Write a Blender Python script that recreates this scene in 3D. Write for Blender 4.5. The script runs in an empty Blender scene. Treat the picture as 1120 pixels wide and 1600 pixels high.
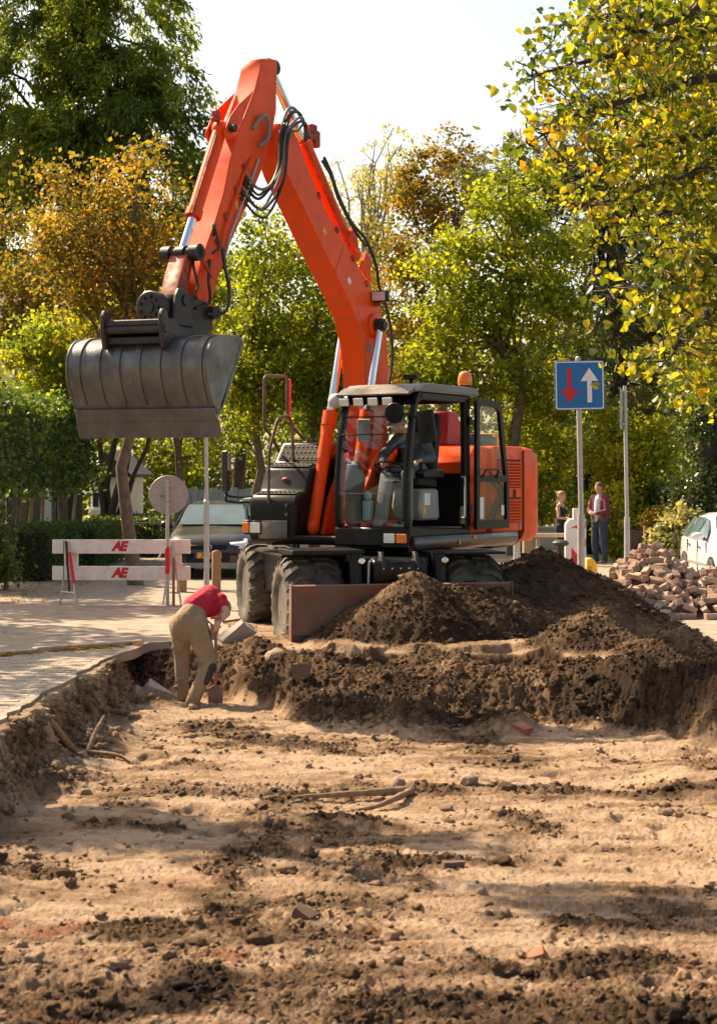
import bpy, bmesh, math, random
import numpy as np
from mathutils import Vector, Matrix

SC = bpy.context.scene
COL = SC.collection
RAD = math.radians
F = 2700.0            # focal length in photo pixels (1120 x 1600), used to place things at their distance
CAMH = 2.0            # camera height above the road

# ---------------------------------------------------------------- camera
cam_d = bpy.data.cameras.new('camera')
cam = bpy.data.objects.new('camera', cam_d); COL.objects.link(cam)
cam.location = (0, 0, CAMH); cam.rotation_euler = (RAD(90), 0, 0)
cam_d.sensor_fit = 'VERTICAL'; cam_d.sensor_height = 36.0
cam_d.lens = F / 1600.0 * 36.0
cam_d.shift_y = -55.0 / 1600.0
cam_d.clip_start = 0.1; cam_d.clip_end = 3000
cam_d.dof.use_dof = True; cam_d.dof.focus_distance = 21.5; cam_d.dof.aperture_fstop = 4.5
SC.camera = cam

# ---------------------------------------------------------------- world, sun, exposure
SUN = Vector((-0.55, 0.45, 0.68)).normalized()       # towards the sun: behind the machine, from the left
SUN_EL = math.asin(SUN.z); SUN_AZ = math.atan2(SUN.x, SUN.y)
w = bpy.data.worlds.new('World'); SC.world = w; w.use_nodes = True
nt = w.node_tree
bg = nt.nodes['Background']
sky = nt.nodes.new('ShaderNodeTexSky'); sky.sky_type = 'NISHITA'; sky.sun_disc = False
sky.sun_elevation = SUN_EL; sky.sun_rotation = SUN_AZ
sky.air_density = 1.0; sky.dust_density = 2.6; sky.ozone_density = 1.0; sky.altitude = 0
wm = nt.nodes.new('ShaderNodeMix'); wm.data_type = 'RGBA'; wm.blend_type = 'MULTIPLY'; wm.inputs[0].default_value = 1.0; wm.inputs[7].default_value = (1.0, 0.90, 0.76, 1)   # the camera's warm white balance on the sky
nt.links.new(sky.outputs[0], wm.inputs[6]); nt.links.new(wm.outputs[2], bg.inputs[0]); bg.inputs[1].default_value = 0.122
sun_d = bpy.data.lights.new('sun', 'SUN'); sun_d.energy = 5.0; sun_d.angle = RAD(0.55); sun_d.color = (1.0, 0.82, 0.57)
sun_o = bpy.data.objects.new('sun', sun_d); COL.objects.link(sun_o)
sun_o.rotation_euler = SUN.to_track_quat('Z', 'Y').to_euler(); sun_o.location = SUN * 60
SC.view_settings.view_transform = 'Standard'; SC.view_settings.look = 'None'
SC.view_settings.gamma = 1.0; SC.view_settings.use_curve_mapping = False
SC.view_settings.exposure = 1.24
try:
    SC.cycles.max_bounces = 6; SC.cycles.diffuse_bounces = 3; SC.cycles.glossy_bounces = 3
    SC.cycles.transmission_bounces = 4; SC.cycles.transparent_max_bounces = 8
    SC.cycles.sample_clamp_indirect = 6.0
    SC.cycles.use_denoising = True
except Exception:
    pass

# ---------------------------------------------------------------- helpers
def P(px, py, d):
    """photo pixel at distance d -> world point"""
    return Vector(((px - 560) / F * d, d, CAMH - (py - 745) / F * d))
def XA(px, d): return (px - 560) / F * d
def ZA(py, d): return CAMH - (py - 745) / F * d

def tag(o, label=None, cat=None, group=None, kind=None):
    if label: o['label'] = label
    if cat: o['category'] = cat
    if group: o['group'] = group
    if kind: o['kind'] = kind
    return o
def empty(name, loc=(0, 0, 0), rz=0, label=None, cat=None, group=None):
    o = bpy.data.objects.new(name, None); COL.objects.link(o)
    o.location = loc; o.rotation_euler = (0, 0, rz); o.empty_display_size = 0.2
    return tag(o, label, cat, group)
def link(name, me, parent=None):
    o = bpy.data.objects.new(name, me); COL.objects.link(o); o.parent = parent
    return o
def copy_tree(o, parent=None):
    c = o.copy(); COL.objects.link(c); c.parent = parent
    for ch in o.children: copy_tree(ch, c)
    return c

class B:
    """collects shapes in one bmesh; obj() links them as one mesh object"""
    def __init__(self, M=None):
        self.bm = bmesh.new(); self.M = M
    def box(self, x0, x1, y0, y1, z0, z1, M=None):
        vs = [self.bm.verts.new(p) for p in ((x0,y0,z0),(x1,y0,z0),(x1,y1,z0),(x0,y1,z0),(x0,y0,z1),(x1,y0,z1),(x1,y1,z1),(x0,y1,z1))]
        for f in ((0,3,2,1),(4,5,6,7),(0,1,5,4),(1,2,6,5),(2,3,7,6),(3,0,4,7)):
            self.bm.faces.new([vs[i] for i in f])
        if M is not None:
            for v in vs: v.co = M @ v.co
        return self
    def obox(self, c, size, M=None, rot=None):
        """box centred at c"""
        R = Matrix.Translation(Vector(c))
        if rot is not None: R = R @ rot
        if M is not None: R = M @ R
        a, b_, c_ = size[0]/2, size[1]/2, size[2]/2
        return self.box(-a, a, -b_, b_, -c_, c_, R)
    def prism(self, pts, a0, a1, axis='y', M=None):
        """polygon in the two other axes extruded along axis"""
        def mk(p, a):
            if axis == 'y': q = (p[0], a, p[1])
            elif axis == 'x': q = (a, p[0], p[1])
            else: q = (p[0], p[1], a)
            q = Vector(q)
            return self.bm.verts.new(M @ q if M is not None else q)
        A = [mk(p, a0) for p in pts]; C = [mk(p, a1) for p in pts]
        n = len(pts)
        fs = [self.bm.faces.new(A), self.bm.faces.new(C[::-1])]
        for i in range(n):
            j = (i + 1) % n
            fs.append(self.bm.faces.new((A[i], C[i], C[j], A[j])))
        return self
    def loft(self, rings, closed_ring=True, caps=True):
        R = [[self.bm.verts.new(p) for p in r] for r in rings]
        n = len(R[0])
        for k in range(len(R) - 1):
            for i in range(n if closed_ring else n - 1):
                j = (i + 1) % n
                try: self.bm.faces.new((R[k][i], R[k][j], R[k+1][j], R[k+1][i]))
                except ValueError: pass
        if caps and closed_ring:
            self.bm.faces.new(R[0][::-1]); self.bm.faces.new(R[-1])
        return self
    def tube(self, pts, r, n=8, caps=True, closed=False):
        pts = [Vector(p) for p in pts]
        rr = r if isinstance(r, (list, tuple)) else [r] * len(pts)
        rings = []; prev = None
        for i, p in enumerate(pts):
            if closed: t = pts[(i+1) % len(pts)] - pts[i-1]
            else: t = pts[min(i+1, len(pts)-1)] - pts[max(i-1, 0)]
            if t.length < 1e-9: t = Vector((0,0,1))
            t.normalize()
            if prev is None:
                a = Vector((0,0,1)) if abs(t.z) < 0.9 else Vector((1,0,0))
                u = t.cross(a).normalized()
            else:
                u = prev - t * prev.dot(t)
                u = u.normalized() if u.length > 1e-6 else t.orthogonal().normalized()
            prev = u; v = t.cross(u)
            rings.append([p + (u * math.cos(2*math.pi*k/n) + v * math.sin(2*math.pi*k/n)) * rr[i] for k in range(n)])
        if closed: rings.append(rings[0]); return self.loft(rings, True, False)
        return self.loft(rings, True, caps)
    def cyl(self, p, q, r1, r2=None, n=16):
        return self.tube([p, q], [r1, r1 if r2 is None else r2], n)
    def lathe(self, prof, o=(0,0,0), axis=(0,0,1), n=24):
        """prof: (r, h) pairs about axis through o"""
        ax = Vector(axis).normalized(); u = ax.orthogonal().normalized(); v = ax.cross(u); o = Vector(o)
        rings = [[o + ax*h + (u*math.cos(2*math.pi*k/n) + v*math.sin(2*math.pi*k/n))*max(r, 1e-4) for k in range(n)] for r, h in prof]
        return self.loft(rings, True, True)
    def ball(self, c, r, seg=12, rings=8, rot=None):
        r = Vector(r) if not isinstance(r, (int, float)) else Vector((r, r, r))
        M = Matrix.Translation(Vector(c))
        if rot is not None: M = M @ rot
        M = M @ Matrix.Diagonal((r.x, r.y, r.z, 1))
        bmesh.ops.create_uvsphere(self.bm, u_segments=seg, v_segments=rings, radius=1.0, matrix=M)
        return self
    def obj(self, name, mat, parent=None, bevel=0.0, angle=35, seg=1, M=None):
        bm = self.bm
        T = M if M is not None else self.M
        if T is not None: bmesh.ops.transform(bm, matrix=T, verts=bm.verts)
        bmesh.ops.recalc_face_normals(bm, faces=bm.faces)
        if bevel > 0:
            es = [e for e in bm.edges if len(e.link_faces) == 2 and e.calc_face_angle(0) > RAD(28)]
            if es: bmesh.ops.bevel(bm, geom=es, offset=bevel, offset_type='OFFSET', segments=seg, profile=0.6, affect='EDGES', clamp_overlap=True)
        me = bpy.data.meshes.new(name); bm.to_mesh(me); bm.free()
        for p in me.polygons: p.use_smooth = True
        me.set_sharp_from_angle(angle=RAD(angle))
        if mat is not None: me.materials.append(mat)
        return link(name, me, parent)

def rpath(pts, r=0.06, n=4):
    """polyline with rounded corners"""
    pts = [Vector(p) for p in pts]; out = [pts[0]]
    for i in range(1, len(pts) - 1):
        a = pts[i-1] - pts[i]; c = pts[i+1] - pts[i]
        k = min(r, a.length*0.45, c.length*0.45)
        p0 = pts[i] + a.normalized()*k; p1 = pts[i] + c.normalized()*k
        for j in range(n + 1):
            t = j / n
            out.append(p0*(1-t)**2 + pts[i]*2*t*(1-t) + p1*t*t)
    out.append(pts[-1]); return out
def spline(pts, n=8):
    """Catmull-Rom through pts"""
    pts = [Vector(p) for p in pts]; q = [pts[0]*2 - pts[1]] + pts + [pts[-1]*2 - pts[-2]]; out = []
    for i in range(1, len(q) - 2):
        for j in range(n):
            t = j / n
            out.append(0.5*((2*q[i]) + (-q[i-1]+q[i+1])*t + (2*q[i-1]-5*q[i]+4*q[i+1]-q[i+2])*t*t + (-q[i-1]+3*q[i]-3*q[i+1]+q[i+2])*t**3))
    out.append(pts[-1]); return out

def mesh_np(name, V, Fc, mat=None, smooth=False, attrs=None):
    """fast mesh from arrays: V (n,3), Fc (m,k); attrs {name: per-vertex float array}"""
    V = np.asarray(V, dtype=np.float32); Fc = np.asarray(Fc, dtype=np.int32)
    me = bpy.data.meshes.new(name)
    me.vertices.add(len(V)); me.vertices.foreach_set('co', V.ravel())
    k = Fc.shape[1]; m = len(Fc)
    me.loops.add(m * k); me.loops.foreach_set('vertex_index', Fc.ravel())
    me.polygons.add(m); me.polygons.foreach_set('loop_start', np.arange(0, m*k, k, dtype=np.int32))
    me.polygons.foreach_set('loop_total', np.full(m, k, dtype=np.int32))
    if smooth: me.polygons.foreach_set('use_smooth', np.ones(m, dtype=bool))
    for an, arr in (attrs or {}).items():
        a = me.attributes.new(an, 'FLOAT', 'POINT'); a.data.foreach_set('value', np.asarray(arr, dtype=np.float32))
    me.update(calc_edges=True); me.validate()
    if mat is not None: me.materials.append(mat)
    return me

# ---- gradient noise in numpy
_pr = np.random.default_rng(1234); _PERM = _pr.permutation(512).astype(np.int32); _ga = _pr.random(512)*2*np.pi
_GX = np.cos(_ga).astype(np.float32); _GY = np.sin(_ga).astype(np.float32)
def gn(x, y, seed=0):
    x = np.asarray(x, dtype=np.float64) + seed*37.17; y = np.asarray(y, dtype=np.float64) - seed*11.73
    ix = np.floor(x).astype(np.int32); iy = np.floor(y).astype(np.int32); fx = (x - ix).astype(np.float32); fy = (y - iy).astype(np.float32)
    u = fx*fx*fx*(fx*(fx*6-15)+10); v = fy*fy*fy*(fy*(fy*6-15)+10)
    def g(a, b_):
        t = _PERM[(_PERM[(ix+a) & 511] + iy + b_) & 511]
        return _GX[t]*(fx-a) + _GY[t]*(fy-b_)
    return 1.45*((g(0,0)*(1-u)+g(1,0)*u)*(1-v) + (g(0,1)*(1-u)+g(1,1)*u)*v)
def fbm(x, y, o=4, seed=0, gain=0.5):
    s = 0; a = 1.0; k = 1.0
    for i in range(o):
        s = s + a*gn(x*k + 17.3*i, y*k - 9.1*i, seed + i); a *= gain; k *= 2.03
    return s
def billow(x, y, o=3, seed=0, gain=0.5):
    s = 0; a = 1.0; k = 1.0
    for i in range(o):
        s = s + a*np.abs(gn(x*k + 7.7*i, y*k + 3.1*i, seed + i)); a *= gain; k *= 2.1
    return s
def sstep(a, b_, x):
    t = np.clip((x - a)/(b_ - a), 0, 1); return t*t*(3 - 2*t)

# ---------------------------------------------------------------- materials
MATS = {}
def _nodes(name):
    m = bpy.data.materials.new(name); m.use_nodes = True
    nt = m.node_tree; nt.nodes.clear()
    out = nt.nodes.new('ShaderNodeOutputMaterial')
    return m, nt, out
def N(nt, t, **kw):
    n = nt.nodes.new(t)
    for k, v in kw.items():
        if k.startswith('i_'): n.inputs[k[2:].replace('_', ' ')].default_value = v
        else: setattr(n, k, v)
    return n
def ramp(nt, stops, interp='LINEAR'):
    r = nt.nodes.new('ShaderNodeValToRGB'); cr = r.color_ramp; cr.interpolation = interp
    while len(cr.elements) < len(stops): cr.elements.new(0.5)
    for e, (p, c) in zip(cr.elements, stops):
        e.position = p; e.color = (c[0], c[1], c[2], 1) if len(c) == 3 else c
    return r
def mixc(nt, fac, a, b_, blend='MIX'):
    m = nt.nodes.new('ShaderNodeMix'); m.data_type = 'RGBA'; m.blend_type = blend
    for s, v in ((0, fac), (6, a), (7, b_)):
        if hasattr(v, 'is_linked') or hasattr(v, 'links'): nt.links.new(v, m.inputs[s])
        else: m.inputs[s].default_value = v if s == 0 else (v[0], v[1], v[2], 1)
    return m.outputs[2]
def pm(name, col, rough=0.5, metal=0.0, vary=0.12, scale=6.0, dirt=None, dirt_amt=0.0, dirt_scale=3.0, bump=0.0, bump_scale=40.0, coat=0.0, spec=0.5, emit=None, chips=None):
    """painted / plain surface: base colour with soft variation, dust or rust patches, fine relief"""
    if name in MATS: return MATS[name]
    m, nt, out = _nodes(name)
    b = N(nt, 'ShaderNodeBsdfPrincipled'); nt.links.new(b.outputs[0], out.inputs[0])
    tc = N(nt, 'ShaderNodeTexCoord')
    n1 = N(nt, 'ShaderNodeTexNoise', i_Scale=scale, i_Detail=5.0, i_Roughness=0.6); nt.links.new(tc.outputs['Object'], n1.inputs['Vector'])
    lo = tuple(c*(1-vary) for c in col); hi = tuple(min(1, c*(1+vary)) for c in col)
    r = ramp(nt, [(0.3, lo), (0.7, hi)]); nt.links.new(n1.outputs['Fac'], r.inputs[0]); c = r.outputs[0]
    rv = rough
    if dirt is not None and dirt_amt > 0:
        n2 = N(nt, 'ShaderNodeTexNoise', i_Scale=dirt_scale, i_Detail=8.0, i_Roughness=0.68); nt.links.new(tc.outputs['Object'], n2.inputs['Vector'])
        e = 0.62 - 0.35*dirt_amt
        r2 = ramp(nt, [(e, (0,0,0)), (min(1, e+0.22), (dirt_amt,)*3)]); nt.links.new(n2.outputs['Fac'], r2.inputs[0])
        c = mixc(nt, r2.outputs[0], c, dirt)
        rr = N(nt, 'ShaderNodeMapRange'); nt.links.new(r2.outputs[0], rr.inputs[0]); rr.inputs[3].default_value = rough; rr.inputs[4].default_value = 0.85
        nt.links.new(rr.outputs[0], b.inputs['Roughness'])
    if chips is not None:      # small chips, scratches and grease spots
        for sc_, th, st in ((26.0, 0.66, (1, 1, 1)), (9.0, 0.70, (1, 1, 0.25))):
            mp = N(nt, 'ShaderNodeMapping'); mp.inputs['Scale'].default_value = st; nt.links.new(tc.outputs['Object'], mp.inputs[0])
            n5 = N(nt, 'ShaderNodeTexNoise', i_Scale=sc_, i_Detail=9.0, i_Roughness=0.75); nt.links.new(mp.outputs[0], n5.inputs['Vector'])
            r5 = ramp(nt, [(th, (0, 0, 0)), (th+0.05, (0.7,)*3)]); nt.links.new(n5.outputs['Fac'], r5.inputs[0]); c = mixc(nt, r5.outputs[0], c, chips)
    nt.links.new(c, b.inputs['Base Color'])
    b.inputs['Roughness'].default_value = rv; b.inputs['Metallic'].default_value = metal
    b.inputs['Specular IOR Level'].default_value = spec
    b.inputs['Coat Weight'].default_value = coat; b.inputs['Coat Roughness'].default_value = 0.12
    if bump > 0:
        n3 = N(nt, 'ShaderNodeTexNoise', i_Scale=bump_scale, i_Detail=4.0); nt.links.new(tc.outputs['Object'], n3.inputs['Vector'])
        bp = N(nt, 'ShaderNodeBump', i_Strength=bump, i_Distance=0.01); nt.links.new(n3.outputs['Fac'], bp.inputs['Height']); nt.links.new(bp.outputs[0], b.inputs['Normal'])
    if emit is not None:
        b.inputs['Emission Color'].default_value = (*emit[0], 1); b.inputs['Emission Strength'].default_value = emit[1]
    MATS[name] = m; return m
def glass(name, tint=(0.9, 0.95, 0.93), refl=0.10, rough=0.02):
    if name in MATS: return MATS[name]
    m, nt, out = _nodes(name)
    tr = N(nt, 'ShaderNodeBsdfTransparent'); tr.inputs[0].default_value = (*tint, 1)
    gl = N(nt, 'ShaderNodeBsdfGlossy', i_Roughness=rough); gl.inputs[0].default_value = (1, 1, 1, 1)
    lw = N(nt, 'ShaderNodeLayerWeight', i_Blend=0.5)
    pw = N(nt, 'ShaderNodeMath', operation='POWER'); nt.links.new(lw.outputs['Facing'], pw.inputs[0]); pw.inputs[1].default_value = 4.0
    mr = N(nt, 'ShaderNodeMapRange'); nt.links.new(pw.outputs[0], mr.inputs[0])
    mr.inputs[1].default_value = 0.0; mr.inputs[2].default_value = 1.0; mr.inputs[3].default_value = refl; mr.inputs[4].default_value = 0.7
    mx = N(nt, 'ShaderNodeMixShader'); nt.links.new(mr.outputs[0], mx.inputs[0]); nt.links.new(tr.outputs[0], mx.inputs[1]); nt.links.new(gl.outputs[0], mx.inputs[2])
    nt.links.new(mx.outputs[0], out.inputs[0]); MATS[name] = m; return m
def leafmat(name, stops, trans=0.5, rough=0.5, spec=0.25):
    """leaf: colour by the leaf's own tint attribute, light comes through"""
    if name in MATS: return MATS[name]
    m, nt, out = _nodes(name)
    at = N(nt, 'ShaderNodeAttribute', attribute_name='tint')
    r = ramp(nt, stops); nt.links.new(at.outputs['Fac'], r.inputs[0])
    b = N(nt, 'ShaderNodeBsdfPrincipled'); nt.links.new(r.outputs[0], b.inputs['Base Color'])
    b.inputs['Roughness'].default_value = rough; b.inputs['Specular IOR Level'].default_value = spec
    t = N(nt, 'ShaderNodeBsdfTranslucent')
    c2 = mixc(nt, 1.0, r.outputs[0], (1.5, 1.48, 0.6), 'MULTIPLY'); nt.links.new(c2, t.inputs[0])
    mx = N(nt, 'ShaderNodeMixShader'); mx.inputs[0].default_value = trans
    nt.links.new(b.outputs[0], mx.inputs[1]); nt.links.new(t.outputs[0], mx.inputs[2]); nt.links.new(mx.outputs[0], out.inputs[0])
    MATS[name] = m; return m

DUST = (0.32, 0.25, 0.17)
ORANGE = pm('orange_paint', (0.86, 0.078, 0.002), 0.38, vary=0.06, scale=2, dirt=(0.40, 0.10, 0.035), dirt_amt=0.42, dirt_scale=4.5, coat=0.06, spec=0.2, chips=(0.16, 0.045, 0.02))
ORANGE_W = pm('worn_orange_paint', (0.55, 0.05, 0.012), 0.45, vary=0.15, scale=5, dirt=(0.06, 0.035, 0.03), dirt_amt=0.75, dirt_scale=7)
BLACK = pm('black_paint', (0.009, 0.008, 0.008), 0.33, vary=0.2, scale=4, dirt=(0.07, 0.055, 0.042), dirt_amt=0.3, dirt_scale=3.5, spec=0.22)
DARK = pm('dark_grease_metal', (0.014, 0.012, 0.011), 0.5, vary=0.3, scale=8, dirt=(0.09, 0.065, 0.045), dirt_amt=0.45, dirt_scale=5)
STEEL = pm('worn_bucket_steel', (0.175, 0.165, 0.158), 0.36, metal=0.6, vary=0.25, scale=3, dirt=(0.085, 0.062, 0.05), dirt_amt=0.5, dirt_scale=2.6, bump=0.25, bump_scale=30)
STEEL_D = pm('dark_hitch_steel', (0.045, 0.038, 0.035), 0.45, metal=0.4, vary=0.25, scale=6, dirt=(0.10, 0.07, 0.05), dirt_amt=0.5, dirt_scale=5, bump=0.2)
RUST = pm('rusty_blade', (0.17, 0.06, 0.035), 0.6, vary=0.25, scale=4, dirt=(0.17, 0.115, 0.085), dirt_amt=0.75, dirt_scale=2.4, bump=0.2, bump_scale=25)
CHROME = pm('chrome_rod', (0.82, 0.82, 0.84), 0.12, metal=1.0, vary=0.03)
RUBBER = pm('tyre_rubber', (0.040, 0.035, 0.031), 0.8, vary=0.2, scale=5, dirt=(0.20, 0.155, 0.11), dirt_amt=0.6, dirt_scale=4, bump=0.2, bump_scale=60)
RIM = pm('rim_paint', (0.085, 0.07, 0.058), 0.6, vary=0.2, scale=5, dirt=(0.24, 0.185, 0.125), dirt_amt=0.55, dirt_scale=7)
HOSE = pm('black_hose', (0.018, 0.018, 0.018), 0.5, vary=0.1, dirt=(0.12, 0.1, 0.08), dirt_amt=0.4, dirt_scale=12)
GLASS = glass('cab_glass', (0.95, 0.97, 0.96), 0.022)
GLASS_D = glass('car_glass', (0.30, 0.36, 0.38), 0.18)
SEATM = pm('seat_fabric', (0.03, 0.03, 0.034), 0.9, vary=0.25, bump=0.2)
GREYP = pm('grey_plastic', (0.20, 0.205, 0.21), 0.55, vary=0.1, dirt=DUST, dirt_amt=0.3)
LGREY = pm('light_grey_plastic', (0.5, 0.5, 0.48), 0.55, vary=0.1, dirt=DUST, dirt_amt=0.3)
LAMPM = pm('lamp_lens', (0.75, 0.76, 0.78), 0.15, metal=0.35, vary=0.1, scale=30)
AMBER = pm('amber_lens', (0.85, 0.20, 0.015), 0.2, vary=0.08, coat=0.5)
REDM = pm('red_paint', (0.55, 0.02, 0.03), 0.4, vary=0.1)
WHITEP = pm('white_sticker', (0.78, 0.78, 0.76), 0.5, vary=0.05)
YELLOWP = pm('yellow_plastic', (0.75, 0.42, 0.02), 0.5, vary=0.1)
GALV = pm('galvanised_pole', (0.42, 0.44, 0.43), 0.5, metal=0.3, vary=0.15, scale=12, dirt=(0.25, 0.25, 0.2), dirt_amt=0.35)
BARK = pm('bark', (0.13, 0.095, 0.06), 0.9, vary=0.35, scale=9, bump=0.7, bump_scale=22)
WOODP = pm('weathered_wood', (0.27, 0.17, 0.085), 0.8, vary=0.3, scale=14, bump=0.3)
CONC = pm('broken_concrete', (0.36, 0.31, 0.25), 0.9, vary=0.2, scale=8, dirt=(0.16, 0.11, 0.075), dirt_amt=0.5, bump=0.4)
# ================================================================ ground, pit, road
rng = np.random.default_rng(7)

def soil_material():
    m, nt, out = _nodes('sandy_soil')
    b = N(nt, 'ShaderNodeBsdfPrincipled'); nt.links.new(b.outputs[0], out.inputs[0])
    tc = N(nt, 'ShaderNodeTexCoord')
    at = N(nt, 'ShaderNodeAttribute', attribute_name='soil')
    rd = N(nt, 'ShaderNodeAttribute', attribute_name='red')
    n1 = N(nt, 'ShaderNodeTexNoise', i_Scale=9.0, i_Detail=8.0, i_Roughness=0.7); nt.links.new(tc.outputs['Object'], n1.inputs['Vector'])
    n2 = N(nt, 'ShaderNodeTexNoise', i_Scale=70.0, i_Detail=5.0, i_Roughness=0.7); nt.links.new(tc.outputs['Object'], n2.inputs['Vector'])
    a1 = N(nt, 'ShaderNodeMath', operation='MULTIPLY_ADD'); nt.links.new(n1.outputs['Fac'], a1.inputs[0]); a1.inputs[1].default_value = 0.55; nt.links.new(at.outputs['Fac'], a1.inputs[2])
    a2 = N(nt, 'ShaderNodeMath', operation='MULTIPLY_ADD'); nt.links.new(n2.outputs['Fac'], a2.inputs[0]); a2.inputs[1].default_value = 0.32; nt.links.new(a1.outputs[0], a2.inputs[2])
    a3 = N(nt, 'ShaderNodeMath', operation='SUBTRACT'); nt.links.new(a2.outputs[0], a3.inputs[0]); a3.inputs[1].default_value = 0.42
    r = ramp(nt, [(0.0, (0.60, 0.42, 0.28)), (0.22, (0.44, 0.288, 0.178)), (0.46, (0.215, 0.130, 0.072)), (0.72, (0.095, 0.056, 0.032)), (1.0, (0.042, 0.026, 0.017))])
    nt.links.new(a3.outputs[0], r.inputs[0])
    c = mixc(nt, rd.outputs['Fac'], r.outputs[0], (0.33, 0.135, 0.07))
    nt.links.new(c, b.inputs['Base Color']); b.inputs['Roughness'].default_value = 0.95; b.inputs['Specular IOR Level'].default_value = 0.15
    n4 = N(nt, 'ShaderNodeTexNoise', i_Scale=22.0, i_Detail=6.0, i_Roughness=0.72); nt.links.new(tc.outputs['Object'], n4.inputs['Vector'])
    bp0 = N(nt, 'ShaderNodeBump', i_Strength=0.65, i_Distance=0.06); nt.links.new(n4.outputs['Fac'], bp0.inputs['Height'])
    bp = N(nt, 'ShaderNodeBump', i_Strength=1.0, i_Distance=0.03); nt.links.new(n2.outputs['Fac'], bp.inputs['Height']); nt.links.new(bp0.outputs[0], bp.inputs['Normal'])
    n3 = N(nt, 'ShaderNodeTexNoise', i_Scale=260.0, i_Detail=2.0); nt.links.new(tc.outputs['Object'], n3.inputs['Vector'])
    bp2 = N(nt, 'ShaderNodeBump', i_Strength=0.8, i_Distance=0.008); nt.links.new(n3.outputs['Fac'], bp2.inputs['Height']); nt.links.new(bp.outputs[0], bp2.inputs['Normal'])
    nt.links.new(bp2.outputs[0], b.inputs['Normal'])
    return m
SOIL = soil_material()

LOOSE = [  # strips of loose dark soil on the pit floor: (X, distance) chains, half width
    ([(-0.86, 8.3), (-0.72, 9.6), (-0.84, 11.2), (-0.62, 12.6), (-0.55, 13.8)], 0.20),
    ([(0.95, 11.6), (1.25, 12.4), (1.1, 13.1)], 0.17),
    ([(-0.45, 11.6), (0.05, 11.45), (0.75, 11.55)], 0.16),
    ([(0.0, 14.3), (0.9, 13.9), (1.7, 14.1), (2.9, 13.8)], 0.26),
    ([(1.7, 10.75), (2.15, 10.6)], 0.12), ([(-2.35, 11.3), (-1.7, 11.0), (-1.2, 10.9)], 0.16),
    ([(-2.2, 9.9), (-1.5, 9.7), (-1.0, 9.75)], 0.15), ([(1.2, 9.9), (1.6, 9.75)], 0.10),
    ([(-1.9, 12.6), (-1.4, 12.5)], 0.12), ([(-1.9, 15.1), (-1.45, 15.3)], 0.18),
    ([(0.2, 8.3), (1.0, 8.15), (1.7, 8.3)], 0.35), ([(0.0, 8.9), (1.4, 9.1)], 0.22), ([(-1.6, 8.1), (-1.0, 8.2)], 0.25),
    ([(-1.5, 17.6), (-0.7, 16.6), (0.2, 16.4)], 0.45), ([(-0.3, 12.9), (0.2, 12.8)], 0.14),
]
def seg_dist(X, D, chain):
    best = np.full_like(X, 9.0)
    for (x0, d0), (x1, d1) in zip(chain[:-1], chain[1:]):
        vx, vd = x1-x0, d1-d0; t = np.clip(((X-x0)*vx + (D-d0)*vd)/(vx*vx+vd*vd), 0, 1)
        best = np.minimum(best, np.hypot(X-x0-t*vx, (D-d0-t*vd)))
    return best
def cone(X, D, cx, cd, peak, rx, rd, p=1.0, flat=0.0):
    r = np.sqrt(((X-cx)/rx)**2 + ((D-cd)/rd)**2)
    r = np.sqrt(r*r + 0.02) - 0.141 if flat == 0 else np.maximum(0, r - flat)
    return peak*(1 - r) - 1.5*np.maximum(0, r - 1)*np.minimum(rx, rd)
def smax(a, b_, k=0.06):
    h = np.clip(0.5 + 0.5*(a-b_)/k, 0, 1); return b_ + (a-b_)*h + k*h*(1-h)

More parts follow.
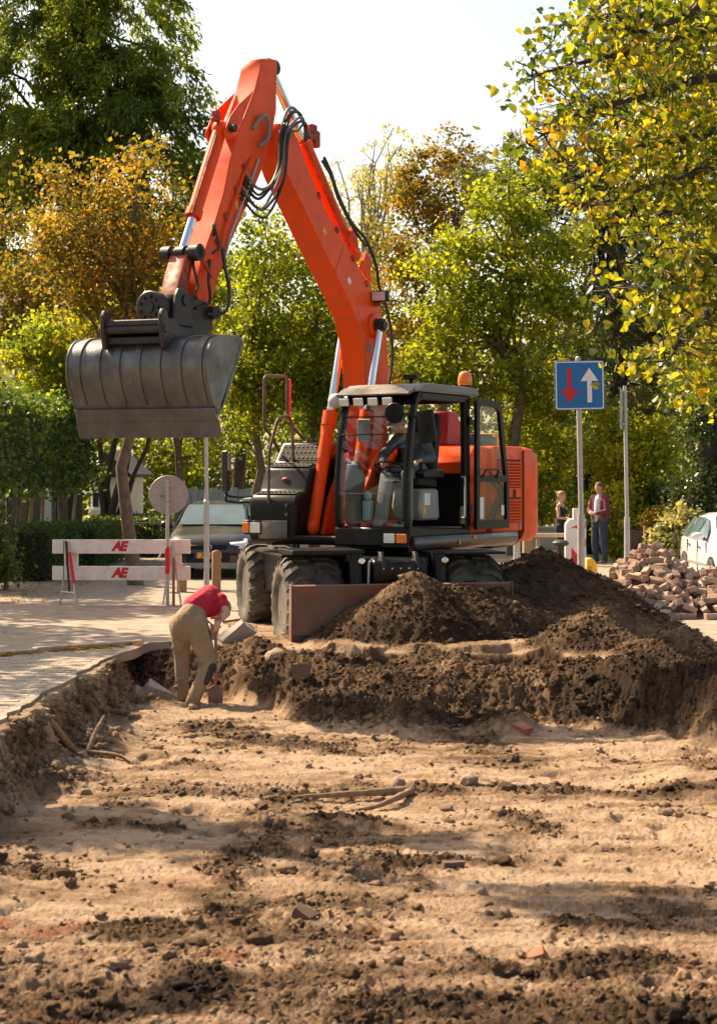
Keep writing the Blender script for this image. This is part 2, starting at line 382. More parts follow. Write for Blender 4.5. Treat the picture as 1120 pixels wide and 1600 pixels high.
def terrain(X, D):
    """height, darkness of soil, redness, looseness"""
    wob = 0.10*fbm(D*0.9, X*0+3.3, 3, 11) + 0.05*gn(D*3.1, X*0+1.7, 12)
    rough_w = 0.045*fbm(D*6.0, X*2.0, 3, 13)
    # distance inside the pit from each side
    rimL = -2.62 + 0.10*np.clip((D-16)/3, 0, 1) + wob*0.8 + rough_w
    rimR = 3.42 + 0.06*fbm(D*1.4, X*0+9, 3, 15) + rough_w*1.6
    inL = sstep(-0.22, 0.02, X - rimL) ** 0.6
    inR = sstep(-0.42, 0.10, rimR - X) ** 0.8
    toe = np.interp(X, [-4, -2.5, -1.5, -1.05, -0.55, 0.4, 1.5, 2.2, 3.0, 4], [20.2, 20.2, 20.0, 18.9, 17.7, 16.95, 16.95, 17.35, 16.9, 16.4]) + 0.30*fbm(X*1.3, D*0.4, 3, 16)
    top = np.interp(X, [-4, -2.0, -1.2, -0.6, 1.4, 2.1, 2.6, 3.2, 4], [20.95, 21.1, 21.1, 20.0, 19.8, 19.7, 18.9, 18.0, 17.6]) + 0.12*fbm(X*2.1, D*0.3, 3, 17)
    t = np.clip((D - toe)/(top - toe), 0, 1)
    far = 1 - t**0.82
    near = 1.0
    inside = np.minimum(np.minimum(inL, inR), far)
    inside = np.where(D < -4.5, inside*np.clip((D+6)/1.5, 0, 1), inside)
    base = -0.03 - 0.53*inside
    # heaps
    mB = cone(X, D, 0.70, 21.1, 0.82, 1.28, 0.95)
    mB2 = np.maximum(cone(X, D, 1.25, 21.3, 0.66, 1.1, 0.95), cone(X, D, 1.75, 21.7, 0.62, 1.1, 1.0))
    mC = cone(X, D, 2.42, 22.9, 1.00, 1.75, 1.75)
    mC2 = cone(X, D, 2.9, 22.0, 0.52, 1.3, 1.4)
    mD = np.maximum.reduce([cone(X, D, 2.95, 20.1, 0.54, 1.0, 0.9), cone(X, D, 3.45, 19.0, 0.34, 0.75, 1.5), cone(X, D, 3.9, 17.9, 0.10, 0.6, 1.2)])
    nz0 = fbm(X*1.9, D*0.8, 3, 28)
    mE = np.where((X > -0.9) & (X < 2.6), 0.055 + 0.05*fbm(X*1.6, D*1.5, 4, 27), -1)*1.0 - 2.2*np.maximum(0, np.abs(D - 20.35 + 0.25*nz0) - 0.30) - 1.2*np.maximum(0, -0.35 - X) - 1.2*np.maximum(0, X - 2.0)
    mF = cone(X, D, -0.9, 21.35, 0.10, 0.8, 0.5)
    heap = np.maximum.reduce([mB, mB2, mC, mC2, mD, mF])
    warp = 0.07*fbm(X*1.2, D*1.2, 3, 21) + 0.10*np.abs(gn(X*0.8+4, D*0.9, 22))*(heap > 0)
    z = smax(base, heap - 0.05 + warp*np.clip(heap*3+0.2, 0, 1), 0.05)
    hm = np.clip(sstep(0.0, 0.12, z - base), 0, 1)
    z = smax(z, mE, 0.04)             # on a heap
    slope = (1 - inside)*inside*4                               # pit wall / bank
    bank = np.clip(sstep(0.02, 0.25, 1-far)*(inside > 0.01), 0, 1)
    # slumps at the foot of the banks
    z = z + 0.16*sstep(0.45, 0.0, np.abs(X - rimL - 0.12))*np.clip(fbm(D*1.1, X*0.7, 3, 23)+0.15, 0, 1)*(inside > 0.3)
    z = z + 0.20*sstep(0.9, 0.0, np.abs(rimR - X - 0.3))*np.clip(fbm(D*1.0, X*0.9, 3, 24)+0.25, 0, 1)*(inside > 0.3)
    # loose strips
    lo = np.zeros_like(X)
    nz = 0.5*fbm(X*2.2, D*2.2, 4, 31); nz2 = fbm(X*1.3, D*1.3, 3, 32)
    for ch, hw in LOOSE:
        dd = seg_dist(X, D, ch)/hw
        lo = np.maximum(lo, sstep(1.5, 0.3, dd + nz*1.9)*(0.35 + 0.65*sstep(-0.5, 0.35, nz2)))
    patch = sstep(0.18, 0.55, fbm(X*0.75, D*0.75, 5, 33)) * 0.8
    fine = sstep(10.4, 8.2, D + 0.9*fbm(X*1.1, D*1.1, 3, 35))*0.7
    floorm = inside**2
    loose = np.clip(np.maximum.reduce([lo, patch*0.75, fine])*floorm + hm + bank*0.9*(X > -1.3) + slope*0.6, 0, 1.0)
    # relief
    z = z + 0.020*fbm(X*0.9, D*0.9, 3, 41)*floorm + 0.010*fbm(X*0.6, D*4.0, 3, 42)*floorm
    cl = billow(X*7.5, D*7.5, 4, 43, 0.6)
    z = z + loose*((0.040 - 0.014*hm)*(cl - 0.45)) + lo*floorm*0.040*(0.5+nz)
    z = z + loose*0.020*fbm(X*24, D*24, 3, 44, 0.6) + 0.0085*fbm(X*26, D*26, 3, 45, 0.65) + 0.022*np.clip(fbm(X*8, D*8, 4, 46, 0.6) - 0.10, 0, 1)*floorm*sstep(-0.5, 0.5, nz2) - 0.034*np.clip(fbm(X*1.6, D*8.0, 4, 58) - 0.22, 0, 0.5)*floorm + 0.020*np.clip(fbm(X*1.1+0.3*nz, D*6.0, 4, 59) - 0.3, 0, 0.5)*floorm
    # terraces and broken lumps on heaps and bank
    big = billow(X*2.3+0.6*nz, D*2.3, 4, 47, 0.5)
    z = z + np.clip(hm*0.8 + bank*0.7*(X > -1.4), 0, 1)*0.075*(big - 0.42)
    z = z + bank*(X > -1.4)*0.13*fbm(X*1.05, D*1.0, 3, 63) - 0.05*bank*sstep(0.2, 0.5, gn(X*1.4, D*0.7, 64))
    z = z + slope*(0.05*fbm(X*9, D*6, 4, 48) + 0.06*(billow(X*8, D*12, 4, 62, 0.6) - 0.4))
    # holes and digger scrapes on the floor
    z = z - 0.05*sstep(0.5, 0.8, fbm(X*1.6, D*1.3, 3, 49))*floorm
    # colour masks
    soil = 0.22*fbm(X*0.7, D*1.5, 5, 51) + 0.13*fbm(X*0.6, D*5, 4, 52) + 0.14*fbm(X*3.1, D*4.1, 4, 57, 0.6) + 0.14
    soil = soil*1.05 + lo*floorm*0.42 + fine*floorm*0.30 + patch*floorm*0.22
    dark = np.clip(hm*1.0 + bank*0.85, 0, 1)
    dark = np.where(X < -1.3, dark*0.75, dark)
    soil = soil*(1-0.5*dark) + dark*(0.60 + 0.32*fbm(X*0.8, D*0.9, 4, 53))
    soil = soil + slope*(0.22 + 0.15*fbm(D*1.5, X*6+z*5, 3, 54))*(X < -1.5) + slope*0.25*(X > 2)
    soil = soil - 0.22*sstep(2.5, 3.2, X)*dark*sstep(20.5, 19.5, D)  # lit face of the right bank painted in as less dark soil
    flat = sstep(19.8, 20.05, D + 0.35*nz)*sstep(20.8, 20.4, D + 0.3*nz2)*sstep(-0.75, -0.45, X)*sstep(1.75, 1.35, X)*(1-hm)  # lit top of the ledge, put into the colour as paler soil
    soil = soil*(1-flat) + (0.26 + 0.3*nz)*flat
    red = np.clip(sstep(0.35, 0.75, fbm(X*1.7+5, D*1.7, 5, 55)), 0, 1)*floorm*sstep(12.5, 9.5, D)*np.where(X < -0.6, 0.75, 0.22)
    edge = sstep(7.6, 7.95, np.abs(X)) + sstep(-5.6, -5.95, D) + sstep(27.1, 27.45, D)
    z = np.where(edge > 0, z*(1-np.clip(edge, 0, 1)) - 0.03*np.clip(edge, 0, 1), z)
    return z, np.clip(soil, 0, 1), red, loose*np.clip(floorm+hm+bank, 0, 1)

def zt(x, d):
    return float(terrain(np.array([[float(x)]]), np.array([[float(d)]]))[0][0, 0])

d_rows = np.concatenate([np.linspace(-6, 6.6, 30, endpoint=False), np.linspace(6.6, 10, 190, endpoint=False), np.linspace(10, 17, 240, endpoint=False),
                         np.linspace(17, 24.2, 330, endpoint=False), np.linspace(24.2, 27.5, 36)])
cc = np.linspace(-1, 1, 560)
hw = np.minimum(0.207*np.maximum(d_rows, 3) + 1.25, 7.0)
Xg = np.empty((len(d_rows), len(cc)))
for i, h_ in enumerate(hw):
    Xg[i] = np.where(np.abs(cc) < 0.93, cc/0.93*h_, np.sign(cc)*(h_ + (np.abs(cc)-0.93)/0.07*(8-h_)))
Dg = np.repeat(d_rows[:, None], len(cc), 1)
Zg, Sg, Rg, Lg = terrain(Xg, Dg)
nr, nc = Xg.shape
idx = np.arange(nr*nc).reshape(nr, nc)
quads = np.stack([idx[:-1, :-1], idx[:-1, 1:], idx[1:, 1:], idx[1:, :-1]], -1).reshape(-1, 4)
me = mesh_np('pit', np.stack([Xg, Dg, Zg], -1).reshape(-1, 3), quads, SOIL, True, {'soil': Sg.ravel(), 'red': Rg.ravel()})
tag(link('pit', me), 'dug out roadway with sandy floor, banks and dark soil heaps', None, None, 'structure')

# ---- clods lying on the loose soil
def icos():
    t = (1+5**0.5)/2
    v = np.array([(-1,t,0),(1,t,0),(-1,-t,0),(1,-t,0),(0,-1,t),(0,1,t),(0,-1,-t),(0,1,-t),(t,0,-1),(t,0,1),(-t,0,-1),(-t,0,1)], float)
    f = np.array([(0,11,5),(0,5,1),(0,1,7),(0,7,10),(0,10,11),(1,5,9),(5,11,4),(11,10,2),(10,7,6),(7,1,8),(3,9,4),(3,4,2),(3,2,6),(3,6,8),(3,8,9),(4,9,5),(2,4,11),(6,2,10),(8,6,7),(9,8,1)])
    return v/np.linalg.norm(v[0]), f
def subdiv(v, f):
    v = list(map(tuple, v)); mid = {}; nf = []
    def m(a, b_):
        k = (min(a, b_), max(a, b_))
        if k not in mid:
            p = (np.array(v[a]) + np.array(v[b_])); p = p/np.linalg.norm(p); v.append(tuple(p)); mid[k] = len(v)-1
        return mid[k]
    for a, b_, c in f:
        x, y, z = m(a, b_), m(b_, c), m(c, a); nf += [(a,x,z),(b_,y,x),(c,z,y),(x,y,z)]
    return np.array(v), np.array(nf)
IV, IF = icos(); IV2, IF2 = subdiv(IV, IF)
def clods(n, smin, smax_, seed, name, label, filt=None, power=3.0, IV2=IV2, IF2=IF2, k_over=5, base_p=0.05):
    r = np.random.default_rng(seed)
    D = 7.2 + (24.0-7.2)*r.random(n*k_over)**0.8; X = (r.random(n*k_over)*2-1)*(0.207*D+0.9)
    z, so, rd, lo = terrain(X[None], D[None]); z, so, rd, lo = z[0], so[0], rd[0], lo[0]
    keep = r.random(len(X)) < lo**1.6*0.9 + base_p
    if filt is not None: keep &= filt(X, D, z)
    X, D, z, so, rd = X[keep][:n], D[keep][:n], z[keep][:n], so[keep][:n], rd[keep][:n]
    k = len(X); sz = smin + (smax_-smin)*r.random(k)**power
    V = IV2[None]*(1 + 0.34*r.standard_normal((k, len(IV2), 1)).clip(-1.3, 1.3))*sz[:, None, None]
    V = V*(0.7+0.6*r.random((k, 1, 3)))*np.array([1.1, 1.1, 0.75])
    V[..., 0] += X[:, None]; V[..., 1] += D[:, None]; V[..., 2] += (z + sz*0.25)[:, None]
    Fc = (IF2[None] + (np.arange(k)*len(IV2))[:, None, None]).reshape(-1, 3)
    me = mesh_np(name, V.reshape(-1, 3), Fc, SOIL, True, {'soil': np.repeat(np.clip(so*0.92+0.10*r.standard_normal(k), 0, 1), len(IV2)), 'red': np.repeat(rd, len(IV2))})
    return tag(link(name, me), label, 'soil', None, 'stuff')
clods(20000, 0.004, 0.022, 5, 'soil_crumbs', 'fine crumbs of loose soil scattered over the pit floor and heaps', power=1.6, IV2=IV, IF2=IF, k_over=5, base_p=0.05)
clods(1800, 0.012, 0.050, 6, 'soil_clods', 'clods of dark loose soil lying on the pit floor and heaps', power=2.5)

clods(2600, 0.008, 0.040, 8, 'bank_clods', 'crumbly lumps clinging to the cut face of the left bank', filt=lambda X, D, z: (X < -2.3) & (X > -2.95) & (z > -0.5) & (z < -0.05) & (D > 11) & (D < 21), power=2.0, k_over=60, base_p=1.0)

# ---- ground sheet to the horizon with a hole for the pit
GRASS = pm('dry_verge', (0.10, 0.085, 0.045), 0.95, vary=0.4, scale=0.8, dirt=(0.05, 0.07, 0.02), dirt_amt=0.8, dirt_scale=0.4, bump=0.5)
xs = [-1500, -8, 8, 1500]; ys = [-600, -6, 27.5, 2500]
V = [(x, y, -0.03) for y in ys for x in xs]
Fq = [(j*4+i, j*4+i+1, j*4+i+5, j*4+i+4) for j in range(3) for i in range(3) if not (i == 1 and j == 1)]
tag(link('ground', mesh_np('ground', V, Fq, GRASS)), None, None, None, 'structure')

# ---- brick road round the pit
def road_material():
    m, nt, out = _nodes('paved_road')
    b = N(nt, 'ShaderNodeBsdfPrincipled'); nt.links.new(b.outputs[0], out.inputs[0])
    tc = N(nt, 'ShaderNodeTexCoord')
    mp = N(nt, 'ShaderNodeMapping'); mp.inputs['Rotation'].default_value = (0, 0, RAD(3)); nt.links.new(tc.outputs['Object'], mp.inputs[0])
    br = N(nt, 'ShaderNodeTexBrick', offset=0.5)
    br.inputs['Color1'].default_value = (0.285, 0.248, 0.208, 1); br.inputs['Color2'].default_value = (0.335, 0.29, 0.24, 1); br.inputs['Mortar'].default_value = (0.31, 0.245, 0.175, 1)
    br.inputs['Scale'].default_value = 1.0; br.inputs['Mortar Size'].default_value = 0.007; br.inputs['Brick Width'].default_value = 0.21; br.inputs['Row Height'].default_value = 0.105
    nt.links.new(mp.outputs[0], br.inputs['Vector'])
    n1 = N(nt, 'ShaderNodeTexNoise', i_Scale=0.9, i_Detail=8.0, i_Roughness=0.65); nt.links.new(tc.outputs['Object'], n1.inputs['Vector'])
    r1 = ramp(nt, [(0.40, (0, 0, 0)), (0.66, (0.75,)*3)]); nt.links.new(n1.outputs['Fac'], r1.inputs[0])
    c = mixc(nt, r1.outputs[0], br.outputs[0], (0.36, 0.275, 0.19))
    n2 = N(nt, 'ShaderNodeTexNoise', i_Scale=4.0, i_Detail=8.0); nt.links.new(tc.outputs['Object'], n2.inputs['Vector'])
    r2 = ramp(nt, [(0.35, (0.72, 0.72, 0.72)), (0.65, (1.08, 1.06, 1.04))]); nt.links.new(n2.outputs['Fac'], r2.inputs[0])
    c = mixc(nt, 1.0, c, r2.outputs[0], 'MULTIPLY')
    nt.links.new(c, b.inputs['Base Color']); b.inputs['Roughness'].default_value = 0.85; b.inputs['Specular IOR Level'].default_value = 0.25
    bp = N(nt, 'ShaderNodeBump', i_Strength=0.5, i_Distance=0.01, invert=True); nt.links.new(br.outputs['Fac'], bp.inputs['Height']); nt.links.new(bp.outputs[0], b.inputs['Normal'])
    return m
ROAD = road_material()
def rim_pts(pts, step, jit, seed):
    r = random.Random(seed); out = []
    for (x0, y0), (x1, y1) in zip(pts[:-1], pts[1:]):
        n = max(1, int(math.hypot(x1-x0, y1-y0)/step))
        for k in range(n):
            t = k/n; out.append((x0+(x1-x0)*t + r.uniform(-jit, jit), y0+(y1-y0)*t + r.uniform(-jit, jit)))
    out.append(pts[-1]); return out
inner = rim_pts([(-3.02, -6), (-3.0, 8), (-2.97, 13), (-2.92, 16), (-2.78, 19), (-2.50, 20.85), (-1.75, 21.35), (-1.62, 22.6), (-1.9, 24.0), (-1.0, 25.6), (2.0, 26.0),
                 (3.3, 25.2), (4.25, 23.0), (4.45, 20.6), (4.05, 18.4), (3.95, 13), (4.0, 8), (4.05, -6)], 0.22, 0.035, 3)
poly = inner + [(9.2, -6), (9.2, 90), (-6.4, 90), (-6.4, -6)]
b = B()
vs = [b.bm.verts.new((x, y, 0.0)) for x, y in poly]; f = b.bm.faces.new(vs)
ext = bmesh.ops.extrude_face_region(b.bm, geom=[f])
for v in [g for g in ext['geom'] if isinstance(g, bmesh.types.BMVert)]: v.co.z -= 0.11
bmesh.ops.triangulate(b.bm, faces=b.bm.faces[:])
road = tag(b.obj('road', ROAD), 'beige brick road around the pit', None, None, 'structure')

# paving bricks of the broken edge, each its own piece of the road
PAVM = [pm('paving_brick_a', (0.30, 0.245, 0.195), 0.85, vary=0.2, scale=20, dirt=(0.35, 0.27, 0.19), dirt_amt=0.8, dirt_scale=5, bump=0.3),
        pm('paving_brick_b', (0.265, 0.21, 0.165), 0.85, vary=0.2, scale=20, dirt=(0.35, 0.27, 0.19), dirt_amt=0.8, dirt_scale=5, bump=0.3),
        pm('paving_brick_c', (0.33, 0.275, 0.22), 0.85, vary=0.2, scale=20, dirt=(0.35, 0.27, 0.19), dirt_amt=0.8, dirt_scale=5, bump=0.3)]
pmesh = []
for k in range(3):
    t = B().box(-0.101, 0.101, -0.0505, 0.0505, -0.07, 0.0).obj('paving_brick', PAVM[k], None, 0.004); pmesh.append(t.data); bpy.data.objects.remove(t)
rr = random.Random(2); cnt = 0
for row in range(60):
    dd = 12.9 + row*0.104
    for k in range(5):
        x = -3.16 - k*0.205 - (row % 2)*0.1 + np.interp(dd, [13, 16, 19], [0.0, 0.05, 0.18])
        if abs(x) > 0.207*dd + 0.15 or cnt >= 290: continue
        o = link('paving_brick', rr.choice(pmesh), road); cnt += 1
        o.location = (x, dd, 0.004 + rr.uniform(-0.003, 0.004)); o.rotation_euler = (rr.uniform(-.012, .012), rr.uniform(-.012, .012), rr.uniform(-.02, .02))

# kerb: a row of low concrete kerb stones across the left part of the road
KERBM = pm('kerb_concrete', (0.42, 0.34, 0.25), 0.9, vary=0.2, scale=7, dirt=(0.24, 0.18, 0.12), dirt_amt=0.5, bump=0.4)
kp0, kp1 = Vector((-5.9, 17.7, 0)), Vector((-2.38, 20.98, 0)); kd = (kp1-kp0).normalized(); L = (kp1-kp0).length
kerb = empty('kerb', kp0, math.atan2(kd.y, kd.x)); tag(kerb, 'low row of tan kerb stones across the road left of the pit', 'kerb')
for k in range(int(L/0.5)):
    t = B().box(0.006, 0.494, -0.06, 0.06, -0.05, 0.045 + rr.uniform(-.008, .008)).obj('kerb_stone', KERBM, kerb, 0.012)
    t.location = (k*0.5, rr.uniform(-.012, .012), 0); t.rotation_euler = (0, rr.uniform(-.012, .012), rr.uniform(-.015, .015))

# ---- broken concrete lumps and roots in the pit
def chunk(name, x, d, size, seed, label, mat=CONC, cat='rubble', sink=0.25, rot=None, group=None):
    r = random.Random(seed); b = B()
    if name == 'stone':
        bmesh.ops.create_icosphere(b.bm, subdivisions=3, radius=0.55)
        for v in b.bm.verts:
            p_ = v.co*3.1; k_ = 1 + 0.22*float(gn(p_.x+seed, p_.y+p_.z*0.7, seed)) + 0.10*float(gn(p_.x*2.3+p_.z, p_.y*2.3+seed, seed+1))
            v.co = Vector((v.co.x*size[0]*k_, v.co.y*size[1]*k_, v.co.z*size[2]*k_))
        o = b.obj(name, mat, None, 0.0, 50); o.location = (x, d, zt(x, d) + size[2]*(0.5-sink)); o.rotation_euler = (0, 0, r.uniform(0, 3))
        return tag(o, label, cat, group)
    b.box(-size[0]/2, size[0]/2, -size[1]/2, size[1]/2, -size[2]/2, size[2]/2)
    for v in b.bm.verts: v.co += Vector([r.uniform(-.16, .16)*size[i] for i in range(3)])
    bmesh.ops.subdivide_edges(b.bm, edges=b.bm.edges[:], cuts=2, use_grid_fill=True)
    for v in b.bm.verts: v.co += Vector([r.uniform(-.035, .035)*s for s in size])
    o = b.obj(name, mat, None, 0.0, 40); o.location = (x, d, zt(x, d) + size[2]*(0.5-sink))
    o.rotation_euler = rot or (r.uniform(-.5, .5), r.uniform(-.5, .5), r.uniform(0, 3))
    return tag(o, label, cat, group)
STONEM = pm('tan_stone', (0.30, 0.21, 0.14), 0.9, vary=.25, scale=14, dirt=(0.14, 0.09, 0.06), dirt_amt=.5, bump=.5)
chunk('concrete_chunk', -2.32, 19.9, (0.30, 0.2, 0.2), 4, 'grey concrete lump lying left of the stooping worker', rot=(0.2, 0.5, 0.3))
chunk('concrete_chunk', -2.55, 19.75, (0.26, 0.2, 0.16), 6, 'smaller grey concrete lump nearest the left pit bank', rot=(-.3, .4, 1.0))
chunk('concrete_slab', -1.48, 21.15, (0.34, 0.10, 0.22), 8, 'pale slab of broken concrete tilted up left of the excavator tyre', rot=(0.2, -0.7, 0.25), sink=0.15)
chunk('concrete_chunk', -1.72, 21.0, (0.14, 0.1, 0.09), 9, 'small pale concrete piece just behind the worker\'s hands')
chunk('concrete_chunk', -0.62, 19.0, (0.22, 0.05, 0.26), 12, 'flat dark brick standing on edge in the soil slope', mat=pm('old_brick', (0.12, 0.07, 0.05), 0.9, vary=.3, bump=.4), rot=(0.1, 0.2, -0.6), sink=0.2)
chunk('stone', -0.95, 20.2, (0.26, 0.2, 0.22), 15, 'brown rounded stone in the bank below the dozer blade', sink=0.3, mat=STONEM)
chunk('stone', 0.92, 14.35, (0.16, 0.13, 0.11), 16, 'lone tan stone on the right of the sandy pit floor', mat=STONEM)
chunk('stone', 0.33, 14.2, (0.11, 0.1, 0.1), 18, 'small brown stone beside the roots on the pit floor', mat=STONEM)
chunk('brick_fragment', 1.62, 17.15, (0.17, 0.1, 0.08), 19, 'reddish brick fragment at the foot of the soil bank', mat=pm('red_brick', (0.32, 0.12, 0.06), 0.9, vary=.25, bump=.3))
chunk('brick_fragment', 0.95, 9.2, (0.09, 0.06, 0.05), 21, 'small red brick fragment low on the right of the pit floor', mat=MATS['red_brick'])
chunk('brick_fragment', 1.1, 18.9, (0.17, 0.08, 0.07), 22, 'red brick fragment halfway up the soil bank', mat=MATS['red_brick'])
chunk('brick_fragment', -0.32, 10.1, (0.12, 0.08, 0.06), 23, 'brown brick piece half buried beside the loose soil ridge', mat=MATS['old_brick'])
chunk('brick_fragment', 0.62, 11.3, (0.15, 0.08, 0.06), 25, 'flat brown brick piece at the centre of the pit floor', mat=MATS['old_brick'])
ROOTM = pm('root_bark', (0.22, 0.13, 0.075), 0.9, vary=0.3, scale=20, bump=0.5)
def root(pts, r0, label, seed):
    r = random.Random(seed)
    P3 = [(x, d, zt(x, d) + h) for x, d, h in pts]; sp = spline(P3, 6)
    rs = [r0*(1-0.7*i/len(sp))*(0.85+0.3*r.random()) for i in range(len(sp))]
    return tag(B().tube(sp, rs, 7).obj('tree_root', ROOTM, None, 0, 60), label, 'root')
root([(0.42, 13.9, 0.03), (0.15, 13.75, 0.05), (-0.2, 13.7, 0.04), (-0.65, 13.62, 0.01)], 0.04, 'thick brown root lying flat on the sandy pit floor', 1)
root([(0.42, 13.92, 0.02), (0.3, 13.5, 0.05), (0.12, 13.3, 0.03), (-0.12, 13.15, 0.0)], 0.032, 'thinner forked root in front of the thick root', 2)
root([(-2.72, 15.2, 0.02), (-2.5, 15.6, 0.06), (-2.42, 16.0, 0.14), (-2.38, 16.2, 0.17)], 0.035, 'crooked root sticking out at the foot of the left bank', 3)
root([(-2.5, 15.7, 0.05), (-2.2, 15.6, 0.04), (-2.05, 15.55, 0.02)], 0.025, 'short dark root beside the crooked root on the left', 4)
# ================================================================ wheeled excavator
XC, YC, PSI, THETA = 0.27, 24.0, RAD(30), RAD(14)
EX = empty('wheeled_excavator', (XC, YC, 0), -(math.pi/2 + PSI), 'orange wheeled excavator with raised boom and wide ditching bucket', 'excavator')
EXM = Matrix.Translation((XC, YC, 0)) @ Matrix.Rotation(-(math.pi/2+PSI), 4, 'Z')
# chassis frame: local x forward, y left, origin midway on the ground
CHW = Matrix.Translation((0.06, 23.38, 0)) @ Matrix.Rotation(-(math.pi/2 - THETA), 4, 'Z')
CH = EXM.inverted() @ CHW

# ---------- undercarriage
TR = 0.60
def tyre_mesh(flip):
    b = B(); n = 48; W = 0.37
    prof = [(-W*0.86, 0.335), (-W*0.98, 0.40), (-W, 0.47), (-W*0.93, 0.535), (-W*0.78, 0.565), (-W*0.4, 0.573), (0, 0.575), (W*0.4, 0.573), (W*0.78, 0.565), (W*0.93, 0.535), (W, 0.47), (W*0.98, 0.40), (W*0.86, 0.335)]
    rings = [[(r*math.cos(2*math.pi*k/n), y, r*math.sin(2*math.pi*k/n)) for y, r in prof] for k in range(n)]
    b.loft(rings + [rings[0]], False, False)
    nl = 20
    for k in range(nl):                       # lugs: slanted shoulder bars and a straight centre bar
        for side in (-1, 1):
            off = (0.5 if side > 0 else 0)*2*math.pi/nl
            a0 = 2*math.pi*k/nl + off
            q = []
            for y, da, r in ((0.04, 0.0, 0.573), (0.19, 0.0, 0.572), (W*0.80, -0.15, 0.566), (W*0.99, -0.21, 0.50)):
                q.append((side*y, a0 + da, r))
            h = 0.062
            rings2 = []
            for y, a, r in q:
                top = TR if r > 0.53 else r + 0.035
                rings2.append([((rr_)*math.cos(a+aa), y, (rr_)*math.sin(a+aa)) for rr_, aa in ((r-0.02, -h*1.15), (top, -h*0.8), (top, h*0.8), (r-0.02, h*1.15))])
            b.loft(rings2, True, True)
    t = b.obj('tyre', RUBBER, None, 0.0, 32)
    m = t.data; bpy.data.objects.remove(t); return m
tyre_me = tyre_mesh(1)
def rim_mesh():
    b = B()
    prof = [(0.335, 0.315), (0.355, 0.325), (0.345, 0.30), (0.32, 0.17), (0.305, 0.08), (0.28, 0.04), (0.19, 0.05), (0.16, 0.10), (0.14, 0.13), (0.02, 0.135)]
    b.lathe(prof, (0, 0, 0), (0, 1, 0), 32)
    for k in range(10):
        a = 2*math.pi*k/10; p = Vector((0.24*math.cos(a), 0.03, 0.24*math.sin(a))); b.cyl(p, p + Vector((0, 0.03, 0)), 0.018, n=6)
    t = b.obj('rim', RIM, None, 0, 30); m = t.data; bpy.data.objects.remove(t); return m
rim_me = rim_mesh()
WB = 1.3
AX = {'front': (WB, -0.215), 'rear': (-WB, -0.14)}
for axn, (ax, zb) in AX.items():
    for side in (-1, 1):
        M = CH @ Matrix.Translation((ax, side*1.05, zb + TR)) @ Matrix.Rotation(RAD(random.Random(ax*7+side).uniform(0, 40)), 4, 'Y')
        t = link('tyre', tyre_me, EX); t.matrix_local = M
        r_ = link('rim', rim_me, t); r_.matrix_local = Matrix.Identity(4) if side > 0 else Matrix.Rotation(math.pi, 4, 'Z')
        h_ = B().lathe([(0.14, -0.16), (0.13, 0.0), (0.10, 0.03), (0.02, 0.035)], (0, side*0.12, 0), (0, side, 0), 16).obj('hub', DARK, t)
    B().cyl((ax, -0.85, zb+TR), (ax, 0.85, zb+TR), 0.11, n=12).ball((ax, 0, zb+TR), (0.24, 0.26, 0.24)).obj('axle', DARK, EX, M=CH)
# frame rails, decks and mudguards
b = B(); b.prism([(-1.75, 0.62), (1.55, 0.62), (1.75, 0.72), (1.75, 0.98), (-1.75, 0.98)], -0.42, 0.42)
b.box(-1.0, 1.0, -0.62, 0.62, 0.55, 0.92); b.obj('chassis_frame', BLACK, EX, 0.015, M=CH)
b = B(); b.lathe([(0.62, 0.90), (0.66, 0.92), (0.66, 1.00), (0.60, 1.02), (0.60, 1.08)], (0, 0, 0), (0, 0, 1), 32); b.obj('slewing_ring', DARK, EX, M=Matrix.Translation((0, 0, 0)))
b = B()   # front left step frame over the tyre
b.prism([(0.95, 1.04), (1.86, 1.04), (1.86, 1.09), (0.95, 1.09)], -1.36, -0.45)
b.obj('front_step', BLACK, EX, 0.008, M=CH)
b = B()
b.prism([(1.0, 1.02), (1.86, 1.02), (1.86, 1.05), (1.0, 1.05)], 0.45, 1.40); b.prism([(1.0, 0.90), (1.04, 0.9), (1.04, 1.02), (1.0, 1.02)], 0.45, 1.40)
b.obj('right_mudguard', BLACK, EX, 0.008, M=CH)
b = B()
b.prism([(-0.9, 0.96), (0.95, 0.96), (0.95, 1.0), (-0.9, 1.0)], -1.32, -0.5); b.prism([(-0.85, 0.45), (0.5, 0.45), (0.5, 0.96), (-0.85, 0.96)], -1.22, -0.6)
b.obj('side_step', BLACK, EX, 0.01, M=CH)
b = B(); b.prism([(-0.85, 0.45), (0.5, 0.45), (0.5, 0.95), (-0.85, 0.95)], 0.6, 1.22); b.obj('side_locker', BLACK, EX, 0.02, M=CH)
for z in (0.55, 0.30): B().box(0.6, 0.75, -1.36, -1.2, z, z+0.045).obj('boarding_step', RIM, EX, 0.006, M=CH)
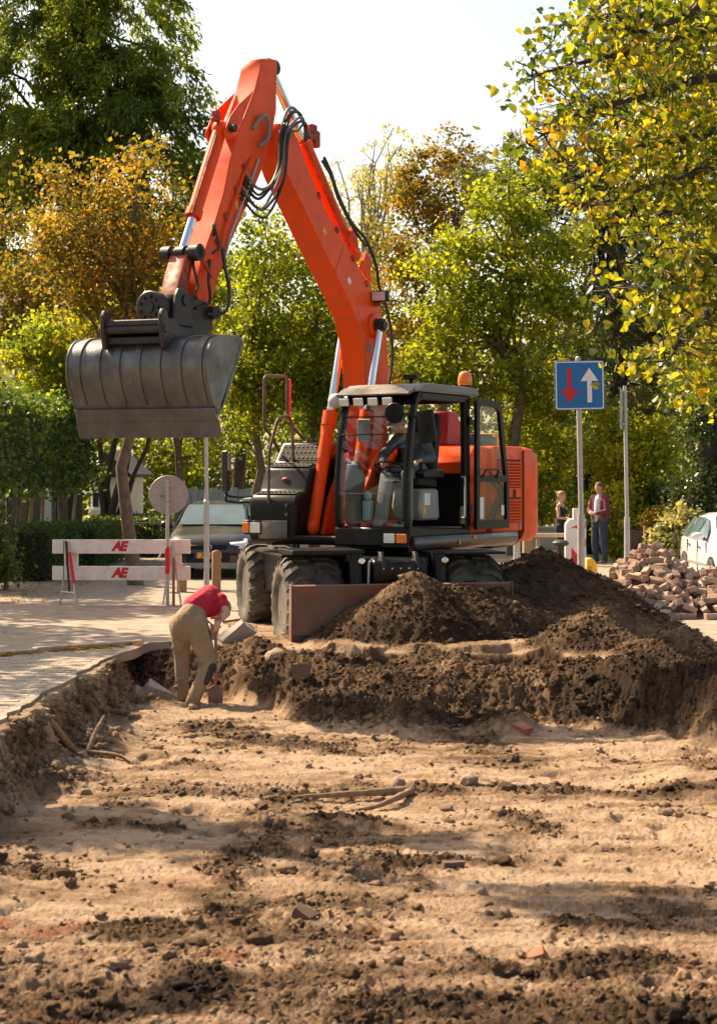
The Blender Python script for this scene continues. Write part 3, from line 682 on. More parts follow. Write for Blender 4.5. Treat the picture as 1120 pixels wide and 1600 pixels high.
# dozer blade with its push arms and cylinders
bx = 2.12
prof = [(bx-0.06, 0.0), (bx, 0.0), (bx+0.015, 0.08), (bx-0.03, 0.30), (bx-0.02, 0.52), (bx+0.02, 0.67), (bx-0.04, 0.685), (bx-0.085, 0.5), (bx-0.095, 0.3)]
BLADE = B().prism(prof, -1.42, 1.38).obj('dozer_blade', RUST, EX, 0.006, M=CH)
for y in (-1.435, 1.38):
    B().prism([(bx-0.14, 0.0), (bx+0.02, 0.0), (bx+0.03, 0.69), (bx-0.10, 0.69)], y, y+0.015).obj('end_plate', RUST, BLADE, M=CH)
B().prism([(bx-0.005, -0.02), (bx+0.018, -0.02), (bx+0.025, 0.07), (bx+0.012, 0.075)], -1.41, 1.37).obj('cutting_edge', STEEL_D, BLADE, M=CH)
for y in (-0.42, 0.42):
    b = B(); b.prism([(1.5, 0.35), (bx-0.05, 0.15), (bx-0.05, 0.4), (1.5, 0.6)], y-0.05, y+0.05); b.obj('push_arm', BLACK, EX, 0.01, M=CH)
    b = B(); b.cyl((1.80, y*1.28, 0.48), (1.76, y*1.28, 1.06), 0.095, n=16); b.cyl((1.80, y*1.28, 0.30), (1.80, y*1.28, 0.5), 0.05)
    c_ = b.obj('blade_cylinder', BLACK, EX, M=CH)
    B().lathe([(0.04, 0), (0.045, 0.02), (0.03, 0.03)], (1.86, y*1.28+0.05, 0.95), (1, 0, 0), 10).obj('pin', CHROME, c_, M=CH)
b = B(); b.prism([(1.72, 0.62), (1.90, 0.62), (1.92, 0.66), (1.92, 0.92), (1.88, 0.96), (1.72, 0.98)], -0.34, 0.34)
tb = b.obj('toolbox', BLACK, EX, 0.012, M=CH)
for k in range(5):
    B().cyl((1.915, -0.22+k*0.11, 0.86), (1.928, -0.22+k*0.11, 0.86), 0.010, n=8).obj('bolt', CHROME, tb, M=CH)
for y in (-0.24, 0.20): B().prism([(1.74, 0.90), (1.935, 0.86), (1.94, 0.90), (1.80, 1.06), (1.72, 1.06)], y, y+0.05).obj('toolbox_strap', DARK, tb, 0.004, M=CH)
B().tube(rpath([(1.93, -0.42, 0.60), (1.97, -0.42, 0.95), (1.9, -0.34, 0.98)], 0.04), 0.012, 6).obj('grab_handle', GALV, EX, M=CH)

# ---------- slewing upper body
B().prism([(1.42, 1.10), (1.46, 1.16), (1.46, 1.22), (-1.9, 1.22), (-2.1, 1.10)], -1.15, 1.25).obj('slew_deck', BLACK, EX, 0.012)
# counterweight and engine housing, rounded in plan
def plan_ring(x0, x1, y0, y1, r, n=7):
    pts = [(x1, y0), (x1, y1)]
    for k in range(n + 1):
        a = math.pi/2 + math.pi/2*k/n; pts.append((x0 + r + r*math.cos(a), y1 - r + r*math.sin(a)))
    for k in range(n + 1):
        a = math.pi + math.pi/2*k/n; pts.append((x0 + r + r*math.cos(a), y0 + r + r*math.sin(a)))
    return pts
rings = []
for z, ins in ((1.06, 0.10), (1.12, 0.03), (1.2, 0.0), (2.22, 0.0), (2.34, 0.03), (2.41, 0.09), (2.44, 0.2)):
    rings.append([(x + (ins if x < -2 else 0), y*(1 - ins*0.6), z) for x, y in plan_ring(-2.76, -2.02, -1.26, 1.30, 0.34)])
CWT = B().loft(rings).obj('counterweight', ORANGE, EX, 0.0, 40)
b = B(); b.prism([(-0.98, 1.22), (-2.0, 1.22), (-2.0, 2.40), (-1.96, 2.435), (-1.02, 2.435), (-0.98, 2.40)], 0.3, 1.285)
HOOD = b.obj('side_cover', ORANGE, EX, 0.03, seg=2)
B().prism([(-0.32, 1.22), (-0.96, 1.22), (-0.96, 2.42), (-0.6, 2.44), (-0.32, 2.2)], 0.3, 1.22).obj('side_cover', ORANGE, EX, 0.02)
B().box(-2.0, -0.3, -1.22, 0.29, 1.22, 2.42).obj('engine_housing', ORANGE, EX, 0.03)
SLOTM = pm('louvre_shadow_gap', (0.10, 0.012, 0.006), 0.8, vary=0.2)
for z0, n in ((1.86, 9), (1.36, 8)):
    pan = B().box(-1.92, -1.12, 1.27, 1.289, z0-0.02, z0+n*0.042+0.012).obj('louvre_panel', SLOTM, EX)
    for k in range(n):
        B().prism([(1.288, z0+k*0.042), (1.312, z0+k*0.042-0.006), (1.312, z0+k*0.042+0.008), (1.288, z0+k*0.042+0.026)], -1.91, -1.13, 'x').obj('slat', ORANGE, pan)
B().box(-1.74, -1.68, 1.286, 1.30, 1.70, 1.82).obj('latch', BLACK, HOOD, 0.004)
B().box(-2.02, -1.99, 1.262, 1.296, 1.24, 2.38).obj('panel_gap', SLOTM, HOOD)
B().box(-1.95, -1.86, 1.286, 1.292, 1.24, 1.32).obj('data_plate', GREYP, HOOD)
# curved black skirt below cab and cover
SK = B().prism([(1.23, 1.02), (1.31, 1.06), (1.335, 1.13), (1.32, 1.22), (1.22, 1.24)], -1.75, 1.40, 'x').obj('side_skirt', pm('skirt_paint', (0.05, 0.028, 0.026), 0.28, vary=.2, dirt=(0.2, 0.15, 0.11), dirt_amt=.45, coat=.4), EX, 0.01)
B().box(-0.35, -0.27, 1.332, 1.345, 1.16, 1.2).obj('reflector', AMBER, SK); B().box(0.12, 0.16, 1.335, 1.345, 1.09, 1.15).obj('reflector', YELLOWP, SK)
B().prism([(-1.2, 0.98), (-1.9, 1.0), (-2.25, 1.08), (-1.9, 1.1), (-1.2, 1.1)], -1.0, 1.18).obj('belly_plate', RIM, EX, 0.01)
# engine deck top: exhaust hump and air cleaner
b = B(); b.prism([(-1.1, 2.42), (-1.25, 2.62), (-1.9, 2.62), (-2.2, 2.5), (-2.2, 2.42)], -0.5, 0.85); b.obj('engine_hood', BLACK, EX, 0.03, seg=2)
B().prism([(-0.62, 2.44), (-0.66, 2.92), (-0.95, 2.92), (-1.2, 2.60), (-1.2, 2.44)], 0.30, 0.75).obj('exhaust_cowl', REDM, EX, 0.02)
B().tube(rpath([(-1.75, 1.0, 2.42), (-1.75, 1.0, 2.62), (-1.75, -0.2, 2.62)], 0.08), 0.014, 6).obj('deck_rail', YELLOWP, EX)
# black tank and steps on the right-hand side of the machine (left in view)
prof = [(1.42, 1.12), (1.46, 1.2), (1.46, 1.66), (1.40, 1.76), (1.20, 1.80), (1.05, 2.12), (0.86, 2.18), (0.62, 2.48), (-0.3, 2.50), (-0.3, 1.12)]
TANK = B().prism(prof, -1.18, -0.42).obj('fuel_tank_housing', BLACK, EX, 0.05, seg=3)
B().prism([(1.47, 1.17), (1.49, 1.19), (1.49, 1.40), (1.47, 1.42)], -1.0, -0.55).obj('front_panel', pm('satin_grey_panel', (0.12, 0.10, 0.085), 0.4, vary=.2, dirt=(0.25, 0.2, 0.15), dirt_amt=.4), TANK, 0.004)
def tread(name, quad, n1, n2):
    b = B(); b.bm.faces.new([b.bm.verts.new(q) for q in quad])
    st = b.obj(name, pm('tread_plate', (0.03, 0.027, 0.025), 0.75, vary=.2, dirt=(.09, .07, .05), dirt_amt=.4, spec=.2), TANK)
    q = [Vector(x) for x in quad]; nn = (q[1]-q[0]).cross(q[3]-q[0]).normalized()
    if nn.z < 0: nn = -nn
    b = B()
    for i in range(n1):
        for j in range(n2):
            s, t = (i+.5)/n1, (j+.5)/n2
            p = (q[0]*(1-s)+q[1]*s)*(1-t) + (q[3]*(1-s)+q[2]*s)*t
            b.cyl(p, p+nn*0.012, 0.014, 0.009, 6)
    b.obj('tread_studs', DARK, TANK)['kind'] = 'stuff'
tread('step_plate', [(1.395, -1.12, 1.775), (1.395, -0.48, 1.775), (1.215, -0.48, 1.815), (1.215, -1.12, 1.815)], 9, 2)
tread('step_plate', [(1.045, -1.12, 2.14), (1.045, -0.48, 2.14), (0.875, -0.48, 2.20), (0.875, -1.12, 2.20)], 9, 2)
tread('step_plate', [(0.60, -1.12, 2.507), (0.60, -0.48, 2.507), (0.2, -0.48, 2.512), (0.2, -1.12, 2.512)], 9, 4)
tread('step_plate', [(0.835, -1.12, 2.225), (0.835, -0.48, 2.225), (0.655, -0.48, 2.45), (0.655, -1.12, 2.45)], 9, 3)
b = B(); b.ball((1.13, -0.8, 1.96), (0.02, 0.06, 0.035)); b.obj('badge', pm('dull_red_badge', (0.25, 0.03, 0.03), 0.5), TANK)
for z in (1.50, 1.62): B().cyl((1.455, -0.56, z), (1.50, -0.56, z), 0.022, n=10).obj('lock', RIM, TANK)
HL = B().box(1.40, 1.50, -1.24, -0.95, 1.22, 1.42).obj('headlight_housing', BLACK, EX, 0.015)
B().box(1.495, 1.508, -1.13, -0.97, 1.25, 1.39).obj('headlight', LAMPM, HL, 0.004); B().box(1.47, 1.512, -1.25, -1.145, 1.25, 1.39).obj('indicator', AMBER, HL, 0.01)
B().cyl((0.35, -0.62, 2.5), (0.35, -0.62, 2.72), 0.085, n=16).obj('filler_canister', ORANGE, EX); B().cyl((0.35, -0.62, 2.72), (0.35, -0.62, 2.75), 0.09, n=16).obj('filler_cap', BLACK, EX)
# handrails (dark tube) on the tank steps
RAILM = pm('handrail_tube', (0.075, 0.05, 0.043), 0.4, vary=.2, dirt=(.3, .22, .17), dirt_amt=.35)
def rail(pts, r=0.022, mat=RAILM): return B().tube(rpath(pts, 0.09, 5), r, 8).obj('handrail', mat, EX)
rail([(0.78, -1.13, 2.35), (0.98, -1.13, 2.58), (1.15, -1.13, 2.66), (1.15, -1.13, 3.38), (0.58, -1.13, 3.40), (0.56, -1.13, 2.9), (0.52, -1.13, 2.75), (0.1, -1.13, 2.52)])
B().box(0.53, 0.575, -1.115, -1.085, 2.75, 3.36).obj('reflector_strip', REDM, EX, 0.005)
rail([(1.43, -0.86, 1.62), (1.46, -0.86, 1.75), (1.44, -0.86, 2.35), (1.22, -0.86, 2.80), (0.95, -0.86, 2.84), (0.86, -0.86, 2.7), (0.84, -0.86, 2.2)])
# mirror on a folded arm, far left
MIR = B().tube(rpath([(1.40, -1.15, 1.74), (1.44, -1.34, 1.72), (1.5, -1.50, 1.74), (1.5, -1.52, 1.86)], 0.03), 0.016, 6).tube(rpath([(1.40, -1.15, 1.66), (1.44, -1.34, 1.65), (1.5, -1.52, 1.67), (1.5, -1.52, 1.8)], 0.03), 0.016, 6).obj('mirror_bracket', BLACK, EX)
B().box(1.46, 1.54, -1.58, -1.47, 1.80, 2.36).obj('mirror', DARK, MIR, 0.02); B().box(1.455, 1.46, -1.57, -1.48, 2.02, 2.34).obj('mirror_glass', CHROME, MIR)
B().box(1.475, 1.53, -1.50, -1.44, 2.08, 2.34).obj('mirror_back', GREYP, MIR, 0.015)
# slewing post the boom is hinged in
for y in (-0.34, 0.16):
    B().prism([(-0.5, 1.22), (0.95, 1.22), (0.75, 1.75), (0.35, 2.3), (0.0, 2.42), (-0.35, 2.2)], y-0.03, y+0.03).obj('boom_bracket', ORANGE, EX, 0.01)

# ---------- boom, arm and cylinders (all in one plane)
V0 = -0.07
low = [(0.30, 1.95), (0.46, 2.6), (0.53, 3.2), (0.57, 3.55), (0.63, 3.82), (0.78, 4.12), (1.05, 4.41), (1.47, 4.80), (1.73, 5.04), (2.04, 5.35), (2.5, 5.78), (2.62, 5.95)]
up = [(2.78, 6.22), (2.70, 6.42), (2.48, 6.46), (2.24, 6.28), (1.97, 5.92), (1.53, 5.45), (1.09, 5.12), (0.68, 4.80), (0.29, 4.50), (0.06, 4.21), (-0.07, 3.9), (-0.12, 3.43), (-0.08, 2.8), (-0.05, 2.2), (0.05, 1.95)]
BOOM = B().prism(low + up, V0-0.18, V0+0.18).obj('boom', ORANGE, EX, 0.012)
for y in (V0-0.182, V0+0.182):       # weld seam / reinforcement plates
    s = -1 if y < V0 else 1
    B().prism([(1.28, 4.67), (1.34, 4.72), (1.12, 5.08), (1.06, 5.03)], min(y, y+s*0.004), max(y, y+s*0.004)).obj('weld_seam', ORANGE, BOOM)
    B().lathe([(0.17, 0), (0.17, 0.03), (0.14, 0.045), (0.06, 0.05)], (0.31, y, 4.07), (0, s, 0), 20).obj('pin_boss', ORANGE, BOOM)
    B().lathe([(0.13, 0), (0.13, 0.03), (0.05, 0.035)], (2.62, y, 6.26), (0, s, 0), 20).obj('pin_boss', ORANGE, BOOM)
# steel tube lines clamped on the boom's upper edge
for k, off in enumerate((0.03, 0.07)):
    pts = [(x - 0.03 + off*0.5, V0+0.12-k*0.22, z + off) for x, z in [(2.1, 6.12), (1.97, 5.94), (1.53, 5.47), (1.09, 5.14), (0.68, 4.82), (0.29, 4.52), (0.05, 4.22)]]
    B().tube(pts, 0.018, 6).obj('hydraulic_tube', ORANGE, BOOM)
for x, z in ((1.75, 5.72), (1.3, 5.33), (0.88, 5.0), (0.5, 4.7)):
    B().obox((x, V0+0.185, z-0.07), (0.09, 0.03, 0.06), rot=Matrix.Rotation(RAD(-42), 4, 'Y')).obj('tube_clamp', ORANGE_W, BOOM, 0.006)
# work lamp on the boom
WL = B().obox((0.34, V0+0.30, 4.46), (0.10, 0.24, 0.15)).obj('boom_lamp', BLACK, BOOM, 0.025, seg=2)
B().obox((0.392, V0+0.30, 4.46), (0.012, 0.19, 0.11)).obj('lamp_lens', LAMPM, WL, 0.003) if False else None
lens = B().obox((0.395, V0+0.30, 4.46), (0.012, 0.20, 0.115)).obj('lamp_lens', LAMPM, BOOM, 0.004)
B().obox((0.3, V0+0.22, 4.36), (0.05, 0.12, 0.05)).obj('lamp_bracket', ORANGE_W, BOOM)
B().obox((0.45, V0+0.183, 3.76), (0.10, 0.006, 0.09), rot=Matrix.Rotation(RAD(30), 4, 'Y')).obj('maker_plate', GREYP, BOOM)
for k, (u_, z_) in enumerate(((0.98, 4.62), (1.62, 5.20))):
    B().obox((u_, V0+0.183, z_), (0.09, 0.005, 0.07), rot=Matrix.Rotation(RAD(-44), 4, 'Y')).obj('warning_sticker', YELLOWP if k else WHITEP, BOOM)
# lift cylinders
for y in (V0-0.30, V0+0.28):
    a, bb = Vector((1.12, y, 1.32)), Vector((0.32, y, 4.07)); m1 = a.lerp(bb, 0.57)
    cy = B().cyl(a, m1, 0.085, n=18).cyl(a.lerp(bb, 0.50), m1, 0.10, n=18).ball(a, (0.11, 0.08, 0.11)).obj('lift_cylinder', ORANGE, EX)
    B().cyl(m1, bb, 0.052, n=16).obj('piston_rod', CHROME, cy)
    B().cyl(bb + Vector((0, -0.06, 0)), bb + Vector((0, 0.06, 0)), 0.095, n=16).obj('rod_eye', DARK if y > V0 else ORANGE_W, cy)
    sd = -1 if y < V0 else 1
    B().tube([a.lerp(bb, .08) + Vector((-0.1, sd*0.05, 0)), a.lerp(bb, .52) + Vector((-0.1, sd*0.05, 0))], 0.016, 6).obj('cylinder_pipe', ORANGE_W, cy)
B().cyl((0.32, V0-0.37, 4.07), (0.32, V0+0.37, 4.07), 0.06, n=14).obj('boom_pin', DARK, BOOM)
B().tube(spline([(0.85, V0-0.42, 2.0), (0.95, V0-0.5, 1.85), (1.02, V0-0.5, 1.6), (0.98, V0-0.4, 1.4)], 6), 0.02, 6).obj('hose', HOSE, EX)
# arm
armR = [(2.70, 7.22), (2.72, 6.90), (2.72, 6.58), (2.82, 6.28), (3.02, 5.83), (3.36, 5.32), (3.75, 4.78), (4.05, 4.25), (4.16, 3.95)]
armF = [(4.28, 3.93), (4.40, 4.06), (4.46, 4.24), (4.33, 4.55), (4.07, 5.0), (3.88, 5.38), (3.74, 5.8), (3.62, 6.08), (3.45, 6.35), (3.22, 6.72), (3.10, 7.0), (3.06, 7.16)]
ARM = B().prism(armR + armF, V0-0.15, V0+0.15).obj('arm', ORANGE, EX, 0.012)
for y in (V0-0.15, V0+0.125):
    B().prism([(3.22, 6.74), (3.50, 6.30), (3.80, 6.02), (3.86, 6.12), (3.74, 6.32), (3.58, 6.48)], y, y+0.025).obj('cylinder_lug', ORANGE, ARM, 0.008)
B().cyl((3.74, V0-0.22, 6.18), (3.74, V0+0.22, 6.18), 0.05, n=12).obj('cylinder_pin', DARK, ARM)
B().cyl((2.64, V0-0.24, 6.24), (2.64, V0+0.24, 6.24), 0.075, n=16).obj('arm_pin', DARK, ARM)
for x, z in ((3.62, 5.45), (3.84, 5.1), (4.02, 4.78), (3.45, 5.75)):
    B().obox((x, V0+0.165, z), (0.07, 0.04, 0.10), rot=Matrix.Rotation(RAD(30), 4, 'Y')).obj('valve_block', ORANGE_W, ARM, 0.012)
B().tube(rpath([(3.3, V0+0.175, 5.9), (3.5, V0+0.175, 5.65), (3.9, V0+0.175, 4.95), (3.98, V0+0.175, 4.7)], 0.05), 0.016, 6).obj('arm_pipe', ORANGE, ARM)
B().tube(rpath([(3.16, V0+0.175, 5.9), (3.40, V0+0.175, 5.5), (3.78, V0+0.175, 4.9), (3.90, V0+0.175, 4.6)], 0.05), 0.014, 6).obj('arm_pipe', GALV, ARM)
B().obox((3.62, V0+0.152, 5.28), (0.05, 0.006, 0.13), rot=Matrix.Rotation(RAD(32), 4, 'Y')).obj('warning_sticker', YELLOWP, ARM)
b = B(); b.obox((2.68, V0, 7.17), (0.16, 0.12, 0.16)); b.obj('arm_nose', ORANGE, ARM, 0.02)
# arm cylinder along the boom's back
a, bb = Vector((0.62, V0, 5.02)), Vector((2.64, V0, 7.14)); d_ = (bb-a).normalized(); m1 = a + d_*1.85
cy = B().cyl(a, m1, 0.105, n=18).cyl(m1 - d_*0.12, m1, 0.125, n=18).ball(a, 0.13).obj('arm_cylinder', ORANGE, EX)
B().cyl(m1, bb, 0.058, n=16).obj('piston_rod', CHROME, cy); B().cyl(bb + Vector((0, -0.1, 0)), bb + Vector((0, 0.1, 0)), 0.09, n=14).obj('rod_eye', DARK, cy)
B().tube([a + d_*0.2 + Vector((0.10, 0.1, -0.06)), m1 + Vector((0.10, 0.1, -0.06))], 0.02, 6).obj('cylinder_pipe', ORANGE_W, cy)
b = B(); b.obox(m1 + Vector((-0.12, 0.06, 0.12)), (0.16, 0.14, 0.2)); b.obox(m1 + Vector((-0.25, 0.06, 0.05)), (0.12, 0.1, 0.22)); b.obj('port_block', ORANGE_W, cy, 0.02)
for x, z in ((0.45, 4.72), (0.8, 5.05)):
    B().prism([(x-.15, z-.05), (x+.12, z+.12), (x+.0, z+.35), (x-.1, z+.3)], V0-0.14, V0-0.10).obj('cylinder_lug', ORANGE, BOOM)
    B().prism([(x-.15, z-.05), (x+.12, z+.12), (x+.0, z+.35), (x-.1, z+.3)], V0+0.10, V0+0.14).obj('cylinder_lug', ORANGE, BOOM)
# bucket cylinder in front of the arm
a, bb = Vector((3.74, V0, 6.18)), Vector((4.52, V0, 4.62)); d_ = (bb-a).normalized(); m1 = a + d_*1.26
cy = B().cyl(a, m1, 0.085, n=18).cyl(m1-d_*0.1, m1, 0.10, n=18).ball(a, 0.11).obj('bucket_cylinder', ORANGE, EX)
B().cyl(m1, bb, 0.05, n=14).obj('piston_rod', CHROME, cy)
B().tube([a + d_*0.15 + Vector((0.1, 0.06, 0.03)), m1 + Vector((0.1, 0.06, 0.03))], 0.015, 6).obj('cylinder_pipe', ORANGE_W, cy)
B().obox(a + Vector((0.12, 0.02, 0.14)), (0.1, 0.1, 0.14)).obox(a + Vector((0.2, 0.05, 0.08)), (0.12, 0.06, 0.05)).obj('port_block', ORANGE_W, cy, 0.02)
# guide links and bucket link
pinL = Vector((4.52, V0, 4.60))
B().cyl(pinL + Vector((0, -0.26, 0)), pinL + Vector((0, 0.26, 0)), 0.065, n=14).cyl(pinL + Vector((0, -0.26, 0)), pinL + Vector((0, -0.14, 0)), 0.10, n=14).cyl(pinL + Vector((0, 0.14, 0)), pinL + Vector((0, 0.26, 0)), 0.10, n=14).cyl(pinL + Vector((0, -0.06, 0)), pinL + Vector((0, 0.06, 0)), 0.09, n=14).obj('link_pin', DARK, EX)
for y in (-0.235, 0.195):
    B().prism([(4.47, 4.52), (4.58, 4.66), (4.27, 4.42), (4.22, 4.32)], V0+y, V0+y+0.04).obj('guide_link', ORANGE_W, EX, 0.01)
B().prism([(4.44, 4.58), (4.60, 4.58), (4.80, 4.10), (4.86, 3.98), (4.66, 3.92), (4.60, 4.06)], V0-0.13, V0+0.13).obj('bucket_link', ORANGE_W, EX, 0.02)
# tilting hitch
b = B(); b.prism([(4.10, 3.86), (4.22, 4.06), (4.42, 4.10), (4.66, 4.02), (4.90, 4.10), (5.05, 4.02), (5.10, 3.78), (4.95, 3.62), (4.3, 3.62), (4.10, 3.72)], V0-0.16, V0+0.16)
HIT = b.obj('tilt_hitch', STEEL_D, EX, 0.03)
B().cyl((5.02, V0, 3.92), (5.16, V0, 3.92), 0.19, n=24).obj('rotor_cover', STEEL_D, HIT, 0.012)
for k in range(9):
    an = 2*math.pi*k/9; B().cyl((5.15, V0+0.125*math.cos(an), 3.92+0.125*math.sin(an)), (5.185, V0+0.125*math.cos(an), 3.92+0.125*math.sin(an)), 0.022, n=6).obj('bolt', DARK, HIT)
B().cyl((5.15, V0, 3.92), (5.175, V0, 3.92), 0.07, n=16).obj('rotor_cap', DARK, HIT)
for y in (V0-0.27, V0+0.19):
    pr = [(4.62, 3.72), (4.70, 4.06), (4.80, 4.16), (4.90, 4.15), (4.96, 4.06), (5.02, 3.72)]
    B().prism(pr, y, y+0.05).obj('hitch_ear', STEEL_D, HIT, 0.012)
B().cyl((4.16, V0-0.24, 3.93), (4.16, V0+0.24, 3.93), 0.08, n=14).cyl((4.78, V0-0.26, 4.02), (4.78, V0+0.26, 4.02), 0.07, n=14).obj('hitch_pin', DARK, HIT)
# quick coupler frame on the bucket, level with its top
BV = -0.22
BKM = Matrix.Translation((4.95, BV, 0)) @ Matrix.Rotation(RAD(10), 4, 'Z') @ Matrix.Translation((-4.95, -BV, 0))
b = B(); b.box(4.55, 5.36, BV-0.34, BV+0.34, 3.64, 3.70); b.box(5.28, 5.36, BV-0.40, BV+0.36, 3.70, 3.77); b.cyl((5.32, BV-0.44, 3.66), (5.32, BV+0.40, 3.66), 0.05, n=10)
COUP = b.obj('coupler_frame', STEEL_D, EX, bevel=0.012, M=BKM)
for y in (BV-0.40, BV+0.33):
    B().prism([(4.50, 3.50), (5.34, 3.44), (5.40, 3.66), (5.40, 3.82), (5.34, 3.89), (5.26, 3.87), (5.22, 3.79), (5.0, 3.80), (4.62, 3.66)], y, y+0.055).obj('coupler_plate', STEEL_D, COUP, bevel=0.012, M=BKM)
B().box(5.16, 5.30, BV-0.34, BV+0.33, 3.50, 3.58).cyl((4.7, BV-0.3, 3.6), (4.7, BV+0.3, 3.6), 0.06, n=10).obj('coupler_bar', DARK, COUP, bevel=0.008, M=BKM)
# bucket
BW0, BW1 = -1.10, 0.66
back = [(4.40, 3.60), (4.70, 3.61), (4.98, 3.585), (5.14, 3.53), (5.245, 3.43), (5.29, 3.30), (5.285, 3.16), (5.24, 3.02), (5.17, 2.90), (5.10, 2.80), (5.06, 2.74), (4.93, 2.475)]
def offs(c, t):
    out = []
    for i in range(len(c)):
        a = Vector((*c[max(i-1, 0)], 0)); e = Vector((*c[min(i+1, len(c)-1)], 0)); dd = (e-a).normalized()
        out.append((c[i][0] + dd.y*(-t)*-1*-1, c[i][1] - dd.x*(-t)*-1*-1)) if False else out.append((c[i][0] - dd.y*t, c[i][1] + dd.x*t))
    return out
def rs(c, n):    # resample finer
    sp = spline([(x, 0, z) for x, z in c], n); return [(p.x, p.z) for p in sp]
bk = rs(back[:-1], 4) + [back[-1]]
inn = offs(bk, -0.03)
BUCK = B().prism(bk + inn[::-1], BW0, BW1).obj('bucket', STEEL, EX, bevel=0.0, angle=30, M=BKM)
for y in (BW0-0.012, BW1-0.013):
    pr = offs(bk, 0.012)[:-6] + [(5.04, 2.74), (4.90, 2.86), (4.62, 3.20), (4.36, 3.54), (4.36, 3.61)]
    B().prism(pr, y, y+0.025).obj('side_plate', STEEL, BUCK, bevel=0.004, M=BKM)
    B().prism([(4.90, 2.80), (5.05, 2.72), (4.97, 2.70), (4.80, 2.88), (4.55, 3.20), (4.30, 3.56), (4.34, 3.60), (4.62, 3.22)], y-0.006, y+0.031).obj('side_cutter', STEEL, BUCK, bevel=0.004, M=BKM)
for k in range(7):
    yy = BW0 + 0.09 + k*0.255
    strip = offs(bk, 0.019)[3:36]; strin = bk[3:36]
    B().prism(strip + strin[::-1], yy, yy+0.085).obj('wear_strip', STEEL, BUCK, bevel=0.004, M=BKM)
def slab(x0, z0, x1, z1, t, y0, y1, name):
    dx, dz = x1-x0, z1-z0; L_ = math.hypot(dx, dz); nx, nz = -dz/L_*t, dx/L_*t
    if nx < 0: nx, nz = -nx, -nz
    return B().prism([(x0, z0), (x1, z1), (x1+nx, z1+nz), (x0+nx, z0+nz)], y0, y1).obj(name, STEEL, BUCK, 0.006, M=BKM)
slab(5.075, 2.785, 5.01, 2.645, 0.045, BW0-0.005, BW1+0.005, 'edge_holder'); slab(5.012, 2.648, 4.93, 2.455, 0.030, BW0-0.02, BW1+0.03, 'cutting_edge')
# hoses at the arm joint, along the boom and at the hitch
def hose(pts, r=0.021, par=EX, m=HOSE): return B().tube(spline(pts, 7), r, 7).obj('hose', m, par)
hr = random.Random(8)
for k in range(6):
    o_ = 0.05*k; g_ = lambda a=0.035: hr.uniform(-a, a)
    hose([(2.02 + o_*.4 + g_(), V0+0.2, 6.36-o_*.3), (2.33 + g_(), V0+0.22+o_*.4, 6.66-o_*.7+g_()), (2.60+g_(), V0+0.24+o_*.5, 6.62-o_*1.2+g_()), (2.78+o_*.3+g_(), V0+0.24+o_*.8, 6.24+g_(.06)), (2.84+o_*.3+g_(), V0+0.24+o_*.6, 5.86-o_*.7+g_(.05)),
          (2.98+o_*.3+g_(), V0+0.22+g_(), 5.60-o_*1.3+g_(.06)), (3.24+g_(), V0+0.19, 5.50-o_*1.2+g_(.05)), (3.45+o_*.4, V0+0.17, 5.70-o_*1.3)], 0.0165 if k % 2 else 0.020, EX, HOSE if k % 3 else GREYP)
hose([(3.28, V0+0.16, 6.25), (3.16, V0+0.20, 6.40), (3.04, V0+0.21, 6.44), (2.98, V0+0.21, 6.30), (3.02, V0+0.21, 6.16), (3.16, V0+0.17, 6.06)], 0.024, EX, GREYP)
hose([(3.96, V0+0.18, 4.72), (4.0, V0+0.24, 4.5), (3.96, V0+0.28, 4.2), (4.05, V0+0.28, 3.95), (4.3, V0+0.2, 3.9)], 0.022)
hose([(4.2, V0+0.17, 4.55), (4.3, V0+0.22, 4.3), (4.25, V0+0.2, 4.05), (4.5, V0+0.18, 3.95)], 0.018)
hose([(4.35, V0+0.05, 4.62), (4.52, V0+0.16, 4.45), (4.46, V0+0.18, 4.2), (4.62, V0+0.17, 4.05)], 0.018)
hose([(4.1, V0+0.16, 4.85), (4.22, V0+0.24, 4.95), (4.12, V0+0.24, 4.72), (4.2, V0+0.2, 4.62)], 0.016)
hose([(1.5, V0+0.1, 6.2), (1.42, V0+0.16, 6.0), (1.32, V0+0.2, 5.75), (1.02, V0+0.22, 5.42), (0.62, V0+0.22, 5.22), (0.3, V0+0.2, 4.92), (0.12, V0+0.16, 4.62), (-0.08, V0+0.16, 4.35), (-0.22, V0+0.16, 4.0), (-0.24, V0+0.16, 3.6), (-0.16, V0+0.14, 3.2)], 0.022)
hose([(1.55, V0+0.1, 6.15), (1.45, V0+0.18, 5.95), (1.30, V0+0.2, 5.68), (0.95, V0+0.22, 5.34), (0.6, V0+0.22, 5.12)], 0.02)

# ---------- cab
CY0, CY1 = 0.20, 1.30
cf = B()
# roof, floor, lower front panel, rear wall
FX0, FX1 = 1.50, 1.20          # windscreen foot and head
CABF = B().prism([(-0.28, 1.22), (1.44, 1.22), (1.52, 1.10), (1.52, 1.34), (1.44, 1.36), (-0.28, 1.30)], CY0, CY1).obj('cab', BLACK, EX, 0.02)
def bar(pts, w, par=CABF, name='pillar', m=BLACK, n=8): return B().tube(pts, w, n).obj(name, m, par, 0, 40)
def pillar(side_y, name):
    prof = [(1.50, 1.32), (1.54, 1.6), (1.53, 2.0), (1.45, 2.5), (1.34, 2.92), (1.22, 3.08)]
    inn_ = [(x-0.085, z) for x, z in prof]
    return B().prism(prof + inn_[::-1], side_y-0.04, side_y+0.04).obj(name, BLACK, CABF, 0.02, seg=2)
pillar(CY0+0.04, 'pillar'); pillar(CY1-0.04, 'pillar')
B().prism([(-0.28, 1.3), (-0.12, 1.3), (-0.10, 3.08), (-0.25, 3.08)], CY1-0.09, CY1).obj('pillar', BLACK, CABF, 0.02)
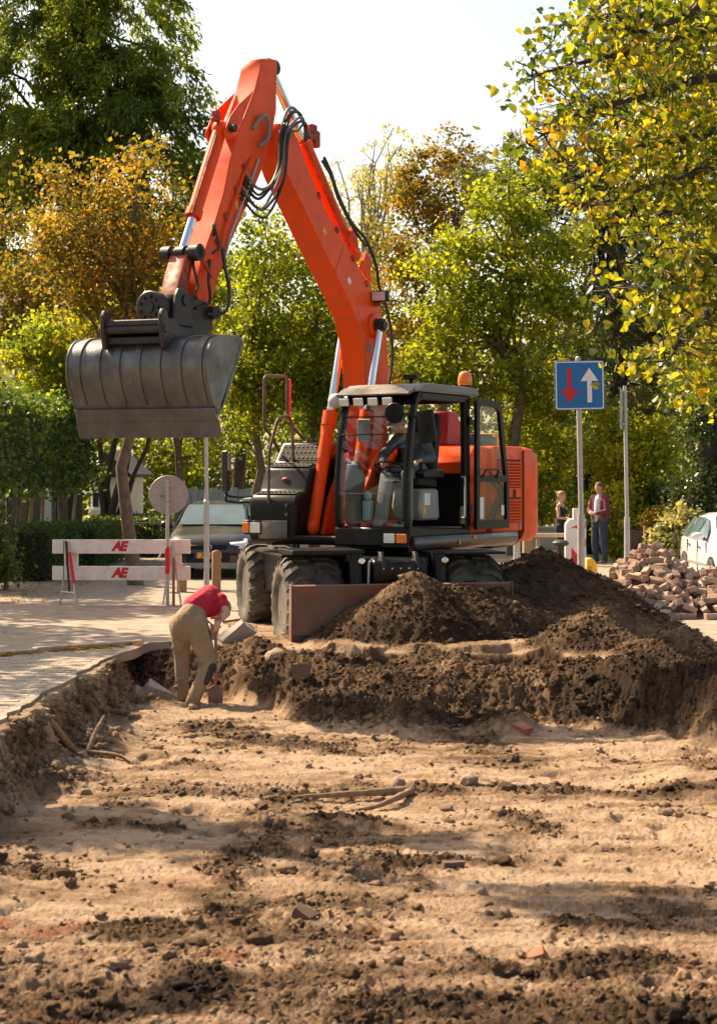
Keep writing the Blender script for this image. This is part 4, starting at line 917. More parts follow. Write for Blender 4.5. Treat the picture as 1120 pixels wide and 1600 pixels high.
B().prism([(-0.28, 1.3), (-0.16, 1.3), (-0.14, 3.08), (-0.25, 3.08)], CY0, CY0+0.08).obj('pillar', BLACK, CABF, 0.02)
B().prism([(-0.28, 1.3), (-0.22, 1.3), (-0.22, 2.05), (-0.28, 2.05)], CY0+0.08, CY1-0.09).obj('rear_panel', BLACK, CABF)
# header bars
B().prism([(1.24, 3.0), (-0.26, 3.0), (-0.26, 3.10), (1.20, 3.10)], CY1-0.07, CY1).obj('roof_rail', BLACK, CABF, 0.015)
B().prism([(1.24, 3.0), (-0.26, 3.0), (-0.26, 3.10), (1.20, 3.10)], CY0, CY0+0.07).obj('roof_rail', BLACK, CABF, 0.015)
B().prism([(1.15, 2.98), (1.33, 2.95), (1.24, 3.10), (1.12, 3.10)], CY0, CY1).obj('roof_rail', BLACK, CABF, 0.01)
B().prism([(-0.26, 3.0), (-0.18, 3.0), (-0.18, 3.10), (-0.26, 3.10)], CY0, CY1).obj('roof_rail', BLACK, CABF, 0.01)
ROOFM = pm('sunlit_roof_paint', (0.12, 0.105, 0.095), 0.35, vary=.15, dirt=(0.35, 0.29, 0.23), dirt_amt=.6, dirt_scale=2.5)
B().prism([(1.30, 3.10), (1.12, 3.20), (0.9, 3.225), (-0.36, 3.215), (-0.50, 3.16), (-0.50, 3.10)], CY0-0.02, CY1+0.02).obj('cab_roof', ROOFM, CABF, 0.025, seg=2)
B().prism([(1.30, 3.09), (1.44, 3.05), (1.46, 3.07), (1.24, 3.17)], CY0-0.02, CY1-0.04).obj('sun_visor', ROOFM, CABF, 0.008)
# windows
B().prism([(1.525, 1.38), (1.545, 1.6), (1.53, 2.0), (1.45, 2.5), (1.335, 2.93), (1.325, 2.93), (1.44, 2.5), (1.52, 2.0), (1.535, 1.6), (1.515, 1.38)], CY0+0.085, CY1-0.085).obj('windscreen', GLASS, CABF)
B().prism([(0.0, 1.32), (1.42, 1.36), (1.44, 2.0), (1.36, 2.5), (1.2, 2.98), (-0.1, 2.98)], CY0+0.02, CY0+0.028).obj('side_window', GLASS, CABF)
B().prism([(-0.24, 2.07), (-0.232, 2.07), (-0.22, 2.99), (-0.228, 2.99)], CY0+0.08, CY1-0.09).obj('rear_window', GLASS, CABF)
for z, x in ((2.78, 1.40), (2.55, 1.455)):
    B().cyl((x, CY0+0.06, z), (x, CY1-0.06, z), 0.009, n=6).obj('guard_rod', BLACK, CABF)
B().prism([(1.548, 1.78), (1.555, 1.78), (1.555, 1.79), (1.548, 1.79)], CY0+0.1, CY1-0.1).obj('window_seam', GREYP, CABF)
# interior: seat, console, wheel, floor mat
CABI = B().box(-0.1, 1.42, CY0+0.06, CY1-0.05, 1.305, 1.325).obj('floor_mat', pm('floor_mat', (0.14, 0.11, 0.09), 0.9, vary=.4, scale=8, dirt=(.3, .22, .15), dirt_amt=.7), CABF)
SEAT = B().prism([(0.12, 1.86), (0.66, 1.90), (0.70, 1.98), (0.64, 2.02), (0.16, 2.0)], 0.50, 1.0).obj('seat', SEATM, EX, 0.04, seg=2)
B().prism([(0.10, 1.96), (0.24, 1.98), (0.12, 2.62), (0.08, 2.86), (-0.02, 2.86), (-0.02, 2.6)], 0.52, 0.98).obj('backrest', SEATM, SEAT, 0.04, seg=2)
B().prism([(0.1, 1.42), (0.62, 1.42), (0.68, 1.60), (0.62, 1.84), (0.14, 1.84)], 0.58, 1.02).obj('seat_base', pm('seat_base_grey', (.30, .30, .29), .6, vary=.1), SEAT, 0.03)
B().box(0.40, 0.56, 1.02, 1.026, 1.62, 1.78).obj('label_sticker', WHITEP, SEAT); B().box(0.52, 0.60, 1.021, 1.027, 1.50, 1.60).obj('label_sticker', YELLOWP, SEAT)
for y in (0.44, 1.06):
    B().prism([(0.15, 1.98), (0.75, 1.98), (0.80, 2.06), (0.7, 2.10), (0.15, 2.10)], y-0.06, y+0.06).obj('armrest', BLACK, SEAT, 0.02)
    B().tube([(0.72, y, 2.08), (0.74, y, 2.2)], [0.02, 0.028], 8).obj('joystick', BLACK, SEAT)
COLN = B().prism([(1.20, 1.33), (1.34, 1.33), (1.12, 2.06), (1.02, 2.04)], 0.66, 0.82).obj('steering_column', pm('mid_console', (0.13, 0.13, 0.135), 0.55, vary=.15), EX, 0.04, seg=2)
ringp = [Vector((1.0 + 0.17*math.cos(t)*0.85, 0.74 + 0.20*math.sin(t), 2.13 + 0.17*math.cos(t)*0.4)) for t in [2*math.pi*k/20 for k in range(20)]]
B().tube(ringp, 0.016, 6, closed=True).obj('steering_wheel', BLACK, COLN)
B().cyl((1.0, 0.56, 2.13), (1.0, 0.92, 2.13), 0.014, n=6).cyl((1.03, 0.74, 2.04), (1.0, 0.74, 2.13), 0.03, n=8).obj('wheel_spoke', BLACK, COLN)
B().prism([(1.15, 1.36), (1.42, 1.36), (1.46, 1.9), (1.40, 2.16), (1.30, 2.22), (1.22, 2.0)], 0.30, 0.48).obj('side_console', pm('dark_console', (0.075, 0.075, 0.078), 0.6, vary=.15), EX, 0.05, seg=2)
B().tube([(1.32, 0.40, 2.16), (1.34, 0.44, 2.30), (1.36, 0.47, 2.33)], 0.022, 6).tube([(1.32, 0.36, 2.16), (1.36, 0.28, 2.24)], 0.022, 6).obj('console_lever', WHITEP, EX)
b = B(); b.box(1.18, 1.36, 0.5, 0.6, 1.33, 1.4); b.box(1.2, 1.34, 0.88, 0.98, 1.33, 1.4); b.obj('pedal', REDM, EX, 0.01)
B().obox((1.25, 0.55, 1.56), (0.1, 0.12, 0.26)).ball((1.25, 0.55, 1.75), 0.06).obj('thermos_bag', pm('pale_teal', (0.25, 0.42, 0.42), 0.5), EX, 0.02)
B().obox((1.3, 1.05, 1.35), (0.2, 0.14, 0.05)).obj('green_mat', pm('green_rubber', (0.03, 0.25, 0.10), 0.6), EX, 0.01)
B().obox((0.95, 0.32, 2.62), (0.02, 0.2, 0.3)).obj('monitor', GREYP, EX, 0.01)
# lamps, mirrors, beacon
for k in range(4):
    y = CY0 + 0.12 + k*0.215
    wl = B().obox((1.42, y, 2.98), (0.10, 0.14, 0.11), rot=Matrix.Rotation(RAD(12), 4, 'Y')).obj('work_lamp', BLACK, CABF, 0.015)
    B().obox((1.475, y, 2.97), (0.012, 0.145, 0.10), rot=Matrix.Rotation(RAD(12), 4, 'Y')).obj('work_lamp_lens', LAMPM, CABF, 0.012)
B().ball((1.36, CY0-0.06, 3.0), (0.13, 0.11, 0.10), 14, 9).obj('cab_mirror', LGREY, CABF)
B().lathe([(0.02, -0.05), (0.11, -0.03), (0.135, 0.0), (0.12, 0.02), (0.03, 0.03)], (1.50, 1.08, 2.82), (1, 0.1, 0), 20).obj('round_mirror', BLACK, CABF)
B().tube(rpath([(1.48, 1.08, 2.84), (1.42, 1.25, 2.80), (1.38, 1.42, 2.74), (1.38, 1.52, 2.70), (1.38, 1.52, 2.5)], 0.04), 0.014, 6).obj('mirror_arm', BLACK, CABF)
B().obox((1.40, 1.50, 2.64), (0.06, 0.24, 0.42), rot=Matrix.Rotation(RAD(8), 4, 'X')).obj('door_mirror', BLACK, CABF, 0.035, seg=2)
B().cyl((-0.33, CY1-0.12, 3.2), (-0.33, CY1-0.12, 3.25), 0.10, n=16).obj('beacon_base', BLACK, CABF)
B().lathe([(0.092, 0), (0.10, 0.03), (0.098, 0.10), (0.08, 0.165), (0.045, 0.195), (0.01, 0.2)], (-0.33, CY1-0.12, 3.25), (0, 0, 1), 18).obj('beacon', AMBER, CABF)
B().box(0.30, 0.42, 0.62, 0.82, 3.31, 3.38).cyl((0.36, 0.72, 3.2), (0.36, 0.72, 3.32), 0.03, n=8).obj('roof_camera', BLACK, CABF, 0.01)
B().tube([(-0.42, CY1-0.1, 3.18), (-0.50, CY1+0.05, 3.42)], [0.008, 0.004], 5).obj('aerial', BLACK, CABF)
hb = B().box(1.46, 1.555, 1.0, 1.28, 1.14, 1.28).obj('headlight_housing', BLACK, CABF, 0.015)
B().box(1.552, 1.565, 0.86+0.10, 1.0+0.12, 1.15, 1.27).obj('headlight', LAMPM, CABF, 0.004); B().box(1.54, 1.568, 1.14, 1.29, 1.15, 1.27).obj('indicator', AMBER, CABF, 0.008)
B().box(1.5, 1.548, 0.93, 1.31, 1.10, 1.135).obj('lamp_guard', BLACK, CABF)
B().tube(rpath([(0.05, CY1+0.02, 1.45), (0.05, CY1+0.07, 1.45), (0.05, CY1+0.07, 2.0), (0.05, CY1+0.02, 2.0)], 0.03), 0.013, 6).obj('grab_rail', GALV, CABF)
B().box(-0.08, 0.02, CY1-0.03, CY1+0.01, 1.36, 1.6).obj('lock_box', RIM, CABF, 0.01)
# door swung right back against the machine's flank
dy = CY1 + 0.045
outer = [(-0.27, 1.28), (-0.27, 3.02), (-0.40, 3.08), (-0.95, 3.05), (-1.06, 2.98), (-1.14, 2.6), (-1.25, 2.1), (-1.30, 1.9), (-1.30, 1.28)]
holeU = [(-0.36, 2.02), (-0.36, 2.93), (-0.42, 2.98), (-0.90, 2.96), (-0.99, 2.9), (-1.06, 2.55), (-1.19, 2.02)]
holeL = [(-0.36, 1.40), (-0.36, 1.93), (-1.22, 1.93), (-1.22, 1.40)]
def frame_from(outer, holes, y0, y1, name, m, par):
    bm_ = bmesh.new(); ed = []
    for loop in [outer] + holes:
        vs_ = [bm_.verts.new((x, y0, z)) for x, z in loop]
        ed += [bm_.edges.new((vs_[i], vs_[(i+1) % len(vs_)])) for i in range(len(vs_))]
    bmesh.ops.triangle_fill(bm_, edges=ed, use_beauty=True, use_dissolve=False)
    ex = bmesh.ops.extrude_face_region(bm_, geom=bm_.faces[:])
    for v in [g for g in ex['geom'] if isinstance(g, bmesh.types.BMVert)]: v.co.y = y1
    bb_ = B(); bb_.bm.free(); bb_.bm = bm_
    return bb_.obj(name, m, par, 0.0, 35)
DOOR = frame_from(outer, [holeU, holeL], dy, dy+0.05, 'door', BLACK, EX)
B().prism(holeU, dy+0.02, dy+0.026).obj('door_window', GLASS, DOOR)
B().prism(holeL, dy+0.02, dy+0.026).obj('lower_door_window', glass('tinted_door_glass', (0.88, 0.80, 0.74), 0.04), DOOR)
B().tube(rpath([(-0.42, dy+0.05, 1.99), (-0.45, dy+0.1, 2.10), (-0.85, dy+0.1, 2.10), (-0.88, dy+0.05, 1.99)], 0.03), 0.014, 6).obj('door_handle', BLACK, DOOR)
B().prism([(-0.40, 1.42), (-0.52, 1.42), (-0.52, 1.72), (-0.40, 1.72)], dy+0.028, dy+0.032).obj('door_sticker', WHITEP, DOOR); B().prism([(-1.08, 1.46), (-1.17, 1.46), (-1.17, 1.6), (-1.08, 1.6)], dy+0.028, dy+0.032).obj('door_sticker', WHITEP, DOOR)
B().tube(spline([(-0.9, dy-0.02, 1.95), (-1.12, dy-0.02, 1.85), (-1.15, dy-0.02, 1.7), (-0.95, dy-0.02, 1.55), (-0.85, dy-0.02, 1.4)], 6), 0.05, 8).obj('door_trim', DARK, DOOR)
for z in (1.5, 2.7): B().tube([(-0.2, CY1+0.03, z), (-0.2, CY1+0.03, z+0.12)], 0.03, 8).obj('door_hinge', DARK, DOOR)
# ================================================================ trees, hedges, shrubs
LM_YG = leafmat('leaf_yellow_green', [(0, (0.059, 0.081, 0.011)), (0.45, (0.162, 0.204, 0.022)), (0.8, (0.344, 0.344, 0.030)), (1, (0.537, 0.420, 0.032))], 0.62)
LM_G = leafmat('leaf_green', [(0, (0.056, 0.084, 0.011)), (0.5, (0.179, 0.212, 0.020)), (1, (0.425, 0.391, 0.034))], 0.62)
LM_OR = leafmat('leaf_autumn', [(0, (0.099, 0.094, 0.020)), (0.4, (0.275, 0.182, 0.031)), (0.75, (0.462, 0.209, 0.039)), (1, (0.572, 0.220, 0.050))], 0.56)
LM_CON = leafmat('conifer_spray', [(0, (0.036, 0.072, 0.017)), (0.6, (0.144, 0.186, 0.031)), (1, (0.360, 0.348, 0.042))], 0.50)
LM_PINE = leafmat('pine_needles', [(0, (0.037, 0.056, 0.027)), (0.6, (0.106, 0.119, 0.053)), (1, (0.300, 0.237, 0.088))], 0.40)
LM_PALE = leafmat('hazed_pale_leaf', [(0, (0.26, 0.25, 0.10)), (1, (0.52, 0.45, 0.20))], 0.5)  # pale tones stand in for haze over the far tree
LM_HEDGE = leafmat('hedge_leaf', [(0, (0.026, 0.054, 0.014)), (0.6, (0.102, 0.156, 0.029)), (1, (0.324, 0.336, 0.042))], 0.45, 0.35, 0.5)
LM_LIN = leafmat('linden_leaf', [(0, (0.055, 0.085, 0.010)), (0.35, (0.16, 0.175, 0.016)), (0.65, (0.42, 0.34, 0.02)), (0.88, (0.62, 0.40, 0.025)), (1, (0.60, 0.22, 0.035))], 0.56, 0.4, 0.4)
LM_IVY = leafmat('ivy_leaf', [(0, (0.018, 0.036, 0.010)), (0.7, (0.09, 0.11, 0.03)), (1, (0.48, 0.42, 0.20))], 0.35, 0.3, 0.5)

def leaves(C, Lsz, Wsz, r, up=0.35, droop=0.1, axis=None, tint=None, shape='rhomb'):
    """C (n,3) leaf bases -> arrays of folded leaf blades"""
    n = len(C)
    nrm = r.standard_normal((n, 3)); nrm[:, 2] += up*2; nrm /= np.linalg.norm(nrm, axis=1)[:, None] + 1e-9
    a = r.standard_normal((n, 3)) if axis is None else axis + 0.45*r.standard_normal((n, 3))
    a[:, 2] -= droop
    a -= nrm*np.sum(a*nrm, 1)[:, None]; a /= np.linalg.norm(a, axis=1)[:, None] + 1e-9
    s = np.cross(nrm, a)
    Ls = (Lsz*(0.65+0.7*r.random(n)))[:, None]; Ws = Ls*(Wsz/Lsz)
    if shape == 'rhomb':
        V = np.stack([C, C + a*Ls*0.45 + s*Ws*0.5 + nrm*Ws*0.12, C + a*Ls, C + a*Ls*0.45 - s*Ws*0.5 + nrm*Ws*0.12], 1)
        Fc = np.arange(n*4).reshape(n, 4)
    else:      # heart-shaped: two folded halves
        k = [(0, 0), (-0.10, 0.30), (0.12, 0.5), (0.45, 0.46), (0.78, 0.2), (1.0, 0.0)]
        pts = [C + a*Ls*x + s*Ws*y + nrm*Ws*abs(y)*0.28 - nrm*Ls*0.10*x*x for x, y in k] + [C + a*Ls*x - s*Ws*y + nrm*Ws*abs(y)*0.28 - nrm*Ls*0.10*x*x for x, y in k[1:5]]
        V = np.stack(pts, 1); i0 = (np.arange(n)*10)[:, None]
        h1 = np.concatenate([i0+np.array([[0, 1, 2, 3]]), i0+np.array([[0, 3, 4, 5]]), i0+np.array([[0, 7+1, 7, 6]])[:, ::-1][:, ::-1], i0+np.array([[0, 5, 9, 8]])], 0)
        Fc = h1
    t = r.random(n) if tint is None else tint
    return V.reshape(-1, 3), Fc, np.repeat(np.clip(t, 0, 1), V.shape[1])

def in_lobes(lobes, n, r, shell=0.55):
    vol = np.array([l[3]*l[4]*l[5] for l in lobes])**0.75; vol = vol/vol.sum()
    k = r.choice(len(lobes), n, p=vol); L = np.array(lobes)[k]
    d = r.standard_normal((n, 3)); d /= np.linalg.norm(d, axis=1)[:, None]
    rad = shell + (1.06-shell)*r.random(n)**0.7
    return L[:, :3] + d*L[:, 3:6]*rad[:, None], d, k

def limb(p0, p1, r0, r1, r, n=5, sag=0.0, wig=0.12):
    p0, p1 = Vector(p0), Vector(p1); L = (p1-p0).length; pts = []
    for i in range(n+1):
        t = i/n; p = p0.lerp(p1, t)
        if 0 < i < n: p += Vector((r.gauss(0, 1), r.gauss(0, 1), r.gauss(0, .6)))*wig*L/n
        p.z += sag*math.sin(math.pi*t)*L
        pts.append(p)
    return pts, [r0 + (r1-r0)*(i/n) for i in range(n+1)]

def tree(name, label, base, lobes, mat, n_cl=150, per=80, leaf=(0.14, 0.10), sig=0.3, tint=(0.5, 0.22), trunk=(0.14, 4.0), seed=1, group=None, cat='tree',
         lean=(0, 0), style='broad', n_limb=16, flat=0.65, barkm=None, up=0.35, droop=0.15, shell=0.5, twig=0.012):
    r = np.random.default_rng(seed); rp = random.Random(seed)
    o = empty(name, base, 0, label, cat, group)
    cl, dirs, kk = in_lobes(lobes, n_cl, r, shell)
    per_i = np.maximum(8, (per*(0.5 + r.random(n_cl)))).astype(int)
    rep = np.repeat(np.arange(n_cl), per_i); n = len(rep)
    off = r.standard_normal((n, 3))*sig*np.array([1, 1, flat])*(0.7+0.6*r.random(n_cl))[rep][:, None]
    axis = None
    if style == 'droop':       # sprays hanging out and down from the branch
        out = dirs.copy(); out[:, 2] = 0; out /= np.linalg.norm(out, axis=1)[:, None] + 1e-6
        t = r.random(n)**0.8
        off = off*0.45 + out[rep]*(t*sig*2.2)[:, None]; off[:, 2] -= t*t*sig*1.9*(0.6+0.8*r.random(n))
        axis = out[rep]*0.5 + np.array([0, 0, -0.9])
    if style == 'pine':
        out = dirs.copy(); out[:, 2] = 0.25*out[:, 2]; out /= np.linalg.norm(out, axis=1)[:, None] + 1e-6
        t = r.random(n); off = off*0.35 + out[rep]*(t*sig*3.2)[:, None]; off[:, 2] += (t-0.4)*sig*0.7
        axis = out[rep]
    C = cl[rep] + off
    tn = tint[0] + tint[1]*(0.6*r.standard_normal(n_cl)[rep] + 0.7*r.standard_normal(n))
    V, Fc, T = leaves(C, leaf[0], leaf[1], r, up, droop, axis, tn)
    f = link('crown', mesh_np('crown', V, Fc, mat, False, {'tint': T}), o)
    b = B(); tr, th = trunk
    top = Vector((lean[0], lean[1], th))
    pts, rs_ = limb((0, 0, -0.1), top, tr*1.25, tr*0.55, rp, 6, 0, 0.10); rs_[0] *= 1.25
    b.tube(pts, rs_, 9)
    order = np.argsort(r.random(n_cl))[:n_limb]
    for i in order:
        c = Vector(cl[i]); t = rp.uniform(0.45, 0.98); k = int(t*6); p0 = pts[min(k, 6)].lerp(pts[min(k+1, 6)], t*6-k)
        if c.z < p0.z - 0.8: p0 = pts[4]
        lp, lr = limb(p0, c, tr*0.36, twig, rp, 5, 0.06 if style != 'droop' else 0.1, 0.16)
        b.tube(lp, lr, 5)
        for _ in range(2):
            j = rp.randrange(2, 5); e = lp[j] + Vector((rp.gauss(0, .5), rp.gauss(0, .5), rp.gauss(.2, .4)))*sig*2.6
            q, qr = limb(lp[j], e, lr[j]*0.6, twig*0.6, rp, 3, 0, 0.2); b.tube(q, qr, 4)
    b.obj('trunk', barkm or BARK, o, 0, 70)
    return o

DBARK = pm('dark_bark', (0.055, 0.042, 0.032), 0.9, vary=0.35, scale=9, bump=0.7, bump_scale=22)
def base_at(px, d): return (XA(px, d), d, 0)
def lob(px, py, d, w, h, dep, bx, bd=None):
    """lobe from photo centre and half sizes in metres, relative to the trunk base"""
    return (XA(px, d) - bx[0], (bd or 0), ZA(py, d), w, dep, h)

GR = 'trees standing behind the excavator'
# tall feathery conifer, top left
bs = base_at(105, 58)
tree('conifer_tree', 'tall dark green feathery conifer towering at the top left', bs,
     [lob(110, 430, 58, 4.0, 2.0, 2.6, bs), lob(60, 330, 58, 3.4, 2.4, 2.4, bs), lob(170, 250, 58, 3.3, 2.4, 2.4, bs), lob(215, 150, 58, 2.2, 1.6, 2.0, bs, -0.4), lob(90, 140, 58, 3.4, 2.6, 2.4, bs),
      lob(180, 40, 58, 2.5, 2.2, 2.2, bs), lob(240, 380, 58, 1.9, 1.8, 1.8, bs, 0.4), lob(60, 10, 58, 2.3, 2.2, 2.0, bs), lob(130, -90, 58, 2.6, 2.6, 2.0, bs), lob(265, 235, 58, 1.4, 0.9, 1.2, bs, -0.3), lob(10, 220, 58, 2.4, 2.0, 2.0, bs)],
     LM_CON, 620, 165, (0.26, 0.08), 0.38, (0.62, 0.26), (0.34, 21), 3, GR, style='droop', n_limb=46, barkm=DBARK)
# autumn tree whose trunk stands behind the barrier
bs = base_at(213, 32)
tree('autumn_tree', 'orange brown street tree with its trunk behind the white barrier', bs,
     [lob(205, 420, 33, 1.0, 0.8, 1.0, bs), lob(140, 335, 33, 0.55, 0.75, 0.8, bs), lob(100, 300, 33, .35, .25, .5, bs), lob(285, 360, 33, .4, .4, .5, bs), lob(110, 380, 33, .45, .4, .5, bs), lob(235, 320, 33, 0.75, 0.95, 0.8, bs), lob(265, 430, 33, 0.7, 0.7, 0.8, bs), lob(130, 430, 33, 0.8, 0.7, 0.8, bs), lob(195, 500, 33, 1.1, 0.5, 0.8, bs), lob(180, 280, 33, .3, .4, .4, bs), lob(225, 262, 33, .22, .3, .3, bs)],
     LM_OR, 150, 58, (0.10, 0.075), 0.26, (0.24, 0.28), (0.105, 7.2), 5, GR, n_limb=30)
bs = base_at(35, 44)
tree('autumn_tree', 'brown leaved tree at the left edge below the tall conifer', bs,
     [lob(30, 400, 44, 1.5, 1.5, 1.2, bs), lob(70, 480, 44, 1.2, 1.0, 1.2, bs), lob(-10, 500, 44, 1.5, 1.2, 1.2, bs)],
     LM_OR, 120, 65, (0.12, 0.085), 0.25, (0.26, 0.2), (0.15, 7.5), 6, GR)
bs = base_at(100, 40)
tree('maple_tree', 'low yellow green tree to the left of the excavator bucket', bs,
     [lob(120, 520, 40, 1.35, 0.85, 1.0, bs), lob(70, 560, 40, 1.0, 0.8, 1.0, bs), lob(180, 500, 40, 0.9, 0.7, 0.9, bs), lob(90, 620, 40, 0.9, 0.6, 0.9, bs), lob(230, 470, 40, .7, .6, .8, bs), lob(150, 590, 40, 1.1, 0.7, 0.9, bs)],
     LM_YG, 170, 70, (0.12, 0.09), 0.23, (0.62, 0.24), (0.12, 4.8), 7, GR)
bs = base_at(275, 43)
tree('maple_tree', 'thin street tree with yellow leaves above the round sign', bs,
     [lob(300, 700, 43, 0.5, 0.6, 0.5, bs), lob(285, 600, 43, 0.8, 1.0, 0.8, bs), lob(300, 480, 43, 1.0, 1.2, 1.0, bs), lob(250, 560, 43, .8, .8, .8, bs)],
     LM_YG, 110, 60, (0.12, 0.09), 0.22, (0.6, 0.24), (0.10, 5.4), 8, GR)
# centre: two slim yellow-green trees
for i, (px, sd, lbl, d) in enumerate(((398, 9, 'slim yellow green tree just left of the orange boom', 46), (492, 10, 'yellow green tree directly behind the raised boom', 47))):
    bs = base_at(px, d)
    tree('maple_tree', lbl, bs, [lob(px-5, 640, d, 0.95, 0.9, 0.9, bs), lob(px-15, 540, d, 1.15, 1.0, 1.0, bs), lob(px+25, 460, d, 1.15, 1.1, 1.0, bs), lob(px+10, 385, d, 0.85, 0.9, 0.9, bs), lob(px+35, 575, d, 0.9, 0.9, .9, bs), lob(px-30, 600, d, .8, .6, .8, bs)],
         LM_YG, 190, 62, (0.125, 0.09), 0.24, (0.52, 0.24), (0.11, 6.6), sd, GR, n_limb=22)
bs = base_at(380, 62)
tree('dark_tree', 'dark green tree between the bucket arm and the boom', bs, [lob(360, 520, 62, 1.6, 2.8, 1.5, bs), lob(400, 430, 62, 1.3, 1.6, 1.4, bs), lob(340, 640, 62, 2.0, 1.8, 1.5, bs), lob(440, 620, 62, 2.0, 2.2, 1.5, bs)],
     LM_G, 170, 65, (0.15, 0.10), 0.3, (0.25, 0.18), (0.2, 9), 12, GR, barkm=DBARK)
# far feathery tree; its haze is put into pale leaf and bark colours
bs = base_at(575, 86)
tree('pale_tree', 'pale hazy feathery tree far behind the top of the boom', bs, [lob(570, 330, 86, 2.0, 3.0, 2.0, bs), lob(545, 290, 86, 1.3, 1.6, 1.4, bs), lob(600, 260, 86, 1.3, 2.0, 1.4, bs), lob(520, 350, 86, 1.5, 2.4, 1.4, bs), lob(590, 430, 86, 2.6, 3.0, 2.0, bs), lob(610, 210, 86, .7, .8, .7, bs)],
     LM_PALE, 190, 34, (0.22, 0.08), 0.36, (0.5, 0.25), (0.25, 15), 13, GR, style='droop', n_limb=40, barkm=pm('hazed_pale_bark', (0.27, 0.23, 0.15), 0.9, vary=.2), shell=0.3, twig=0.03)
bs = base_at(700, 62)
tree('autumn_tree', 'brown orange tree rising behind the bright green tree', bs,
     [lob(690, 300, 62, 1.7, 1.6, 1.5, bs), lob(695, 232, 62, 0.9, 0.8, 0.9, bs), lob(640, 360, 62, 1.4, 1.8, 1.4, bs), lob(730, 270, 62, 0.9, 1.0, 1.0, bs), lob(615, 460, 62, 1.5, 1.8, 1.4, bs), lob(640, 560, 62, 1.9, 1.6, 1.5, bs)],
     LM_OR, 210, 66, (0.15, 0.11), 0.27, (0.26, 0.22), (0.2, 11), 14, GR)
bs = base_at(805, 44)
tree('green_tree', 'bright green leafy tree behind the cab, right of the boom', bs,
     [lob(800, 285, 44, 1.0, 0.9, 1.0, bs), lob(770, 350, 44, 1.2, 0.9, 1.1, bs), lob(690, 410, 44, 0.95, 0.6, 1.0, bs, -.3), lob(840, 400, 44, 1.2, 0.9, 1.1, bs), lob(720, 500, 44, 1.2, 0.75, 1.1, bs, -.4), lob(690, 570, 44, 1.0, 0.7, 1.0, bs, -.3), lob(800, 480, 44, 1.4, 0.8, 1.1, bs, -.2), lob(870, 500, 44, 0.9, 0.7, 1.0, bs), lob(780, 590, 44, 1.4, 0.6, 1.1, bs, -.2), lob(850, 600, 44, 1.0, 0.7, 1.0, bs), lob(840, 680, 44, 1.0, 0.8, 0.9, bs, .5)],
     LM_G, 330, 70, (0.125, 0.10), 0.23, (0.60, 0.24), (0.15, 8.2), 15, GR, n_limb=34)
bs = base_at(960, 50)
tree('pine_tree', 'dark grey green pine with spreading boughs on the right', bs,
     [lob(900, 300, 50, 1.5, 1.0, 1.4, bs), lob(960, 250, 50, 1.6, 1.5, 1.4, bs), lob(1010, 350, 50, 1.8, 1.2, 1.5, bs), lob(930, 430, 50, 2.0, 1.0, 1.5, bs, -.4), lob(900, 520, 50, 1.9, 0.8, 1.5, bs, -.4), lob(1000, 560, 50, 2.0, 1.0, 1.5, bs), lob(920, 640, 50, 1.8, 0.9, 1.5, bs), lob(830, 270, 50, 1.1, .5, 1, bs), lob(1050, 200, 50, 1.8, 2, 1.5, bs), lob(1060, 470, 50, 1.6, 1.4, 1.4, bs)],
     LM_PINE, 440, 110, (0.26, 0.05), 0.36, (0.55, 0.26), (0.24, 15), 16, GR, style='pine', n_limb=50, barkm=DBARK, up=0.1)
bs = base_at(165, 46)
o = empty('leaning_tree', bs, 0, 'dark tree with several leaning stems behind the clipped hedge', 'tree', GR)
b = B(); rp = random.Random(4)
for x0, x1, z1, r0 in ((-0.1, 0.75, 3.4, .13), (0.0, 0.3, 3.6, .12), (-0.2, -0.15, 3.5, .10), (0.05, 1.2, 3.3, .09)):
    pts, rs_ = limb((x0, 0, -0.1), (x1, rp.uniform(-.3, .3), z1), r0, r0*0.6, rp, 6, 0, .12); b.tube(pts, rs_, 8)
b.obj('trunk', DBARK, o, 0, 70)
r = np.random.default_rng(44); cl, _, _ = in_lobes([(0.4, 0, 4.3, 1.6, 1.2, 0.9)], 60, r, .3); C = np.repeat(cl, 60, 0) + r.standard_normal((3600, 3))*.26
V, Fc, T = leaves(C, .13, .09, r, .35, .15, None, .3 + .2*r.standard_normal(3600)); link('crown', mesh_np('crown', V, Fc, LM_G, False, {'tint': T}), o)

# shrubs and small trees to the right of the machine
def shrub(name, label, px, d, lobes_px, mat, n_cl, per, leaf, sig, tint, seed, cat='shrub', group=None, stem=0.04):
    bs = base_at(px, d)
    return tree(name, label, bs, [lob(x, y, d, w_, h_, (w_+h_)/2, bs) for x, y, w_, h_ in lobes_px], mat, n_cl, per, leaf, sig, tint, (stem, 1.0), seed, group, cat, n_limb=12, shell=0.35)
SG = 'garden shrubs on the right'
shrub('yellow_shrub', 'tall yellow green shrub to the right of the blue sign', 985, 43, [(960, 700, .8, .7), (1000, 740, .9, .8), (975, 790, .9, .6), (1030, 690, .7, .6), (950, 660, .5, .4), (940, 800, .5, .5)], LM_YG, 130, 70, (0.13, .09), .2, (.75, .22), 21, group=SG)
shrub('green_shrub', 'green shrubbery behind the two talking people', 880, 56, [(860, 720, 1.4, 1.2), (910, 700, 1.3, 1.4), (850, 790, 1.2, .8), (930, 780, 1.2, 1.2), (890, 640, 1.2, 1.2)], LM_G, 150, 60, (0.15, .10), .28, (.5, .24), 22, group=SG)
shrub('green_shrub', 'sunlit green shrub beyond the orange counterweight', 845, 50, [(840, 760, .7, .8), (835, 700, .8, .8), (860, 810, .6, .3)], LM_YG, 70, 60, (0.14, .1), .25, (.55, .24), 23, group=SG)
